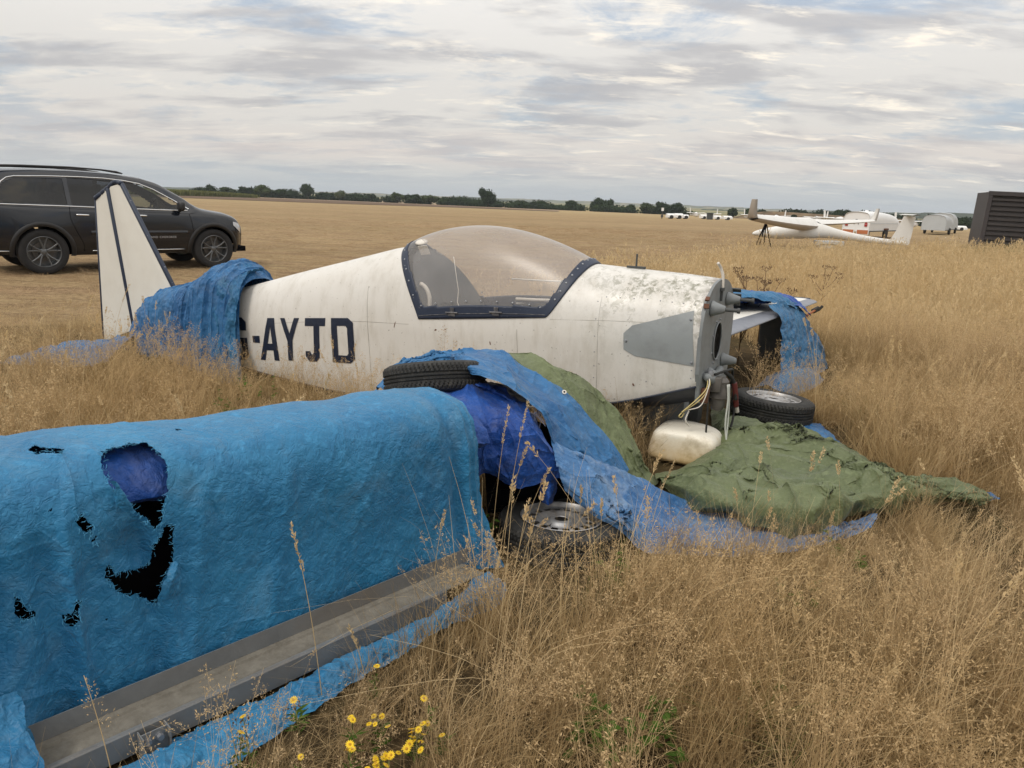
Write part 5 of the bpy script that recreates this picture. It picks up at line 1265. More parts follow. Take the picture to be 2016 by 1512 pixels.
o, _ = sheet('hanging_strip', [[(1062, 930, 3.26), (1062, 955, 3.24), (1060, 975, 3.24), (1066, 992, 3.24)], [(1080, 930, 3.22), (1082, 955, 3.19), (1082, 975, 3.18), (1080, 995, 3.18)], [(1098, 925, 3.28), (1100, 950, 3.25), (1098, 970, 3.25), (1090, 990, 3.24)]], 'tarp_royal', 40, 60, wr=dict(big=.008, small=.003, sb=12, ss=30, seed=27), rg=(.006, 20)); child(o, roy, RY0)
def knot():
    mb = MB(); rng = np.random.default_rng(3); p = PY(1057, 812, 3.27)
    for i in range(26):
        d_ = rng.normal(size=3)*.02; d_[2] = -abs(d_[2])-rng.uniform(.0, .05)*(rng.uniform() < .4); q = p+rng.normal(size=3)*.012
        mb.tube([q, q+d_*.5+rng.normal(size=3)*.008, q+d_], .0011, 4)
    o = mb.build('frayed_cord', M['cord'], kind='stuff'); child(o, roy, RY0)
M['cord'] = mat('cord', (.16, .18, .26), .8); knot()
# black sheet added to paint the shade beneath this wrap
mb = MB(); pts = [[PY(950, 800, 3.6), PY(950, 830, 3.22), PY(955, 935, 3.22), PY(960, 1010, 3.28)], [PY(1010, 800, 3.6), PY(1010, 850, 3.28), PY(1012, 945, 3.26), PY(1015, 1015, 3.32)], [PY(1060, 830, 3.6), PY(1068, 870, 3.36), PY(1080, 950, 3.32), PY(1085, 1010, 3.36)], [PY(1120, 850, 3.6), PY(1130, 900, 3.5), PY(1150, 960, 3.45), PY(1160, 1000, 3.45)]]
A = np.array(pts); A[..., 2] = np.maximum(A[..., 2], 0); mb.grid(patch(A, 20, 20)); o = mb.build('underside_shade', M['black'], smooth=True); child(o, roy, RY0)

# ---- mound: blue sheet with eyelet, green sheet
def slack(a, f_, seed, ax_=0):
    """long soft folds running with the first sheet axis"""
    def fn(A):
        n = normals(A); n *= np.sign((n[..., 2:3]).mean()+1e-9); nv = A.shape[1]; v = np.linspace(0, 1, nv)[None]; u_ = np.linspace(0, 1, A.shape[0])[:, None]
        d_ = a*(ridged(np.stack([v*f_+u_*.6+.25*fbm(np.stack([u_*3+v*0, v*2+u_*0, v*0+u_*0+seed], -1), 2), u_*1.2+v*0, v*0+u_*0+seed], -1), 3)-.6)
        A = A+n*d_[..., None]; A = folds(A, 16, seed+30, (.3, .9), (.010, .025), (.010, .028), ang=-.8, spread=.35); return folds(A, 60, seed+31, (.08, .35), (.005, .011), (.003, .010))
    return fn
o, _ = sheet('blue_tarp', [
 [(738, 772, 3.80), (742, 765, 3.75), (748, 764, 3.68), (756, 768, 3.64), (766, 776, 3.60), (775, 785, 3.56)],
 [(775, 736, 3.85), (785, 728, 3.80), (795, 726, 3.76), (800, 730, 3.74), (812, 738, 3.74), (825, 745, 3.74)],
 [(850, 703, 3.90), (860, 700, 3.84), (870, 702, 3.78), (880, 705, 3.72), (885, 708, 3.70), (892, 712, 3.68)],
 [(930, 692, 3.93), (930, 694, 3.82), (928, 700, 3.66), (920, 708, 3.50), (925, 722, 3.32), (938, 738, 3.24)],
 [(985, 697, 3.93), (990, 705, 3.82), (985, 718, 3.64), (980, 730, 3.46), (985, 748, 3.28), (1000, 765, 3.22)],
 [(1045, 735, 3.88), (1040, 745, 3.76), (1040, 765, 3.58), (1045, 785, 3.42), (1055, 800, 3.30), (1062, 812, 3.24)],
 [(1110, 768, 3.84), (1105, 785, 3.72), (1095, 808, 3.56), (1088, 830, 3.42), (1085, 850, 3.32), (1088, 868, 3.24)],
 [(1158, 820, 3.78), (1152, 840, 3.68), (1140, 862, 3.54), (1128, 880, 3.42), (1118, 892, 3.34), (1112, 898, 3.28)],
 [(1200, 872, 3.74), (1192, 888, 3.66), (1180, 902, 3.56), (1165, 912, 3.46), (1152, 918, 3.40), (1140, 918, 3.36)],
 [(1236, 925, 3.70), (1230, 935, 3.64), (1220, 942, 3.56), (1208, 945, 3.48), (1195, 946, 3.42), (1180, 945, 3.38)]],
 'tarp_mid', 420, 150, wr=dict(big=.007, small=.0022, sb=5, ss=16, seed=31), rg=(.008, 12), fn=slack(.016, 4.0, 3), label='mid blue tarpaulin with a metal eyelet draped over the mound and bare tyre', cat='tarpaulin')
BLUE = o
eb = MB(); eb.lathe([(.005, .0), (.006, .003), (.010, .0035), (.0125, .002), (.013, 0)], 20); e_ = eb.build('eyelet', M['chrome2'] if 'chrome2' in M else M['pale_trim'], BLUE, smooth=True)
ep = PY(1111, 772, 3.785); e_.location = Vector(ep); e_.rotation_euler = Vector((.15, -.75, .65)).to_track_quat('Z', 'Y').to_euler()
eb = MB(); eb.lathe([(0, .0012), (.006, .0012)], 16); eb.build('eyelet_hole', M['black'], e_)
def green_mound(A):
    n = normals(A); n *= np.sign(n[..., 2:3].mean()+1e-9); return folds(folds(A+n*(.02*fbm(A*3+5, 3))[..., None], 12, 15, (.3, .9), (.014, .03), (.010, .03), ang=-1.0, spread=.4), 50, 16, (.1, .35), (.005, .012), (.003, .011))
GM, _ = sheet('green_tarp', [
 [(925, 697, 4.14), (930, 694, 4.06), (935, 693, 3.97), (935, 698, 3.90)],
 [(1000, 695, 4.14), (1000, 694, 4.05), (998, 698, 3.95), (995, 705, 3.86)],
 [(1065, 712, 4.14), (1063, 706, 4.05), (1055, 718, 3.93), (1048, 738, 3.84)],
 [(1120, 735, 4.14), (1118, 728, 4.05), (1108, 745, 3.92), (1098, 772, 3.80)],
 [(1170, 762, 4.12), (1163, 752, 4.05), (1152, 780, 3.90), (1140, 808, 3.77)],
 [(1208, 795, 4.10), (1200, 788, 4.02), (1190, 825, 3.88), (1178, 850, 3.75)],
 [(1238, 840, 4.08), (1230, 838, 4.00), (1218, 870, 3.86), (1205, 888, 3.74)],
 [(1256, 890, 4.02), (1250, 890, 3.95), (1240, 910, 3.82), (1228, 922, 3.72)],
 [(1275, 922, 3.98), (1268, 925, 3.92), (1258, 935, 3.82), (1248, 945, 3.70)],
 [(1305, 945, 3.92), (1298, 948, 3.88), (1288, 955, 3.78), (1278, 962, 3.66)]],
 'tarp_green', 340, 110, wr=dict(big=.012, small=.0025, sb=3.5, ss=14, seed=41), rg=(.006, 12), fn=green_mound, label='olive green tarpaulin over the mound, from its crest down beside the fuselage', cat='tarpaulin')
# pale worn blue sheet sweeping to the right along the ground
sheet('blue_tarp', [
 [(1082, 862, 3.26), (1088, 885, 3.20), (1096, 915, 3.14), (1104, 945, 3.12), (1112, 968, 3.12)],
 [(1118, 880, 3.28), (1122, 905, 3.20), (1130, 940, 3.12), (1142, 975, 3.08), (1155, 1005, 3.08)],
 [(1160, 898, 3.32), (1165, 928, 3.22), (1175, 965, 3.13), (1190, 1005, 3.07), (1210, 1042, 3.03)],
 [(1210, 915, 3.38), (1212, 950, 3.26), (1220, 995, 3.14), (1235, 1035, 3.06), (1255, 1078, 3.00)],
 [(1270, 945, 3.50), (1272, 985, 3.34), (1278, 1025, 3.18), (1288, 1065, 3.07), (1300, 1098, 3.00)],
 [(1340, 982, 3.56), (1342, 1015, 3.40), (1348, 1050, 3.24), (1355, 1082, 3.10), (1368, 1110, 3.0)],
 [(1430, 1012, 3.52), (1430, 1038, 3.40), (1436, 1065, 3.26), (1445, 1090, 3.12), (1455, 1112, 3.0)],
 [(1530, 1035, 3.42), (1530, 1052, 3.34), (1535, 1070, 3.24), (1540, 1086, 3.14), (1550, 1100, 3.06)],
 [(1635, 1040, 3.38), (1635, 1048, 3.33), (1636, 1056, 3.28), (1638, 1064, 3.23), (1640, 1072, 3.18)],
 [(1728, 1008, 3.52), (1727, 1018, 3.46), (1724, 1028, 3.40), (1718, 1038, 3.34), (1708, 1046, 3.28)]],
 'tarp_pale', 480, 180, wr=dict(big=.013, small=.003, sb=4, ss=14, seed=51), rg=(.014, 12), fn=slack(.013, 2.6, 9), label='pale scuffed blue tarpaulin sweeping from the mound along the near edge of the green one', cat='tarpaulin')
z_ = 'z'
def heave(A):
    """gathered folds of the heaped sheet"""
    w = A[..., :2]; q = np.stack([w[..., 0]*2.0+.5*w[..., 1], w[..., 1]*3.6-.4*w[..., 0], w[..., 0]*0+3], -1)
    q = q+.45*np.stack([fbm(q*1.1, 2), fbm(q*1.1+7, 2), q[..., 2]*0], -1)
    nu, nv = A.shape[:2]; edge = np.minimum(1, 5*np.minimum(np.linspace(0, 1, nu), np.linspace(1, 0, nu)))[:, None]*np.minimum(1, 5*np.minimum(np.linspace(0, 1, nv)+.08, np.linspace(1, 0, nv)))[None]
    r_ = ridged(q, 2); A = A.copy(); A[..., 2] += edge*(.045*np.clip(r_-.75, -.4, .9)); 
    A[..., 1] -= edge*.03*fbm(q*2+3, 2); B = folds(A, 28, 5, (.35, 1.2), (.016, .038), (.030, .085), ang=.2, spread=.9, lo=.05); B = folds(B, 36, 7, (.2, .6), (.008, .02), (.012, .034), lo=.05); B = folds(B, 110, 6, (.08, .35), (.005, .011), (.004, .012), lo=.05); k_ = np.interp(np.linspace(0, 1, nu), [0, .62, .78, 1], [.85, .85, .35, .25])[:, None, None]; return A+(B-A)*k_
sheet('green_tarp', [
 [(1288, 932, z_, .03), (1290, 936, z_, .06), (1294, 942, z_, .09), (1298, 946, z_, .10), (1302, 950, z_, .10), (1306, 956, z_, .06), (1312, 962, z_, .01)],
 [(1338, 922, z_, .04), (1342, 928, z_, .10), (1348, 938, z_, .14), (1354, 948, z_, .13), (1362, 960, z_, .15), (1372, 975, z_, .12), (1385, 992, z_, .01)],
 [(1388, 898, z_, .04), (1396, 905, z_, .14), (1404, 920, z_, .16), (1412, 940, z_, .13), (1420, 965, z_, .15), (1428, 990, z_, .13), (1442, 1018, z_, .01)],
 [(1402, 860, z_, .04), (1425, 866, z_, .14), (1445, 890, z_, .17), (1462, 925, z_, .12), (1474, 960, z_, .14), (1485, 998, z_, .14), (1500, 1036, z_, .01)],
 [(1400, 808, z_, .03), (1430, 826, z_, .10), (1480, 868, z_, .16), (1512, 915, z_, .12), (1530, 958, z_, .13), (1545, 1002, z_, .15), (1560, 1042, z_, .01)],
 [(1428, 806, z_, .03), (1475, 828, z_, .12), (1535, 868, z_, .17), (1580, 915, z_, .12), (1600, 958, z_, .13), (1618, 1002, z_, .15), (1630, 1038, z_, .01)],
 [(1490, 838, z_, .03), (1540, 855, z_, .14), (1600, 885, z_, .17), (1640, 925, z_, .13), (1665, 958, z_, .14), (1680, 990, z_, .14), (1695, 1020, z_, .01)],
 [(1580, 872, z_, .03), (1620, 885, z_, .14), (1665, 908, z_, .16), (1695, 935, z_, .14), (1715, 958, z_, .14), (1730, 980, z_, .12), (1745, 1002, z_, .01)],
 [(1690, 915, z_, .05), (1705, 922, z_, .12), (1725, 935, z_, .15), (1745, 948, z_, .14), (1760, 962, z_, .14), (1772, 975, z_, .12), (1785, 988, z_, .03)],
 [(1765, 948, z_, .10), (1775, 951, z_, .14), (1790, 957, z_, .16), (1805, 963, z_, .15), (1815, 968, z_, .15), (1822, 974, z_, .14), (1828, 982, z_, .08)],
 [(1845, 950, z_, .14), (1850, 954, z_, .16), (1858, 960, z_, .17), (1866, 967, z_, .17), (1870, 974, z_, .16), (1874, 980, z_, .14), (1876, 988, z_, .10)],
 [(1905, 954, z_, .16), (1912, 960, z_, .17), (1920, 968, z_, .18), (1926, 975, z_, .18), (1926, 981, z_, .17), (1920, 987, z_, .15), (1912, 992, z_, .12)],
 [(1938, 964, z_, .17), (1944, 969, z_, .17), (1950, 975, z_, .17), (1954, 980, z_, .17), (1950, 985, z_, .16), (1942, 989, z_, .15), (1934, 993, z_, .14)]],
 'tarp_green', 620, 300, wr=dict(big=.007, small=.0028, sb=5, ss=14, seed=61), rg=(.014, 9), fn=heave, label='olive green tarpaulin heaped flat on the grass to the right of the nose', cat='tarpaulin')
sheet('blue_tarp', [
 [(1398, 800, z_, .03), (1402, 806, z_, .03), (1408, 814, z_, .02)],
 [(1440, 812, z_, .05), (1446, 822, z_, .06), (1452, 832, z_, .02)],
 [(1510, 818, z_, .06), (1516, 836, z_, .08), (1522, 850, z_, .04)],
 [(1585, 826, z_, .09), (1588, 848, z_, .11), (1590, 872, z_, .05)],
 [(1618, 832, z_, .07), (1625, 862, z_, .10), (1630, 888, z_, .05)],
 [(1650, 862, z_, .06), (1655, 880, z_, .09), (1660, 900, z_, .05)],
 [(1682, 890, z_, .05), (1686, 900, z_, .06), (1692, 912, z_, .04)]],
 'tarp_mid', 180, 90, wr=dict(big=.018, small=.005, sb=7, ss=22, seed=71), rg=(.012, 12), label='blue tarpaulin strip under the farther rimmed wheel, showing behind the green heap', cat='tarpaulin')
sheet('blue_tarp_corner', [[(1935, 966, z_, .13), (1938, 975, z_, .13), (1940, 984, z_, .12)], [(1952, 968, z_, .15), (1955, 976, z_, .15), (1955, 984, z_, .13)], [(1966, 976, z_, .15), (1967, 981, z_, .15), (1965, 986, z_, .13)]],
 'tarp_mid', 24, 20, wr=dict(big=.008, small=.004, sb=14, ss=30, seed=73), rg=(.008, 20), label='small corner of blue tarp at the far tip of the green tarpaulin', cat='tarpaulin')

# ---- tarps bound round the tail
def tail_wrap():
    root = empty('tail_tarp', tuple(toworld(4.3, 0, 0)), label='bunched blue tarpaulin tied round the rear fuselage below the fin', cat='tarpaulin'); org = toworld(4.3, 0, 0)
    ns, nt = 420, 230; ss = np.linspace(3.53, 5.12, ns); SH = .14*np.clip((4.6-ss)/1.0, 0, 1)
    top = np.interp(ss, [3.53, 3.60, 3.70, 3.82, 3.95, 4.1, 4.3, 4.5, 4.7, 4.85, 5.0, 5.12], [.835, .885, .93, .945, .90, .80, .73, .69, .66, .58, .44, .28])
    wd = np.interp(ss, [3.53, 3.65, 3.8, 4.0, 4.3, 4.7, 5.0, 5.12], [.245, .29, .31, .29, .25, .22, .20, .12])
    bot = np.interp(ss, [3.53, 3.7, 4.0, 4.4, 5.12], [.0, .0, .08, .14, .1])
    th = np.linspace(-.05, 1.05, nt); S_, T = np.meshgrid(ss, th, indexing='ij')
    a = np.pi*T; cy = np.cos(a); sy = np.sin(a).clip(0)
    zc = (top*.62)[:, None]; Wd = wd[:, None]; Tp = top[:, None]; Bt = bot[:, None]
    y = Wd*np.sign(cy)*np.abs(cy)**.75; z = np.where(True, zc+(Tp-zc)*sy**.85, 0)
    # below the shoulder it hangs as a skirt
    k = 1-np.clip(sy/.55, 0, 1); z = z*(1-k)+(Bt+(zc-Bt)*np.clip(sy/.55, 0, 1))*k; y = y*(1+.10*k)
    X = S_+SH[:, None]-.07*k*np.exp(-((S_-3.7)/.2)**2)
    # gathered folds run round the tail, splayed toward the foot
    u_ = S_*15+.8*fbm(np.stack([S_*3, T*3, S_*0], -1), 3)+k*1.3*np.sin(S_*3)
    fold = ridged(np.stack([u_*.55, T*1.6, S_*0+5], -1), 3)-.55
    amp = np.interp(ss, [3.53, 3.6, 3.8, 4.3, 5.0, 5.12], [.012, .03, .045, .042, .032, .015])[:, None]
    A = np.stack([X, y, z], -1); n = normals(A); n *= np.sign((n*np.stack([X*0, y, z-.3], -1)).sum(-1).mean())
    A = A+n*(amp*fold)[..., None]
    Wd_ = NP_+A[..., :1]*AX+A[..., 1:2]*LAT+A[..., 2:3]*UPZ
    Wd_ = wrinkle(Wd_, .008, .004, 8, 22, seed=80); Wd_[..., 2] = np.maximum(Wd_[..., 2], .01); block(Wd_[::5, ::5], .35)
    child(link(fast_mesh('gathered_tarp', Wd_.reshape(-1, 3), grid_faces(ns, nt), M['tarp_mid']), 'gathered_tarp'), root, org)
    # collar hanging at the right end, over the G of the registration
    rows = []
    for s0, dy in ((3.655, .0), (3.70, .025), (3.77, .01), (3.84, .035), (3.93, .01)):
        r = []
        for t_, (yy, zz, bx) in enumerate([(-.05, .90, 0), (.08, .885, 0), (.20, .80, 0), (.262, .62, -.0), (.285, .40, -.03), (.31, .20, -.07), (.34, .02, -.12)]):
            r.append(toworld(s0+bx*.6+.02*math.sin(t_*2), yy+dy*(1 if t_ > 1 else .4), zz*(1+.03*math.sin(s0*30))))
        rows.append(r)
    o, _ = sheet('hanging_fold', np.array(rows), 'tarp_teal', 130, 220, wr=dict(big=.022, small=.004, sb=9, ss=24, seed=84, stretch=(1.4, 1.4, .5)), rg=(.012, 14)); child(o, root, org)
    # piece trailing on the ground towards the left
    rows = [[toworld(5.85, .62, .05), toworld(5.8, .80, .06), toworld(5.75, .95, .02)], [toworld(5.55, .38, .10), toworld(5.52, .60, .18), toworld(5.48, .85, .03)], [toworld(5.25, .15, .16), toworld(5.2, .42, .22), toworld(5.15, .72, .05)], [toworld(4.95, .02, .25), toworld(4.9, .30, .28), toworld(4.85, .60, .10)]]
    o, _ = sheet('trailing_edge_of_tarp', np.array(rows), 'tarp_mid', 150, 90, wr=dict(big=.03, small=.006, sb=6, ss=20, seed=88), rg=(.03, 8)); o.name = 'trailing_fold'; child(o, root, org)
tail_wrap()

# ---- tarps over the detached wing
wt = empty('wing_tarp', (2.4, 6.9, 0), label='blue tarpaulins thrown over the detached wing, hanging to the grass', cat='tarpaulin'); WT0 = np.array([2.4, 6.9, 0.])
def wp(u_, b, z): return WA0+WD*WL*u_+WB*b+UPZ*(z-.60)
for nm, m_, rows, nn, seed in (
 ('royal_layer', 'tarp_royal', [[wp(-.10, .62, .70), wp(-.10, .74, .73), wp(-.10, .85, .70), wp(-.10, 1.0, .55)], [wp(.12, .60, .71), wp(.12, .72, .76), wp(.12, .85, .72), wp(.12, 1.0, .55)], [wp(.35, .50, .715), wp(.35, .62, .775), wp(.35, .75, .73), wp(.35, .95, .5)],
    [wp(.55, .22, .70), wp(.55, .42, .77), wp(.55, .6, .72), wp(.55, .8, .5)], [wp(.70, -.04, .63), wp(.70, .15, .73), wp(.70, .42, .71), wp(.70, .65, .5)], [wp(.76, -.10, .52), wp(.76, .05, .66), wp(.76, .30, .68), wp(.76, .5, .5)]], (260, 110), 90),
 ('blue_layer', 'tarp_teal', [[wp(.20, .85, .79), wp(.24, .70, .79), wp(.32, .60, .77), wp(.40, .50, .755)], [wp(.32, .75, .83), wp(.40, .55, .82), wp(.47, .38, .80), wp(.52, .22, .765)], [wp(.44, .60, .82), wp(.51, .38, .815), wp(.58, .16, .785), wp(.62, -.01, .70)],
    [wp(.54, .52, .80), wp(.61, .32, .80), wp(.67, .11, .76), wp(.70, -.05, .63)], [wp(.62, .44, .76), wp(.70, .26, .75), wp(.75, .07, .69), wp(.77, -.09, .53)]], (200, 120), 93),
 ('hanging_part', 'tarp_teal', [[wp(.53, .06, .72), wp(.53, -.04, .62), wp(.52, -.09, .45), wp(.50, -.13, .25), wp(.46, -.20, .02)], [wp(.58, .04, .73), wp(.58, -.06, .60), wp(.58, -.12, .43), wp(.56, -.17, .22), wp(.54, -.24, .0)],
    [wp(.64, .00, .72), wp(.64, -.08, .57), wp(.65, -.14, .38), wp(.66, -.20, .2), wp(.66, -.28, .0)], [wp(.70, -.02, .68), wp(.71, -.10, .53), wp(.74, -.15, .36), wp(.77, -.21, .2), wp(.80, -.30, .02)],
    [wp(.74, -.05, .60), wp(.77, -.10, .48), wp(.81, -.13, .36), wp(.86, -.17, .22), wp(.90, -.2, .08)], [wp(.77, .05, .58), wp(.82, .0, .46), wp(.88, -.03, .36), wp(.94, -.05, .26), wp(.98, -.08, .14)]], (230, 170), 96),
 ('ground_part', 'tarp_teal', [[wp(.42, .02, .05), wp(.40, -.14, .12), wp(.38, -.30, .04)], [wp(.50, -.02, .12), wp(.48, -.18, .17), wp(.46, -.36, .04)], [wp(.58, -.06, .12), wp(.57, -.22, .16), wp(.56, -.40, .04)], [wp(.66, -.12, .08), wp(.66, -.26, .12), wp(.65, -.38, .04)]], (120, 80), 99)):
    o, _ = sheet(nm, np.array(rows), m_, *nn, wr=dict(big=.022, small=.004, sb=5, ss=15, seed=seed), rg=(.02, 10)); child(o, wt, WT0)
# ================================================================== parked black car
def build_car():
    p0 = G(93, 540); p1 = G(410, 528.5); hd = (p1-p0)/np.linalg.norm(p1-p0); rz = math.atan2(hd[1], hd[0])
    car = empty('parked_car', (p0[0], p0[1], 0), rz, label='black estate-type off-road car parked on the dry grass beyond the tail fin', cat='car')
    # local: x forward from the rear axle, y to the left of the car; camera sees y = -W side
    WB_, HW = 2.915, .955; SG = -1
    # so that the visible wheels sit on the measured points, the right wheel line is y=0: shift body by +HW
    XS = [-.90, -.86, -.75, -.45, 0, .6, 1.2, 1.7, 2.05, 2.45, 2.75, 2.95, 3.20, 3.40, 3.52, 3.58]
    ZTOP = [1.02, 1.30, 1.60, 1.735, 1.765, 1.775, 1.755, 1.70, 1.60, 1.36, 1.165, 1.125, 1.09, 1.02, .93, .80]
    ZB = [.95, 1.14, 1.15, 1.145, 1.13, 1.11, 1.09, 1.075, 1.065, 1.05, 1.04, 1.035, 1.0, .95, .88, .76]
    WBODY = [.80, .86, .91, .945, .965, .955, .95, .95, .952, .955, .958, .96, .95, .90, .80, .66]
    WROOF = [.62, .60, .62, .64, .66, .67, .67, .66, .66, .70, .74, .76, .74, .66, .56, .45]
    ZLO = [.50, .42, .36, .32, .31, .31, .31, .31, .31, .31, .31, .31, .32, .34, .38, .46]
    f = lambda x, T: np.interp(x, XS, T)
    def sm(x, T): return (f(x-.05, T)+f(x, T)*2+f(x+.05, T))/4
    def section(x):
        zt, zb, w, wr, zl = sm(x, ZTOP), sm(x, ZB), sm(x, WBODY), sm(x, WROOF), sm(x, ZLO)
        arch = 1+.022*max(math.exp(-(x/.42)**4), math.exp(-((x-WB_)/.42)**4))
        lo = [(w*.93, zl), (w*.975*arch, zl+.12), (w*1.0*arch, zl+.26), (w*1.0*arch, .78*zb+.0), (w*.992, zb-.07), (w*.965, zb)]
        gh = zt-zb
        if gh > .25: up = [(w*.965-.06*0, zb+.012), (wr+(w*.965-wr)*.62, zb+gh*.36), (wr+(w*.965-wr)*.22, zb+gh*.74), (wr, zb+gh*.90), (wr*.86, zb+gh*.975), (wr*.5, zt-.004), (0, zt)]
        else: up = [(w*.94, zb+gh*.25), (w*.90, zb+gh*.5), (w*.82, zb+gh*.74), (w*.70, zb+gh*.88), (w*.5, zb+gh*.95), (w*.25, zt), (0, zt)]
        return lo, up
    NX = 330; xs = np.linspace(-.90, 3.58, NX)
    LO = []; UP = []
    for x in xs:
        lo, up = section(x); LO.append(catmull(np.array(lo), 44)); UP.append(catmull(np.array([lo[-1]]+up), 56))
    LO = np.array(LO); UP = np.array(UP)
    for A in (LO, UP):       # round the plan corners a little
        k = np.ones(9)/9
        for j in range(A.shape[1]):
            for c_ in (0, 1):
                y = A[:, j, c_]; yp = np.concatenate([[y[0]]*4, y, [y[-1]]*4]); A[:, j, c_] = np.convolve(yp, k, 'valid')
    def mk(A, s): return np.stack([np.repeat(xs[:, None], A.shape[1], 1), HW+s*A[..., 0], A[..., 1]], -1)
    mid = lambda Q: .25*(Q[:-1, :-1]+Q[1:, :-1]+Q[:-1, 1:]+Q[1:, 1:])
    RW = .385; mb_cut = RW+.055
    # windows, as outlines in (x, z)
    WIN = {'rear': [(-.62, 1.20), (-.60, 1.30), (-.44, 1.52), (-.28, 1.60), (.44, 1.62), (.44, 1.17), (-.55, 1.185)],
           'mid': [(.50, 1.165), (.50, 1.625), (1.10, 1.62), (1.27, 1.60), (1.36, 1.14)],
           'front': [(1.42, 1.14), (1.36, 1.59), (1.62, 1.565), (1.86, 1.49), (2.20, 1.30), (2.42, 1.145), (2.40, 1.115)]}
    body = None
    for s in (-1, 1):
        L = mk(LO, s); mL = mid(L); d0 = np.hypot(mL[..., 0], mL[..., 2]-RW); d1 = np.hypot(mL[..., 0]-WB_, mL[..., 2]-RW)
        keep = (d0 > mb_cut) & (d1 > mb_cut)
        me = fast_mesh('body_side', L.reshape(-1, 3), grid_faces(NX, 44, keep), M['car_paint']); o = link(me, 'body_side', car)
        U = mk(UP, s); mU = mid(U); cut = np.zeros(mU.shape[:2], bool)
        for w_ in WIN.values(): cut |= in_poly(mU[..., 0], mU[..., 2], w_)
        cut &= np.abs(mU[..., 1]-HW) > .62
        wsx = (mU[..., 0] > 1.72) & (mU[..., 0] < 2.72) & (np.abs(mU[..., 1]-HW) < .64-(mU[..., 0]-1.7)*0)&(mU[..., 2] > 1.16)
        me = fast_mesh('upper_body', U.reshape(-1, 3), grid_faces(NX, 56, ~cut & ~wsx), M['car_paint']); link(me, 'upper_body', car)
        if s == -1:
            g = U*1.0; me = fast_mesh('windscreen', g.reshape(-1, 3), grid_faces(NX, 56, wsx), M['tint']); link(me, 'windscreen', car)
        # window panes and bright trim
        def surf(x, z, off=0):
            i = int(np.clip((x+.90)/4.48*(NX-1), 0, NX-1)); col = UP[i]; y = np.interp(z, col[:30, 1], col[:30, 0]); return (x, HW+s*(y+off), z)
        for nm, w_ in WIN.items():
            mb = MB(); mb.poly([w_], lambda x, z, off: surf(x, z, off), -.012, cuts=4); o = mb.build('side_window', M['clear'] if nm == 'front' else M['tint'], car, smooth=True)
        if s == -1:
            ol = [(-.55, 1.170), (-.64, 1.19), (-.63, 1.29), (-.47, 1.53), (-.38, 1.60), (-.27, 1.625), (.2, 1.645), (.7, 1.652), (1.1, 1.645), (1.4, 1.62), (1.68, 1.575), (1.92, 1.48), (2.24, 1.30), (2.50, 1.135), (2.46, 1.105), (2.2, 1.108), (1.4, 1.125), (.46, 1.15), (-.2, 1.163), (-.55, 1.170)]
            mb = MB(); mb.tube([surf(x, z, .004) for x, z in ol], .010, 6, cap=False); mb.build('window_trim', M['chrome'], car, smooth=True)
            for x in (.47, 1.39):
                mb = MB(); mb.add([surf(x-.03, 1.13, -.004), surf(x+.03, 1.13, -.004), surf(x+.02 if x < 1 else x-.0, 1.62, -.004), surf(x-.03 if x < 1 else x-.06, 1.62, -.004)], [(0, 1, 2, 3)]); mb.build('pillar', M['car_plastic'], car)
            sidef = lambda x, z, off=0: (x, HW+s*(float(np.interp(z, LO[int(np.clip((x+.90)/4.48*(NX-1), 0, NX-1))][:, 1], LO[int(np.clip((x+.90)/4.48*(NX-1), 0, NX-1))][:, 0]))+off), z)
            # wheel-arch mouldings
            for cx in (0, WB_):
                mb = MB(); vs = []
                for a in np.linspace(-.28, math.pi+.28, 40):
                    for rr, of in ((mb_cut-.015, -.02), (mb_cut-.015, .012), (mb_cut+.05, .012), (mb_cut+.065, -.004)):
                        x = cx+rr*math.cos(a); z = RW+rr*math.sin(a); z2 = max(z, .30); vs.append(sidef(x, z2, of))
                mb.grid(np.array(vs).reshape(40, 4, 3)); mb.build('wheel_arch_trim', M['car_plastic'], car, smooth=True)
            # door gaps, handles, sill strip, crease, lettering
            for P_ in ([(.46, 1.15), (.45, .95), (.53, .72), (.62, .50), (.62, .38)], [(1.40, 1.12), (1.41, .8), (1.41, .37)], [(2.48, 1.05), (2.52, .8), (2.50, .6), (2.44, .37)]):
                mb = MB(); Q = catmull(np.array(P_), 18); mb.tube([sidef(x, z, .0005) for x, z in Q], .005, 4); mb.build('door_gap', M['black'], car)
            for x in (.64, 1.60):
                mb = MB(); mb.tube([sidef(x-.11, 1.005, .012), sidef(x-.09, 1.01, .036), sidef(x+.09, 1.005, .036), sidef(x+.11, 1.0, .012)], [.008, .016, .016, .008], 8); mb.build('door_handle', M['chrome'], car, smooth=True)
            mb = MB(); mb.tube([sidef(x, .385, .012) for x in np.linspace(.75, 2.36, 14)], .009, 6); mb.build('sill_trim', M['chrome'], car, smooth=True)
            mb = MB(); A = np.array([[sidef(x, .665, .002), sidef(x, .70, .020), sidef(x, .735, .002)] for x in np.linspace(.75, 2.42, 20)]); mb.grid(A); mb.build('door_moulding', M['car_paint'], car, smooth=True)
            cu = bpy.data.curves.new('badge', 'FONT'); cu.body = 'GRAND CHEROKEE'; cu.size = .052; cu.space_character = 1.25; cu.extrude = .002; cu.align_x = 'LEFT'
            tmp = bpy.data.objects.new('tmp', cu); COL.objects.link(tmp); dg = bpy.context.evaluated_depsgraph_get(); me = bpy.data.meshes.new_from_object(tmp.evaluated_get(dg)); bpy.data.objects.remove(tmp)
            me.materials.clear(); me.materials.append(M['silver_text']); o = link(me, 'door_lettering', car)
            x, y, z = sidef(1.66, .60, .010); o.location = (x, y, z); o.rotation_euler = (R(90), 0, 0)
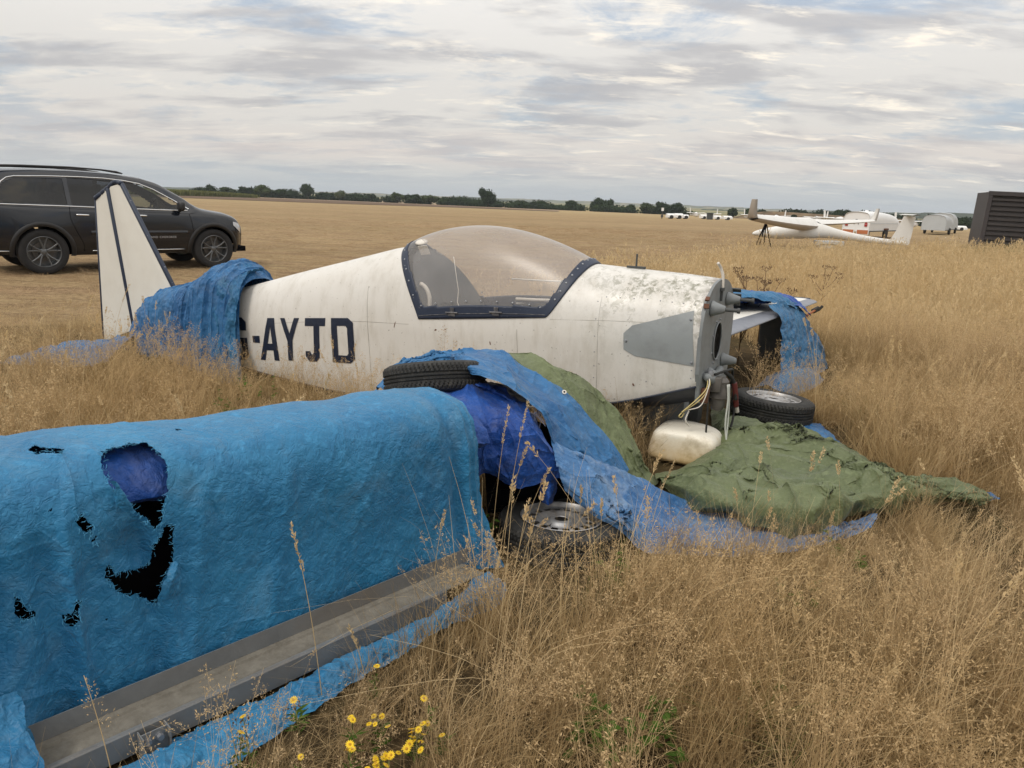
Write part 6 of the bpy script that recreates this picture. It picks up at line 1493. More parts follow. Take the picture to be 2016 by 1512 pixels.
            # lamp clusters
            mb = MB(); A = np.array([[sidef(x, z, .006) for z in np.linspace(zl, zh, 8)] for x, zl, zh in ((-.86, .92, 1.10), (-.80, .93, 1.10), (-.72, .95, 1.08), (-.62, 1.0, 1.05))]); mb.grid(A); mb.build('tail_light', M['red'], car, smooth=True)
            mb = MB(); A = np.array([[sidef(x, z, .006) for z in np.linspace(zl, zh, 8)] for x, zl, zh in ((3.33, .84, .905), (3.40, .78, .89), (3.47, .72, .86), (3.54, .68, .79))]); mb.grid(A); mb.build('headlight', M['headlamp'], car, smooth=True)
            mb = MB(); mb.tube([sidef(x, .40 if x < 0 else .44, .014) for x in ((-.88, -.7, -.5) if True else ())], .01, 6); mb.build('bumper_trim', M['chrome'], car, smooth=True)
            # door mirror
            mb = MB(); mb.box((2.30, HW-1.04, 1.19), (.11, .20, .17), bev=.045); mb.tube([(2.30, HW-.93, 1.10), (2.30, HW-1.0, 1.12)], .03, 8); mb.build('door_mirror', M['car_plastic'], car, smooth=True)
            # roof rail
            mb = MB(); mb.tube([(x, HW-.60, z) for x, z in ((-.52, 1.765), (-.42, 1.785), (-.1, 1.80), (.6, 1.808), (1.1, 1.79), (1.35, 1.762), (1.45, 1.74))], [.012, .022, .018, .016, .016, .022, .01], 8); mb.build('roof_rail', M['car_plastic'], car, smooth=True)
        else:
            mb = MB(); mb.tube([(x, HW+.60, z) for x, z in ((-.52, 1.765), (-.42, 1.785), (-.1, 1.80), (.6, 1.808), (1.1, 1.79), (1.35, 1.762), (1.45, 1.74))], .018, 8); mb.build('roof_rail', M['car_plastic'], car, smooth=True)
    # closing pieces: nose, tail, floor
    for x, nm in ((-.895, 'tailgate'), (3.575, 'grille')):
        i = 0 if x < 0 else NX-1; ring = [(xs[i], HW-a[0], a[1]) for a in LO[i]]+[(xs[i], HW-a[0], a[1]) for a in UP[i][1:]]; ring += [(xs[i], HW+(HW-p[1]), p[2]) for p in ring[::-1][1:]]
        mb = MB(); mb.add(ring+[(xs[i]+(.02 if x > 0 else -.02), HW, .75)], [(k, k+1, len(ring)) for k in range(len(ring)-1)]); mb.build(nm, M['car_paint'] if x < 0 else M['car_plastic'], car, smooth=True)
    mb = MB(); mb.box((1.45, HW, .36), (4.4, 1.45, .10)); mb.box((1.46, HW, .62), (2.0, 1.5, .45)); mb.build('underbody', M['black'], car)
    mb = MB(); mb.box((-.50, HW, .86), (.7, 1.5, .5)); mb.build('boot_liner', M['black'], car); mb = MB(); mb.box((3.0, HW, .70), (1.0, 1.2, .5)); mb.build('engine_block', M['black'], car)
    for y in (-.38, .38):
        for x in (1.35, .45):
            mb = MB(); mb.box((x, HW+y, 1.08), (.16, .48, .62), Matrix.Rotation(R(-14), 3, 'Y'), bev=.05); mb.box((x-.09, HW+y, 1.45), (.09, .26, .18), bev=.035); mb.build('car_seat', M['seat_leather'], car, auto=40)
    mb = MB(); mb.box((2.35, HW, 1.02), (.45, 1.5, .16), bev=.04); mb.build('dashboard', M['car_plastic'], car, auto=40)
    mb = MB(); Q = [(2.02+.06*math.cos(a)*.6, HW-.38+.19*math.sin(a), 1.13+.18*math.cos(a)) for a in np.linspace(0, 2*np.pi, 25)]; mb.tube(Q, .016, 8, cap=False); mb.tube([(2.02, HW-.56, 1.13), (2.02, HW-.2, 1.13)], .018, 6); mb.tube([(2.04, HW-.38, 1.13), (2.2, HW-.38, 1.06)], .03, 8); mb.build('steering_wheel', M['car_plastic'], car, smooth=True)
    # shark-fin aerial on the roof tail, spoiler lip
    mb = MB(); mb.add([(-.55, HW-.03, 1.75), (-.30, HW-.03, 1.77), (-.55, HW+.03, 1.75), (-.30, HW+.03, 1.77), (-.52, HW-.008, 1.85), (-.44, HW-.008, 1.86), (-.52, HW+.008, 1.85), (-.44, HW+.008, 1.86)], [(0, 1, 5, 4), (2, 6, 7, 3), (4, 5, 7, 6), (0, 4, 6, 2), (1, 3, 7, 5)]); mb.build('roof_aerial', M['car_plastic'], car)
    mb = MB(); mb.box((-.76, HW, 1.685), (.34, 1.25, .035), Matrix.Rotation(R(-14), 3, 'Y'), bev=.015); mb.build('roof_spoiler', M['car_paint'], car, auto=40)
    # wheels
    def car_tyre():
        n, k = 96, 0; prof = [(.262, -.11), (.29, -.122), (.34, -.125), (.372, -.110), (.383, -.085), (.385, -.04), (.385, 0), (.385, .04), (.383, .085), (.372, .11), (.34, .125), (.29, .122), (.262, .11)]
        mb = MB(); mb.lathe(prof, n, Matrix.Rotation(R(90), 4, 'X')); o = mb.build('tyre', M['rubber_car'], auto=35); me = o.data; bpy.data.objects.remove(o); return me
    def car_rim():
        Mx = Matrix.Rotation(R(90), 4, 'X')
        mb = MB(); mb.lathe([(.264, .112), (.256, .118), (.246, .108), (.240, .05), (.235, -.08)], 72, Mx); mb.lathe([(0, -.06), (.24, -.06)], 40, Mx)
        mb.lathe([(0, .092), (.03, .092), (.042, .086), (.062, .080), (.068, .05)], 30, Mx)
        for i in range(5):
            for dlt in (-.13, .13):
                a0 = 2*math.pi*i/5+math.pi/2; a1 = a0+dlt*2.0; a00 = a0+dlt*.8
                p = [(.055*math.cos(a00), .055*math.sin(a00)), (.14*math.cos(a0+dlt*1.35), .14*math.sin(a0+dlt*1.35)), (.252*math.cos(a1), .252*math.sin(a1))]
                mb.tube([Mx@Vector((x, y, z)) for (x, y), z in zip(p, (.078, .088, .104))], [.021, .014, .013], 6)
        o = mb.build('rim', M['rim_black'], auto=40); me = o.data; bpy.data.objects.remove(o); return me
    def disc():
        Mx = Matrix.Rotation(R(90), 4, 'X'); mb = MB(); mb.lathe([(.08, .0), (.165, .0), (.165, -.02), (.08, -.02)], 40, Mx); mb.build
        o = mb.build('brake_disc', M['grimy'], auto=40); me = o.data; bpy.data.objects.remove(o); return me
    ct, crm, cd = car_tyre(), car_rim(), disc()
    for x in (0, WB_):
        for y, s in ((.115, 1), (2*HW-.115, -1)):
            w_ = bpy.data.objects.new('wheel', None); COL.objects.link(w_); w_.parent = car; w_.location = (x, y, RW-.005); w_.scale = (1, s, 1)
            for me, nm in ((ct, 'tyre'), (crm, 'rim'), (cd, 'brake_disc')):
                link(me, nm, w_)
            mb = MB()
            for k in range(5):
                a = 2*math.pi*(k+.5)/5+math.pi/2; mb.lathe([(0, .082), (.010, .081), (.011, .06)], 8, Matrix.Rotation(R(90), 4, 'X')@Matrix.Translation((.045*math.cos(a), .045*math.sin(a), 0)))
            mb.build('wheel_nut', M['silver_text'], w_) if False else None
    return car
M['headlamp'] = mat('headlamp', (.55, .57, .6), .12, .2, coat=1); M['seat_leather'] = mat('seat_leather', (.05, .048, .045), .6)
M['rubber_car'] = mat('rubber_car', (.012, .012, .013), .8, build=wear(6, .3, (.035, .03, .026)))
build_car()
# ================================================================== covered glider, trailers, container, far aircraft
def loft(rings, closed=True):
    """rings: (k,m,3)"""
    A = np.array(rings); 
    if closed: A = np.concatenate([A, A[:, :1]], 1)
    return A
def glider(root_loc, tail_loc, near_tip, far_tip, root, S=1.0, cover='cover_white', z0=.55, boom_z=.42, fin_h=1.42, lod=1.0):
    o_ = np.array(root.location); nose = np.array(root_loc); tail = np.array(tail_loc); ax = tail-nose; L = np.linalg.norm(ax[:2]); ax = ax/L; lat = np.array([-ax[1], ax[0], 0]); lat /= np.linalg.norm(lat)
    rings = []
    for t_, w, h, zc in ((0, .02, .02, .50), (.02, .10, .10, .52), (.07, .20, .18, .54), (.15, .28, .26, .58), (.26, .31, .32, .66), (.36, .30, .34, .70), (.44, .25, .28, .68), (.55, .17, .20, .56), (.7, .13, .15, .42), (.85, .10, .12, .32), (1.0, .08, .10, .25)):
        c_ = nose+ax*L*t_; c_[2] = c_[2]*0+zc+float(zg(c_[0], c_[1]))
        rings.append([c_+lat*w*math.cos(a)+UPZ*h*math.sin(a)-o_ for a in np.linspace(0, 2*np.pi, 17)[:-1]])
    A = catmull(loft(rings), 60); mb = MB(); mb.grid(A); mb.build('fuselage', M[cover], root, smooth=True)
    def wing(tip, nm, under):
        r0 = nose+ax*L*.36; r0[2] = .98+float(zg(r0[0], r0[1])); tip = np.array(tip); sp = tip-r0; fw = -ax
        rows = []
        for u_ in np.linspace(0, 1, 22):
            c_ = r0+sp*u_; c_[2] = r0[2]+(tip[2]-r0[2])*u_**1.6; ch = (.92-.50*u_)*S; th = .085*(1-.6*u_)
            rows.append([c_+fw*ch*x+UPZ*(z*th/.085*(4.2 if nm == 'near' else 2.2)-(.10*(1-u_) if nm == 'near' else 0)) -o_ for x, z in ((.45, 0), (.38, .05), (.15, .085), (-.15, .07), (-.55, .0), (-.50, -.02), (-.1, -.045), (.2, -.05), (.42, -.03))])
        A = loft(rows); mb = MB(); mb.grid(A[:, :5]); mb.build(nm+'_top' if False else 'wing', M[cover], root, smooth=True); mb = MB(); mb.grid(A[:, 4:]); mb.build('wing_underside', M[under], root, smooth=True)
        # winglet, swept up and back
        e = tip; sd_ = sp/np.linalg.norm(sp); w = MB(); Rr = []
        for u_ in np.linspace(0, 1, 9):
            c_ = e+sd_*.30*math.sin(u_*1.3)+UPZ*(.62*u_**1.5)+ax*.12*u_; ch = .42*(1-.45*u_)
            Rr.append([c_+fw*ch*x+lat*0+sd_*z-o_ for x, z in ((.5, 0), (0, .022), (-.5, 0), (0, -.022))])
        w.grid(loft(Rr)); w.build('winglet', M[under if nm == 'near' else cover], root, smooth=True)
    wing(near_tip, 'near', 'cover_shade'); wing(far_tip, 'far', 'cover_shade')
    # fin and small tailplane
    b = nose+ax*L; zt = float(zg(b[0], b[1])); rows = []
    for u_, c0, c1, th in ((0, -1.0, .22, .06), (.33, -.72, .27, .05), (.66, -.48, .31, .045), (1, -.28, .34, .035)):
        z = zt+.10+u_*fin_h*.93 if u_ else zt+.18
        rows.append([b+ax*x+lat*y+UPZ*(z-b[2])-o_ for x, y in ((c0, 0), ((c0*.6+c1*.4), th), (c1, 0.004), ((c0*.6+c1*.4), -th))])
    mb = MB(); A = loft(rows); mb.grid(catmull(A, 16)); mb.build('fin', M[cover], root, auto=60)
    mb = MB(); q0 = b+ax*.02; q0[2] = zt+.1+fin_h*.97; A = [[q0+lat*y+ax*x+UPZ*z-o_ for x, z in ((-.26*(1-.4*abs(y)/1.2), 0), (0, .03), (.26*(1-.4*abs(y)/1.2), 0), (0, -.02))] for y in (-.42, -.1, .0, .1, .42)]; mb.grid(loft(A)); mb.build('tailplane', M[cover], root, smooth=True)
    mb = MB(); mb.tube([b+ax*.0+lat*.055+UPZ*(zt+.25-b[2])-o_, b+ax*.06+lat*.03+UPZ*(zt+1.3-b[2])-o_], .008, 4); mb.build('hinge_line', M['dark_grey'], root)
gl = empty('covered_glider', (13.2, 32.3, 0), label='white glider under fabric covers with upturned wingtips, nearest of the parked gliders', cat='glider')
glider((9.75, 31.4, 0), (17.1, 33.3, 0), (8.15, 26.4, 1.20), (18.0, 38.6, 1.10), gl)
# dark gap and cradle under the glider's wing root
mb = MB(); mb.box((13.0-13.2, 31.5-32.3, .22), (1.1, .5, .20), bev=.02); mb.box((12.9-13.2, 31.4-32.3, .10), (.7, .3, .18)); mb.build('wheel_dolly', M['grey_far'], gl)
# trestle
tr = empty('tripod_trestle', tuple(G(1505, 487)), label='thin black tripod trestle propping the near wing of the covered glider', cat='trestle')
c_ = G(1505, 487); top = np.array([-.05, 0, 1.0])
for a, b in ((-.45, -.2), (.18, -.25), (.10, .4), (-.2, .1)): mb = MB(); mb.tube([(a, b, .0), tuple(top)], .028, 6); mb.build('leg', M['black'], tr)
mb = MB(); mb.box((-.05, 0, 1.02), (.22, .10, .06), bev=.01); mb.build('pad', M['black'], tr)
def far(px, Y, base=None): v = ray(px, 430); x = v[0]*Y/v[1]; return np.array([x, Y, float(zg(x, Y))])
# white glider trailer seen from behind
def trailer(px0, px1, Y, L, yaw, h, label, m_='white_far', lights=True, round_=.6, cat='trailer', lift=.35):
    a, b = far(px0, Y), far(px1, Y); w = np.linalg.norm(b-a); c_ = (a+b)/2
    root = empty('glider_trailer', tuple(c_), yaw, label=label, cat=cat)
    # local: x across, y away (length)
    prof = lambda k: [(-w/2, lift), (-w/2, lift+h*.45*k), (-w/2*.96, lift+h*.72*k), (-w/2*.78, lift+h*.93*k), (-w/2*.4, lift+h*1.0*k), (0, lift+h*1.02*k), (w/2*.4, lift+h*1.0*k), (w/2*.78, lift+h*.93*k), (w/2*.96, lift+h*.72*k), (w/2, lift+h*.45*k), (w/2, lift)]
    ys = [(0, .97), (.12, 1.0), (L*.35, 1.02), (L*.7, .95), (L*.9, .80), (L*.97, .6), (L, .35)]
    A = np.array([[(x, y, z) for x, z in catmull(np.array(prof(k)), 33)] for y, k in ys]); mb = MB(); mb.grid(catmull(A, 40)); mb.build('shell', M[m_], root, smooth=True)
    mb = MB(); P_ = [(x, -.004, z) for x, z in catmull(np.array(prof(.97)), 33)]; mb.add(P_, [tuple(range(33))]); mb.build('rear_panel', M['grey_far' if m_ != 'white_far' else 'white_far'], root)
    mb = MB(); mb.box((0, L/2, lift+.03), (w*1.02, L, .06)); mb.build('chassis', M['dark_grey'], root)
    for s in (-1, 1):
        mb = MB(); mb.lathe([(.12, -.09), (.26, -.09), (.30, -.05), (.30, .05), (.26, .09), (.12, .09), (.0, .05)], 24, Matrix.Translation((s*(w/2+.02), L*.5, .30))@Matrix.Rotation(R(90), 4, 'Y')); mb.build('tyre', M['rubber'], root, auto=40)
        mb = MB(); mb.box((s*(w/2+.03), L*.5, .56), (.2, .62, .10), bev=.03); mb.build('mudguard', M['rusty'] if lights else M['grey_far'], root, auto=40)
        if lights:
            mb = MB(); mb.box((s*w*.27, -.05, lift-.02), (w*.40, .03, .22)); f = mb.build('marker_board', M['orange'], root)
            mb = MB(); mb.box((s*w*.27, -.034, lift-.02), (w*.45, .025, .28)); mb.build('board_frame', M['white_far'], root)
            mb = MB(); mb.box((s*w*.36, -.03, lift+.36), (.16, .05, .12), bev=.01); mb.add([(s*w*.36-.1, -.03, lift+.44), (s*w*.36+.1, -.03, lift+.44), (s*w*.36, -.03, lift+.62)], [(0, 1, 2)]); mb.build('tail_light', M['red'], root)
    if lights:
        mb = MB(); mb.tube([(-.12, -.03, lift+.40), (-.10, -.05, lift+.62), (.0, -.05, lift+.70), (.10, -.05, lift+.62), (.12, -.03, lift+.40)], .018, 6); mb.build('handle', M['dark_grey'], root)
        mb = MB(); mb.lathe([(0, .10), (.09, .09), (.12, .0)], 14, Matrix.Translation((0, L*.25, lift+h*1.01))); mb.build('roof_vent', M['white_far'], root, smooth=True)
        mb = MB(); mb.tube([(w/2+.012, .1, lift+h*.42), (w/2+.012, L*.9, lift+h*.42)], .012, 4); mb.build('lid_seam', M['grey_far'], root)
        for x in (-.5, .5):
            mb = MB(); mb.tube([(x*w, .1, lift), (x*w, .1, 0)], .02, 5); mb.build('prop_stand', M['dark_grey'], root)
    return root
trailer(1662, 1713, 44.5, 6.4, R(-41), 1.12, 'white rounded glider trailer with orange marker boards and red tail lights', lift=.42)
trailer(1819, 1862, 62, 5.5, R(-35), 1.22, 'pale grey covered trailer, left and nearer of the two beyond the tail fin', 'grey_far', lights=False)
trailer(1836, 1876, 70, 5.5, R(-34), 1.45, 'pale grey covered trailer, right and taller of the two beyond the tail fin', 'grey_far', lights=False)
mb = MB(); p = far(1835, 66); mb.box((0, 0, .5), (.4, .3, 1.0), bev=.02)
# dark container
def container():
    a = G(1925, 489.5); root = empty('shipping_container', tuple(a), R(9), label='dark brown corrugated container standing in long grass at the field edge', cat='container')
    W_, H_, D_ = 6.1, 2.72, 2.44
    for x, w in ((.09, .18),): 
        mb = MB(); mb.box((x, .08, H_/2), (w, .16, H_), bev=.01); mb.build('corner_post', M['cont_frame'], root)
    mb = MB(); mb.box((W_-.09, .08, H_/2), (.18, .16, H_), bev=.01); mb.build('corner_post', M['cont_frame'], root)
    mb = MB(); mb.box((W_/2, .08, H_-.10), (W_, .18, .20), bev=.01); mb.build('top_rail', M['cont_frame'], root)
    mb = MB(); mb.box((.95, .055, H_/2-.1), (.04, .05, H_-.4)); mb.build('jamb', M['cont_frame'], root) if False else None
    # a sloping frame board beside the ribbed sheet, horizontal ribs
    n = 10
    for i in range(n):
        z0 = .12+(H_-.42)*i/n; hz = (H_-.42)/n; A = []
        for x in (.20, W_-.18): A.append([(x, .12, z0), (x, .12, z0+hz*.30), (x, .045, z0+hz*.45), (x, .045, z0+hz*.88), (x, .12, z0+hz)])
        mb = MB(); mb.grid(np.array(A)); mb.build('ribbed_panel', M['container'], root)
    mb = MB(); mb.box((W_/2, D_/2+.14, H_/2-.02), (W_-.02, D_-.02, H_-.05)); mb.build('container_body', M['container'], root)
    root.rotation_euler = (0, R(1.2), R(-20))
container()
# sign post by the far trailers
p = far(1303, 105); sg = empty('sign_post', tuple(p), label='small white sign on a dark post in front of the far trees', cat='sign')
mb = MB(); mb.box((0, 0, .75), (.12, .10, 1.5)); mb.box((0, 0, .35), (.3, .2, .3)); mb.build('post', M['dark_grey'], sg); mb = MB(); mb.box((0, -.08, 1.25), (.32, .04, .42)); mb.build('sign_board', M['white_far'], sg)
# a row of small far gliders and trailers
def small_trailer(px, w, Y, h, label, yaw=0, grp='white gliders and trailers parked along the far field'):
    c_ = far(px, Y); L = w*Y/FPX; hh = h*Y/FPX; root = empty('parked_trailer', tuple(c_), yaw, label=label, cat='trailer', group=grp)
    A = np.array([[(x*L, y*.7, .18+z*hh) for y, z in ((-1, 0), (-1, .6), (-.7, .95), (0, 1), (.7, .95), (1, .6), (1, 0))] for x in (-.5, .1, .35, .5)]); A[3, :, 2] = .18+(A[3, :, 2]-.18)*.6; A[3, :, 1] *= .6
    mb = MB(); mb.grid(A); mb.add([tuple(q) for q in A[0]], [tuple(range(7))]); mb.add([tuple(q) for q in A[-1]], [tuple(range(7))]); mb.build('shell', M['white_far'], root, auto=40)
    mb = MB(); mb.lathe([(0, -.75), (.28, -.75), (.28, .75), (0, .75)], 12, Matrix.Translation((0, 0, .26))@Matrix.Rotation(R(90), 4, 'X')); mb.build('tyre', M['rubber'], root)
def small_glider(px, w, Y, label, flip=1, grp='white gliders and trailers parked along the far field'):
    c_ = far(px, Y); L = w*Y/FPX; root = empty('parked_glider', tuple(c_), R(4), label=label, cat='glider', group=grp)
    rg_ = [[(x*L*flip, r_*math.cos(a), .65+zc+r_*1.2*math.sin(a)) for a in np.linspace(0, 2*np.pi, 9)[:-1]] for x, r_, zc in ((-.22, .03, 0), (-.16, .25, .02), (-.06, .38, .1), (.02, .30, .1), (.12, .14, .05), (.3, .07, 0))]
    mb = MB(); mb.grid(loft(rg_)); mb.build('fuselage', M['white_far'], root, smooth=True)
    mb = MB(); A = np.array([[(x*L+dx_*1, y, .95+.10*abs(x)*2+dz_) for dx_, dz_, y in ((0, 0, -.4), (0, .07, -.2), (0, .03, .3), (0, -.05, -.1))] for x in (-.5, -.25, 0, .25, .5)]); mb.grid(loft(A)); mb.build('wing', M['white_far'], root, smooth=True)
    mb = MB(); mb.add([(.27*L*flip, 0, .6), (.31*L*flip, 0, .6), (.33*L*flip, 0, 1.9), (.29*L*flip, 0, 1.9), (.27*L*flip, .06, .6), (.31*L*flip, .06, .6), (.33*L*flip, .06, 1.9), (.29*L*flip, .06, 1.9)], [(0, 1, 2, 3), (4, 7, 6, 5), (0, 4, 5, 1), (3, 2, 6, 7), (0, 3, 7, 4), (1, 5, 6, 2)]); mb.build('fin', M['white_far'], root)
small_trailer(1320, 16, 110, 7.5, 'grey-white trailer just right of the small white sign post'); small_trailer(1336, 18, 114, 8, 'second white trailer right of the small sign post'); small_trailer(1349, 12, 118, 6, 'short white trailer at the end of the group by the sign')
small_glider(1368, 34, 135, 'distant white glider with its tail up, between the trailer group and the dark hut', -1); small_trailer(1385, 14, 140, 7, 'small white trailer left of the dark hut'); small_glider(1400, 36, 142, 'distant white glider right behind the small dark hut', 1)
small_trailer(1412, 16, 138, 6, 'low white trailer left of the raised wingtip'); small_trailer(1432, 18, 140, 6, 'low white trailer directly behind the raised wingtip'); small_glider(1478, 44, 120, 'white glider with upright tail seen just above the long near wing', -1)
small_trailer(1500, 20, 120, 5, 'flat white trailer above the near wing of the covered glider'); small_glider(1530, 50, 118, 'low white glider behind the middle of the covered glider', 1); small_trailer(1560, 22, 115, 5, 'flat white trailer in front of the brown bank')
small_glider(1610, 60, 105, 'white glider wing seen behind the cockpit of the covered glider', 1); small_glider(1650, 90, 95, 'long white wing reaching behind the winglet and trailer', -1); small_glider(1790, 90, 85, 'white glider seen between the white trailer and the grey trailers', -1); small_trailer(1892, 26, 120, 7, 'white trailer between the grey trailers and the dark container')
p = far(1397, 128); mb = MB(); mb.box((0, 0, .5), (.9, .8, 1.0), bev=.05); mb.box((0, 0, 1.05), (1.1, 1.0, .12), bev=.02); o = mb.build('dark_hut', M['dark_grey'], loc=tuple(p), label='tiny dark box standing among the distant white trailers', cat='hut')
# ================================================================== grasses and wild plants
def straw(name, a, b, c_, tl=.3):
    m_ = bpy.data.materials.new(name); m_.use_nodes = True; t = NT(m_.node_tree); t.n.clear()
    o = t.n.new('ShaderNodeOutputMaterial'); geo = t.n.new('ShaderNodeNewGeometry'); oi = t.n.new('ShaderNodeObjectInfo')
    n = t.math('ADD', t.math('MULTIPLY', geo.outputs['Random Per Island'], .65), t.math('MULTIPLY', oi.outputs['Random'], .35))
    w = t.noise(geo.outputs['Position'], .55, 4, .6); w2 = t.noise(geo.outputs['Position'], 2.3, 3, .6)
    col = t.mix(n, a, b); col = t.mix(t.math('MULTIPLY', t.maprange(w, .42, .66), .75), col, c_)
    col = t.mix(t.math('MULTIPLY', t.maprange(w2, .52, .72), .35), col, tuple(x*.55 for x in a))
    df = t.n.new('ShaderNodeBsdfDiffuse'); t.put(df.inputs[0], col); tr = t.n.new('ShaderNodeBsdfTranslucent'); t.put(tr.inputs[0], col)
    mx = t.n.new('ShaderNodeMixShader'); mx.inputs[0].default_value = tl
    t.l.new(df.outputs[0], mx.inputs[1]); t.l.new(tr.outputs[0], mx.inputs[2]); t.l.new(mx.outputs[0], o.inputs[0]); return m_
M['straw'] = straw('straw', (.215, .145, .070), (.62, .46, .25), (.43, .30, .14))
M['straw_pale'] = straw('straw_pale', (.46, .335, .175), (.78, .62, .38), (.60, .435, .225))
M['panicle'] = straw('panicle', (.35, .24, .13), (.74, .56, .33), (.53, .375, .19))
M['green_blade'] = straw('green_blade', (.06, .085, .02), (.14, .16, .045), (.12, .12, .04))
M['stubble_blade'] = straw('stubble_blade', (.30, .205, .125), (.58, .44, .28), (.44, .33, .19))
UP_ = np.array([0, 0, 1.])
def blades(rng, n, rad, h, lean, wid, seg=3, curl=.5, base_z=-.02):
    """curved tapering ribbons -> V,F(tris as quads)"""
    a = rng.uniform(0, 2*np.pi, n); r_ = rad*np.sqrt(rng.uniform(0, 1, n)); P0 = np.stack([r_*np.cos(a), r_*np.sin(a), np.full(n, base_z)], 1)
    H_ = rng.uniform(*h, n); d = rng.uniform(0, 2*np.pi, n); ln = rng.uniform(*lean, n); dr = np.stack([np.cos(d), np.sin(d), d*0], 1); wv = np.stack([-np.sin(d+.6), np.cos(d+.6), d*0], 1)
    ts = np.linspace(0, 1, seg+1); V = []
    W_ = wid*rng.uniform(.6, 1.3, n)
    for t_ in ts:
        c_ = P0+UP_*(H_*(t_-curl*.35*ln*t_**2))[:, None]+dr*(H_*ln*t_**(1.6+curl))[:, None]; w = (W_*(1-t_*.85))[:, None]*.5
        V += [c_-wv*w, c_+wv*w]
    V = np.stack(V, 1).reshape(-1, 3); k = 2*(seg+1); F_ = []
    for s in range(seg): F_.append(np.arange(n)[:, None]*k+np.array([2*s, 2*s+1, 2*s+3, 2*s+2])[None])
    return V, np.concatenate(F_)
def slivers(rng, C_, D_, L, W_):
    """tiny seed-like diamonds at C_ pointing D_"""
    n = len(C_); b = np.cross(D_, rng.normal(size=(n, 3))); b /= np.linalg.norm(b, axis=1)[:, None]+1e-9
    L = L*rng.uniform(.6, 1.4, n)[:, None]
    return np.stack([C_, C_+D_*L*.45+b*W_, C_+D_*L, C_+D_*L*.45-b*W_], 1).reshape(-1, 3), np.arange(4*n).reshape(-1, 4)
def stem_pts(rng, p0, H_, ln, d, k=6):
    ts = np.linspace(0, 1, k); dr = np.array([math.cos(d), math.sin(d), 0]); return np.array([p0+UP_*H_*(t_-.12*ln*t_**2)+dr*H_*ln*t_**2 for t_ in ts])
def ribbon(P_, w):
    P_ = np.asarray(P_); d = np.gradient(P_, axis=0); b = np.cross(d, [.3, .8, .1]); b /= np.linalg.norm(b, axis=1)[:, None]+1e-9
    ww = np.linspace(1, .5, len(P_))[:, None]*w*.5; V = np.stack([P_-b*ww, P_+b*ww], 1).reshape(-1, 3); i = np.arange(len(P_)-1)[:, None]*2
    return V, i+np.array([0, 1, 3, 2])[None]
def panicle(rng, top, dr, L, R_, n, sz):
    """airy branching head below the tip TOP"""
    parts = []; C_ = []; Dd = []
    for i in range(n):
        t_ = rng.uniform(0, 1); a = rng.uniform(0, 2*np.pi); base = top-dr*L*(1-t_*.85); out = np.array([math.cos(a), math.sin(a), rng.uniform(.2, 1.1)]); out /= np.linalg.norm(out)
        r_ = R_*(1-t_*.75)*rng.uniform(.35, 1); tip = base+out*r_
        for _ in range(2):
            q = tip+rng.normal(size=3)*r_*.22; C_.append(q); v = out+rng.normal(size=3)*.6; Dd.append(v/np.linalg.norm(v))
        if i % 2 == 0: parts.append(ribbon(np.array([base, (base+tip)/2+UP_*.002, tip]), .0006))
    parts.append(slivers(rng, np.array(C_), np.array(Dd), sz, sz*.2)); return merge(parts)
def spike(rng, top, dr, L, rad, n=46):
    t_ = rng.uniform(0, 1, n); a = rng.uniform(0, 2*np.pi, n); b1 = np.cross(dr, [.2, .9, .1]); b1 /= np.linalg.norm(b1); b2 = np.cross(dr, b1)
    o_ = b1[None]*np.cos(a)[:, None]+b2[None]*np.sin(a)[:, None]; pr = np.sin(np.pi*np.clip(t_*.9+.08, 0, 1))**.5
    C_ = top-dr*(L*(1-t_))[:, None]+o_*(rad*pr*.55)[:, None]; D_ = dr[None]*.9+o_*.55; D_ /= np.linalg.norm(D_, axis=1)[:, None]
    return slivers(rng, C_, D_, .011, .0022)
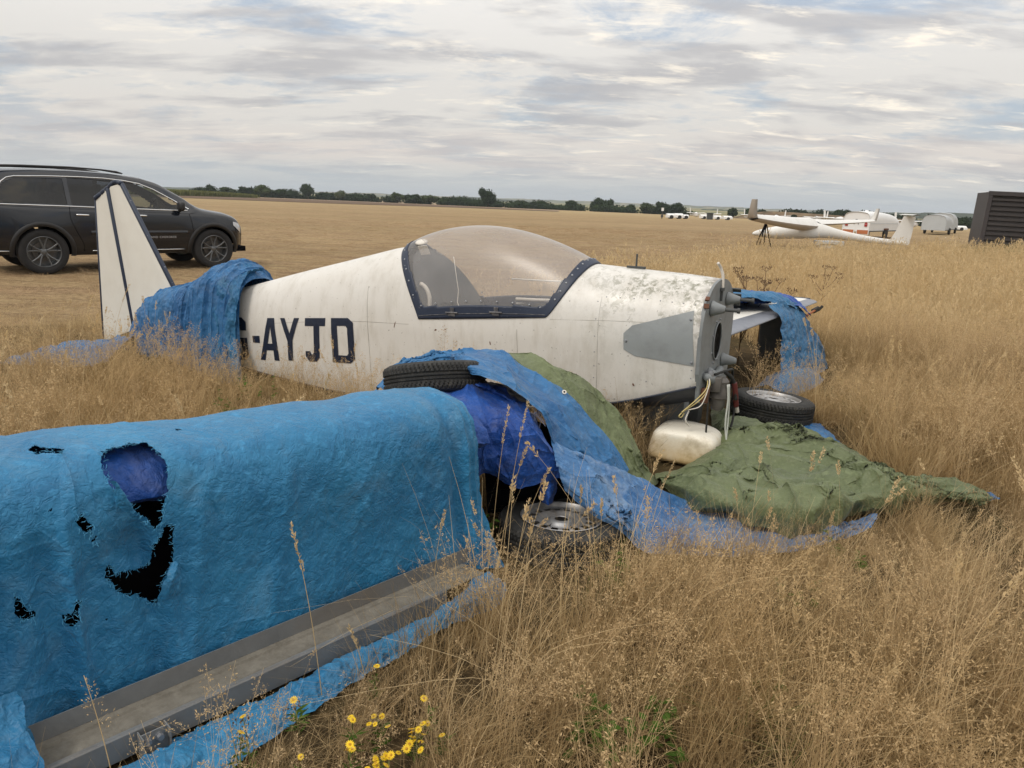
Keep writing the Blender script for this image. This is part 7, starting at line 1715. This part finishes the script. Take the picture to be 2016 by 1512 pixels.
def clump(kind, seed):
    rng = np.random.default_rng(seed); S = []; mt = 'straw'
    if kind == 'tuft':
        S.append(blades(rng, 100, .085, (.10, .30), (.1, 1.2), .0028, 3)); S.append(blades(rng, 34, .08, (.22, .42), (.05, .7), .0024, 4)); mt = 'straw'
    elif kind == 'mat':
        S.append(blades(rng, 150, .12, (.05, .20), (.6, 2.2), .0028, 3)); mt = 'straw'
    elif kind == 'panicles':
        mt = 'panicle'
        for i in range(13):
            a = rng.uniform(0, 6.28); p0 = np.array([.07*math.cos(a)*rng.uniform(), .07*math.sin(a)*rng.uniform(), 0]); H_ = rng.uniform(.30, .50); P_ = stem_pts(rng, p0, H_, rng.uniform(.05, .5), rng.uniform(0, 6.28)); d_ = P_[-1]-P_[-2]; d_ /= np.linalg.norm(d_)
            S.append(ribbon(P_, .0016)); S.append(panicle(rng, P_[-1], d_, rng.uniform(.08, .15), rng.uniform(.022, .045), 17, .0078))
    elif kind == 'spikes':
        mt = 'straw_pale'
        for i in range(4):
            a = rng.uniform(0, 6.28); p0 = np.array([.06*math.cos(a), .06*math.sin(a), 0])*rng.uniform(); H_ = rng.uniform(.42, .68); P_ = stem_pts(rng, p0, H_, rng.uniform(.05, .45), rng.uniform(0, 6.28), 8); d_ = P_[-1]-P_[-2]; d_ /= np.linalg.norm(d_)
            S.append(ribbon(P_, .0022)); S.append(spike(rng, P_[-1]+d_*.01, d_, rng.uniform(.05, .09), .005))
        S.append(blades(rng, 12, .05, (.2, .4), (.1, .9), .003, 4))
    elif kind == 'arcs':
        S.append(blades(rng, 16, .10, (.25, .45), (.5, 1.6), .0036, 6, curl=.9)); S.append(blades(rng, 10, .10, (.30, .55), (.1, .6), .0030, 5)); mt = 'straw_pale'
    elif kind == 'green':
        S.append(blades(rng, 70, .10, (.10, .28), (.2, 1.2), .0042, 3)); mt = 'green_blade'
    elif kind == 'stubble':
        S.append(blades(rng, 260, .42, (.02, .065), (.1, 1.6), .0055, 2)); mt = 'stubble_blade'
    elif kind == 'far':
        S.append(blades(rng, 90, .30, (.18, .45), (.05, .7), .0075, 3)); mt = 'straw_pale'
    elif kind == 'farhead':
        for i in range(16):
            a = rng.uniform(0, 6.28); rr = .3*math.sqrt(rng.uniform()); P_ = stem_pts(rng, np.array([rr*math.cos(a), rr*math.sin(a), 0]), rng.uniform(.4, .7), rng.uniform(.05, .35), rng.uniform(0, 6.28)); d_ = P_[-1]-P_[-2]; d_ /= np.linalg.norm(d_)
            S.append(ribbon(P_, .005)); C_ = P_[-1]+rng.normal(size=(9, 3))*np.array([.012, .012, .035]); S.append(slivers(rng, C_, np.tile(d_, (9, 1)), .035, .006))
        mt = 'straw_pale'
    V, F_ = merge(S); me = fast_mesh('clump_'+kind, V, F_, M[mt], smooth=False)
    return bpy.data.objects.new('clump_'+kind, me)      # not linked: only the scatter below uses it
def scatter(name, kinds, P_, idx, rot, scl, label=None):
    me = bpy.data.meshes.new(name); n = len(P_); me.vertices.add(n); me.vertices.foreach_set('co', np.asarray(P_, np.float32).ravel())
    for nm, tp, arr in (('idx', 'INT', np.asarray(idx, np.int32)), ('rot', 'FLOAT_VECTOR', np.asarray(rot, np.float32)), ('scl', 'FLOAT_VECTOR', np.asarray(scl, np.float32))):
        at = me.attributes.new(nm, tp, 'POINT'); at.data.foreach_set('value' if tp == 'INT' else 'vector', arr.ravel())
    o = bpy.data.objects.new(name, me); COL.objects.link(o); tag(o, kind='stuff')
    ng = bpy.data.node_groups.new(name, 'GeometryNodeTree'); ng.interface.new_socket('Geometry', in_out='INPUT', socket_type='NodeSocketGeometry'); ng.interface.new_socket('Geometry', in_out='OUTPUT', socket_type='NodeSocketGeometry')
    N = ng.nodes; Lk = ng.links; gi = N.new('NodeGroupInput'); go = N.new('NodeGroupOutput'); m2p = N.new('GeometryNodeMeshToPoints'); iop = N.new('GeometryNodeInstanceOnPoints'); iop.inputs['Pick Instance'].default_value = True
    jg = N.new('GeometryNodeJoinGeometry')
    for ob in kinds[::-1]:
        oi = N.new('GeometryNodeObjectInfo'); oi.inputs['Object'].default_value = ob; oi.inputs['As Instance'].default_value = True; Lk.new(oi.outputs['Geometry'], jg.inputs[0])
    def attr(nm, dt):
        a = N.new('GeometryNodeInputNamedAttribute'); a.data_type = dt; a.inputs['Name'].default_value = nm; return a.outputs['Attribute']
    Lk.new(gi.outputs[0], m2p.inputs[0]); Lk.new(m2p.outputs[0], iop.inputs['Points']); Lk.new(jg.outputs[0], iop.inputs['Instance'])
    Lk.new(attr('idx', 'INT'), iop.inputs['Instance Index']); Lk.new(attr('rot', 'FLOAT_VECTOR'), iop.inputs['Rotation']); Lk.new(attr('scl', 'FLOAT_VECTOR'), iop.inputs['Scale']); Lk.new(iop.outputs[0], go.inputs[0])
    md = o.modifiers.new('scatter', 'NODES'); md.node_group = ng; return o
# what keeps the grass out: a 5 cm raster of everything lying on the ground
def build_block():
    # fuselage belly, bundle, tyres and tail
    s = np.linspace(.9, 5.6, 90); 
    for k in np.linspace(-1, 1, 9): block(NP_+AX*s[:, None]+LAT*(wW(s)*k*.8)[:, None]+UPZ*.0)
    l = np.linspace(-.02, 3.3, 120)
    for off in np.linspace(-.22, .66, 24):
        if off < -.05: block(PR+EE*np.linspace(.10, 1.95, 90)[:, None]+NI*off)
        else: block(PR+EE*l[:, None]+NI*off)
    for a in np.linspace(-2.6, 0, 40): pass
    B = np.concatenate(BLOCK); x0, y0, cs = -14.0, -1.0, .045; g = np.zeros((900, 420), bool); i = ((B[:, 0]-x0)/cs).astype(int); j = ((B[:, 1]-y0)/cs).astype(int); k = (i >= 0) & (i < 900) & (j >= 0) & (j < 420); g[i[k], j[k]] = True
    # close pinholes
    h = g.copy()
    for di in (-1, 0, 1):
        for dj in (-1, 0, 1): h |= np.roll(np.roll(g, di, 0), dj, 1)
    return h, x0, y0, cs
GB, GX0, GY0, GCS = build_block()
def blocked(x, y):
    i = ((x-GX0)/GCS).astype(int); j = ((y-GY0)/GCS).astype(int); k = (i >= 0) & (i < GB.shape[0]) & (j >= 0) & (j < GB.shape[1]); o = np.zeros(len(x), bool); o[k] = GB[i[k], j[k]]; return o
def inview(x, y, m_=1100):
    P_ = np.stack([x, y, x*0+.1], 1); q = P_-CAMP; k = q@_f; X = 1008+FPX*(q@_r)/np.maximum(k, .05); return (k > .05) & (X > -m_) & (X < 2016+m_)
def field(n_per, xr, yr, dr, cond):
    A = (xr[1]-xr[0])*(yr[1]-yr[0]); n = int(A*n_per); x = RNG.uniform(*xr, n); y = RNG.uniform(*yr, n); d = np.hypot(x, y); k = (d >= dr[0]) & (d < dr[1]) & inview(x, y) & ~blocked(x, y) & cond(x, y); return x[k], y[k]
tall = lambda x, y: y < tall_limit(x)+.45*fbm(np.stack([x*.9, y*.9, x*0], 1), 3)
pit = lambda x, y, s=1.3, o=0: fbm(np.stack([x*s, y*s, x*0+o], 1), 3)
def hfac(x, y):
    left = np.clip((-.5-x)/.8, 0, 1)*np.clip((y-3.9)/.5, 0, 1); mound_ = np.exp(-((x+2.9)**2+(y-5.0)**2)/.8)
    fl = np.exp(-((x+.30)**2+(y-1.62)**2)/.10)
    wt_ = np.exp(-((x-2.75)**2/.5+(y-6.15)**2/.5)); tip_ = np.exp(-((x-1.9)**2/.5+(y-3.0)**2/.10))
    return (1-.5*fl)*(1-.55*wt_)*(1-.35*tip_)*(1-.42*left*(1-mound_))*(1-.38*np.clip((y-16)/8, 0, 1))
def place(x, y, sc, scj=.25, lean=.12, wind=(0, 0)):
    n = len(x); rot = np.stack([RNG.normal(0, lean, n)+.55*fbm(np.stack([x*1.1, y*1.1, x*0+31], 1), 2), RNG.normal(0, lean, n)+.55*fbm(np.stack([x*1.1, y*1.1, x*0+47], 1), 2), RNG.uniform(0, 6.28, n)], 1); s = sc*RNG.uniform(1-scj, 1+scj, n)
    s = s*hfac(x, y); hh = s*(1+.45*np.clip(pit(x, y, 1.1, 9), -.6, .6)); return np.stack([x, y, zg(x, y)+.008], 1), rot, np.stack([s, s, hh], 1)
def lay(name, kinds, groups):
    P_, I_, R_, S_ = [], [], [], []
    for (x, y), ks, sc, ln in groups:
        p, r_, s = place(x, y, sc, lean=ln); P_.append(p); R_.append(r_); S_.append(s); I_.append(RNG.choice(ks, len(x)))
    scatter(name, kinds, np.concatenate(P_), np.concatenate(I_), np.concatenate(R_), np.concatenate(S_))
K = [clump('tuft', 1), clump('tuft', 2), clump('tuft', 3), clump('mat', 4), clump('mat', 5), clump('panicles', 6), clump('panicles', 7), clump('panicles', 8), clump('panicles', 9), clump('spikes', 10), clump('spikes', 11), clump('spikes', 12), clump('green', 13), clump('green', 14), clump('arcs', 15), clump('arcs', 16)]
TU, MT, PN, SP_, GN_, AR = [0, 1, 2], [3, 4], [5, 6, 7, 8], [9, 10, 11], [12, 13], [14, 15]
notnear = lambda x, y: ~((np.hypot(x-.25, y-2.62) < .16))
# the camera-side hem of things has to stay visible: keep height down right in front of the lying wheel and tarps
lowzone = lambda x, y: ((x > -.05) & (x < 1.9) & (y > 2.35) & (y < 3.15))
dens = lambda f_, o=0: (lambda x, y: tall(x, y) & notnear(x, y) & (RNG.uniform(0, 1, len(x)) < np.clip(.62+f_*pit(x, y, 1.6, o), .06, 1)))
lay('dry_grass', K, [
    (field(105, (-8, 5), (.5, 4.4), (1.0, 4.2), dens(.4, 1)), TU+MT, 1.0, .18),
    (field(50, (-8, 5), (.5, 4.4), (1.15, 4.2), lambda x, y: dens(1.3, 4)(x, y) & ~lowzone(x, y)), PN, .95, .16),
    (field(70, (-.2, 2.2), (2.2, 3.3), (1.15, 4.2), lambda x, y: tall(x, y) & lowzone(x, y) & (np.hypot(x-.24, y-3.0) > .24)), PN, .52, .16),
    (field(11, (-8, 5), (.5, 4.4), (1.75, 4.2), dens(1.0, 7)), SP_, .95, .10),
    (field(16, (-8, 5), (.5, 4.4), (1.5, 4.2), dens(1.2, 15)), AR, 1.0, .22),
    (field(9, (-9, 9), (2, 9.2), (4.2, 9), dens(1.0, 15)), AR, 1.15, .2),
    (field(9, (-8, 5), (.5, 4.4), (1.2, 4.2), lambda x, y: tall(x, y) & (pit(x, y, 1.9, 21) > .20)), GN_, .9, .2),
    (field(80, (-9, 9), (2, 9.2), (4.2, 9), dens(.4, 1)), TU+MT, 1.25, .18),
    (field(46, (-9, 9), (2, 9.2), (4.2, 9), dens(1.1, 4)), PN, 1.15, .16),
    (field(7, (-9, 9), (2, 9.2), (4.2, 9), dens(.8, 7)), SP_, 1.1, .10),
    (field(4, (-9, 9), (2, 9.2), (4.2, 9), lambda x, y: tall(x, y) & (pit(x, y, 1.4, 21) > .22)), GN_, 1.1, .2)])
KF = [clump('far', 21), clump('far', 22), clump('far', 23), clump('farhead', 24), clump('farhead', 25), clump('green', 26)]
lay('dry_grass', KF, [
    (field(26, (-6, 22), (6, 20), (9, 20), dens(.4, 1)), [0, 1, 2], .85, .14),
    (field(13, (-6, 22), (6, 20), (9, 20), dens(1.1, 4)), [3, 4], .85, .10),
    (field(9, (0, 60), (14, 52), (20, 60), tall), [0, 1, 2], 1.15, .12),
    (field(4, (0, 60), (14, 52), (20, 60), tall), [3, 4], 1.25, .10),
    (field(7, (17, 32), (29, 42), (20, 60), lambda x, y: tall(x, y)), [5], 3.2, .12)])
KS = [clump('stubble', 31), clump('stubble', 32), clump('stubble', 33)]
short = lambda x, y: ~tall(x, y)
lay('mown_grass', KS, [(field(9, (-15, 12), (7, 24), (7, 20), short), [0, 1, 2], 1.0, .03), (field(3.2, (-30, 24), (12, 48), (20, 46), short), [0, 1, 2], 1.35, .02)])

# ---- stalks that stand out one by one, measured against what they cross
def stalk(px, py_top, Y, px0, kind, label, H=None, grp='single tall grass stalks', bend=0.0):
    rng = np.random.default_rng(int(px*7+py_top)); top = PY(px, py_top, Y); base = PY(px0, 1200, Y); base = np.array([base[0], Y+rng.uniform(-.03, .03), 0.0])
    root = empty('grass_stalk', tuple(base), label=label, cat='grass stalk', group=grp); k = 14; ts = np.linspace(0, 1, k); v = top-base
    P_ = np.array([v*t_+np.array([v[0]*.0, 0, v[2]*.06*math.sin(math.pi*t_)])+np.array([bend, 0, 0])*math.sin(math.pi*t_)*.1-np.array([v[0]*.35*t_*(1-t_), 0, 0]) for t_ in ts])
    mb = MB(); mb.tube(P_, list(np.linspace(.0016, .0007, k)), 5); mb.build('stem', M['straw_pale'], root, smooth=True); d_ = P_[-1]-P_[-2]; d_ /= np.linalg.norm(d_)
    if kind == 'spike': V, F_ = spike(rng, P_[-1]+d_*.01, d_, .085, .0048, 70)
    elif kind == 'long': V, F_ = merge([spike(rng, P_[-1]-d_*(i*.028), d_, .024, .0034, 12) for i in range(6)])
    else: V, F_ = panicle(rng, P_[-1], d_, .15, .05, 40, .007)
    link(fast_mesh('seed_head', V, F_, M['straw_pale' if kind != 'airy' else 'panicle'], smooth=False), 'seed_head', root)
for i, q in enumerate([(572, 1028, 1.95, 628, 'long', 'tall thin grass stalk standing against the middle of the light blue tarp'), (165, 1330, 1.45, 205, 'airy', 'grass stalk rising in front of the left end of the steel channel'),
    (870, 880, 2.75, 890, 'long', 'pale grass spike against the right end of the light blue cover'), (1002, 800, 2.90, 962, 'long', 'tallest rough grass spike in front of the royal blue tarp'),
    (1040, 790, 2.88, 985, 'long', 'tall spike leaning right across the royal blue tarp'), (1035, 885, 2.82, 975, 'spike', 'grass stalk with drooping heads before the dark gap by the royal blue tarp'), (1080, 925, 2.85, 1010, 'spike', 'leaning spike just above the silver wheel rim'),
    (875, 1010, 2.6, 850, 'spike', 'spike with brown head at the tarp corner near the channel end'), (1410, 1075, 2.7, 1405, 'airy', 'airy seed head standing before the pale blue tarp'), (1145, 960, 2.85, 1130, 'spike', 'short spike over the left part of the wheel'),
    (1185, 985, 2.85, 1175, 'spike', 'short spike over the middle of the wheel rim'), (1640, 1010, 3.1, 1612, 'spike', 'thin stalk in front of the near edge of the green tarp'), (1330, 905, 3.2, 1262, 'long', 'slanting stalk crossing the blue and green tarps below the can'),
    (1905, 620, 5.2, 1870, 'airy', 'tall fluffy stalk standing right of the wing tarp'), (1740, 610, 5.6, 1762, 'airy', 'thin leaning stalk in the long grass right of the wing tip'), (1985, 1130, 2.6, 2060, 'spike', 'pale stalk bent over toward the green tarp tip at the right'),
    (1330, 1330, 1.95, 1370, 'spike', 'stalk with a pale flattened head in the long grass below the green tarp'), (690, 1240, 2.1, 720, 'spike', 'brown club-headed stalk growing beside the blue skirt'), (430, 1345, 1.62, 455, 'airy', 'branched dry stalk against the steel channel near the bracket'),
    (990, 1135, 2.4, 975, 'airy', 'airy grass head by the right end of the steel channel'), (1040, 1300, 1.95, 1010, 'airy', 'fluffy seed head in the long grass right of the yellow flowers'), (1500, 1290, 2.1, 1470, 'long', 'long leaning stalk in the middle of the right-hand grass'),
    (255, 560, 6.0, 262, 'long', 'thin pale stalk rising before the rudder'), (90, 590, 6.4, 70, 'airy', 'tall dry stalk alone in the grass left of the tail'), (25, 600, 6.3, 20, 'airy', 'dry stalk in the golden grass behind the light blue bundle end'),
    (1290, 470, 9.5, 1275, 'airy', 'tall grass head above the nose of the aircraft, against the mown field'), (1345, 480, 9.5, 1335, 'airy', 'leaning grass head between the mast stub and the bent tube')]):
    stalk(*q[:3], q[3], q[4], q[5])

# ---- yellow ragwort in front of the blue skirt
M['petal'] = mat('petal', (.75, .50, .01), .6); M['disc'] = mat('disc', (.50, .26, .015), .8); M['stem_green'] = mat('stem_green', (.16, .17, .05), .8); M['leaf_weed'] = leaf_mat('leaf_weed', (.05, .10, .018), (.10, .17, .035), .3); M['dry_brown'] = mat('dry_brown', (.12, .07, .035), .9)
def flower_meshes():
    mb = MB(); n = 13
    for i in range(n):
        a = 2*math.pi*i/n; c_, s = math.cos(a), math.sin(a); p = lambda r_, w, z: (r_*c_-w*s, r_*s+w*c_, z)
        mb.add([p(.0025, -.0008, 0), p(.0025, .0008, 0), p(.007, .0018, .0006), p(.0108, .0007, -.0004), p(.0108, -.0007, -.0004), p(.007, -.0018, .0006)], [(0, 1, 2, 5), (5, 2, 3, 4)])
    a = mb.build('petals', M['petal']); b = MB(); b.lathe([(0, .0022), (.002, .002), (.0034, .0008), (.003, -.001), (.0015, -.004), (0, -.005)], 10); b = b.build('disc', M['disc'], smooth=True); r_ = (a.data, b.data); bpy.data.objects.remove(a); bpy.data.objects.remove(b); return r_
PET, DSC = flower_meshes()
def ragwort(px, py, Y, nh, spread, label, seed, H=None):
    rng = np.random.default_rng(seed); top = PY(px, py, Y); base = np.array([top[0]+rng.uniform(-.02, .02), Y, 0.0]); root = empty('ragwort_plant', tuple(base), label=label, cat='wildflower', group='yellow ragwort by the blue skirt'); t0 = top-base
    mb = MB(); hub = t0*np.array([.6, .6, .72]); mb.tube([(0, 0, 0), hub*.5, hub], [.0028, .0024, .002], 6); ends = []
    for i in range(nh):
        e = t0+np.array([*(rng.normal(size=2)*spread), rng.normal()*spread*.45-.0]) if i else t0; ends.append(e); mb.tube([hub, (hub+e)/2+np.array([0, 0, .006]), e-UPZ*.004], [.0016, .0012, .001], 5)
    mb.build('stem', M['stem_green'], root, smooth=True)
    for e in ends:
        f_ = bpy.data.objects.new('flower_head', None); COL.objects.link(f_); f_.parent = root; f_.location = e; f_.rotation_euler = (rng.uniform(-.2, .9), rng.uniform(-.5, .5), rng.uniform(0, 6)); f_.scale = (rng.uniform(.75, 1.15),)*3
        link(PET, 'petals', f_); link(DSC, 'disc', f_)
    V, F_ = leaf_strip(rng, hub, 26); link(fast_mesh('leaf', V, F_, M['leaf_weed'], smooth=False), 'leaf', root, kind='stuff')
    # spent brown heads
    C_ = t0+np.stack([rng.normal(size=20)*spread*1.3, rng.normal(size=20)*spread*1.3, rng.normal(size=20)*spread*.7-.02], 1); V, F_ = slivers(rng, C_, np.tile([0, 0, 1.], (20, 1)), .009, .003); link(fast_mesh('spent_head', V, F_, M['dry_brown'], smooth=False), 'spent_head', root, kind='stuff')
def leaf_strip(rng, hub, n):
    C_ = hub[None]*rng.uniform(.05, 1, (n, 1)); a = rng.uniform(0, 6.28, n); D_ = np.stack([np.cos(a), np.sin(a), rng.uniform(-.1, .6, n)], 1); D_ /= np.linalg.norm(D_, axis=1)[:, None]; return slivers(rng, C_, D_, .035, .004)
for i, (px, py, Y, nh, sp, lb) in enumerate([(578, 1378, 1.82, 1, .01, 'single yellow daisy-like flower highest up along the blue skirt'), (478, 1410, 1.62, 1, .01, 'upper yellow flower of the vertical pair against the blue skirt'), (475, 1441, 1.60, 1, .01, 'lower yellow flower of the vertical pair against the blue skirt'),
    (752, 1410, 1.78, 5, .020, 'ragwort with three flowers at the top left of the yellow cluster'), (690, 1412, 1.74, 2, .015, 'small ragwort at the left of the yellow cluster'), (812, 1450, 1.74, 14, .028, 'densest ragwort of the cluster with nine crowded yellow flowers'),
    (835, 1375, 1.86, 1, .01, 'lone small ragwort flower above the dense cluster'), (870, 1447, 1.76, 1, .01, 'single flower right of the dense ragwort cluster'), (684, 1475, 1.64, 3, .013, 'ragwort at the lower left of the cluster'), (740, 1495, 1.62, 8, .026, 'low ragwort at the bottom of the cluster, left of centre'), (760, 1506, 1.60, 3, .02, 'lowest ragwort, partly out of frame under the cluster'),
    (742, 1311, 1.98, 1, .01, 'lone yellow flower close to the blue skirt edge'), (592, 1490, 1.58, 1, .01, 'small half-hidden yellow flower at the lower skirt edge')]):
    ragwort(px, py, Y, nh, sp, lb, 100+i)
# ---- low green weeds
def weed(px, py, n, r_, h, label, seed, z=0):
    rng = np.random.default_rng(seed); c_ = G(px, py, z); root = empty('green_weed', tuple(c_), label=label, cat='weed', group='green weeds in the dry grass'); st = MB(); S = []
    for i in range(max(3, n//7)):
        a = rng.uniform(0, 6.28); p = np.array([r_*math.cos(a)*rng.uniform(), r_*math.sin(a)*rng.uniform(), 0]); q = p*1.5+UPZ*h*rng.uniform(.6, 1); st.tube([p, (p+q)/2+rng.normal(size=3)*.01, q], [.002, .0016, .001], 5)
        for k in range(7):
            t_ = .25+.75*k/7; c2 = p*(1-t_)+q*t_; a2 = rng.uniform(0, 6.28); L = rng.uniform(.025, .055)*(1.2-.5*t_); d_ = np.array([math.cos(a2), math.sin(a2), rng.uniform(-.3, .5)]); d_ /= np.linalg.norm(d_); b = np.cross(d_, UPZ); b /= np.linalg.norm(b); w = L*.30; dn = UPZ*L*.12
            S.append((np.array([c2, c2+d_*L*.3+b*w+dn, c2+d_*L*.7+b*w*.8, c2+d_*L-dn, c2+d_*L*.7-b*w*.8, c2+d_*L*.3-b*w+dn]), np.array([[0, 1, 2, 3], [0, 3, 4, 5]])))
    st.build('stem', M['stem_green'], root, smooth=True); V, F_ = merge(S); link(fast_mesh('leaf', V, F_, M['leaf_weed'], smooth=False), 'leaf', root, kind='stuff')
for i, q in enumerate([(1200, 1500, 60, .10, .20, 'leafy green weed at the bottom edge, largest one in the dry grass'), (1140, 1470, 36, .07, .18, 'green weed just left of the largest leafy one'), (1320, 1480, 40, .09, .14, 'green weed right of the largest leafy one, low in the grass'),
    (515, 812, 40, .14, .30, 'green nettle-like weed between the light blue bundle and the belly'), (470, 830, 30, .12, .24, 'smaller green weed beside the tail tarp foot'), (1660, 1110, 44, .12, .12, 'low green bramble below the near corner of the green tarp'), (1560, 1180, 30, .1, .10, 'low green weed in the grass below the pale blue tarp'),
    (1235, 1150, 30, .08, .12, 'green weed in the shade under the pale blue tarp'), (1480, 1390, 26, .08, .12, 'faint green weed in the middle of the right-hand grass'), (960, 1060, 34, .06, .16, 'green weed in the dark gap between the light blue bundle and the wheel'), (1400, 790, 30, .10, .12, 'green growth under the firewall behind the can')]):
    weed(*q, 200+i)
# ---- dead umbellifers behind the nose
def umbel(px, py, Y, H_, label, seed):
    rng = np.random.default_rng(seed); top = PY(px, py, Y); base = np.array([top[0], Y, float(zg(top[0], Y))]); root = empty('dried_umbellifer', tuple(base), label=label, cat='dead plant', group='dead brown umbellifers'); h = top[2]-base[2]; mb = MB(); C_ = []
    for i in range(7):
        a = rng.uniform(0, 6.28); b0 = UPZ*h*rng.uniform(.25, .6); e = np.array([math.cos(a)*h*.30, math.sin(a)*h*.3, h*rng.uniform(.75, 1.0)]) if i else UPZ*h; mb.tube([(0, 0, 0) if i == 0 else b0, (b0+e)/2+np.array([0, 0, -.02]), e], [.006, .004, .003], 5)
        for k in range(9):
            a2 = 6.28*k/9; t_ = e+np.array([math.cos(a2)*.045, math.sin(a2)*.045, .035]); mb.tube([e, t_], [.0015, .001], 3); C_ += [t_+rng.normal(size=3)*.008 for _ in range(4)]
    mb.build('stem', M['dry_brown'], root); C_ = np.array(C_); V, F_ = slivers(rng, C_, np.tile([0, 0, 1.], (len(C_), 1)), .016, .005); link(fast_mesh('seed_head', V, F_, M['dry_brown'], smooth=False), 'seed_head', root)
umbel(1470, 555, 7.2, 1, 'dead brown umbellifer behind the nose, the shorter left one', 1); umbel(1508, 535, 7.6, 1, 'taller dead brown umbellifer above the wing tarp', 2); umbel(1625, 530, 11, 1, 'dead umbellifer standing in golden grass beyond the wing tip', 3)
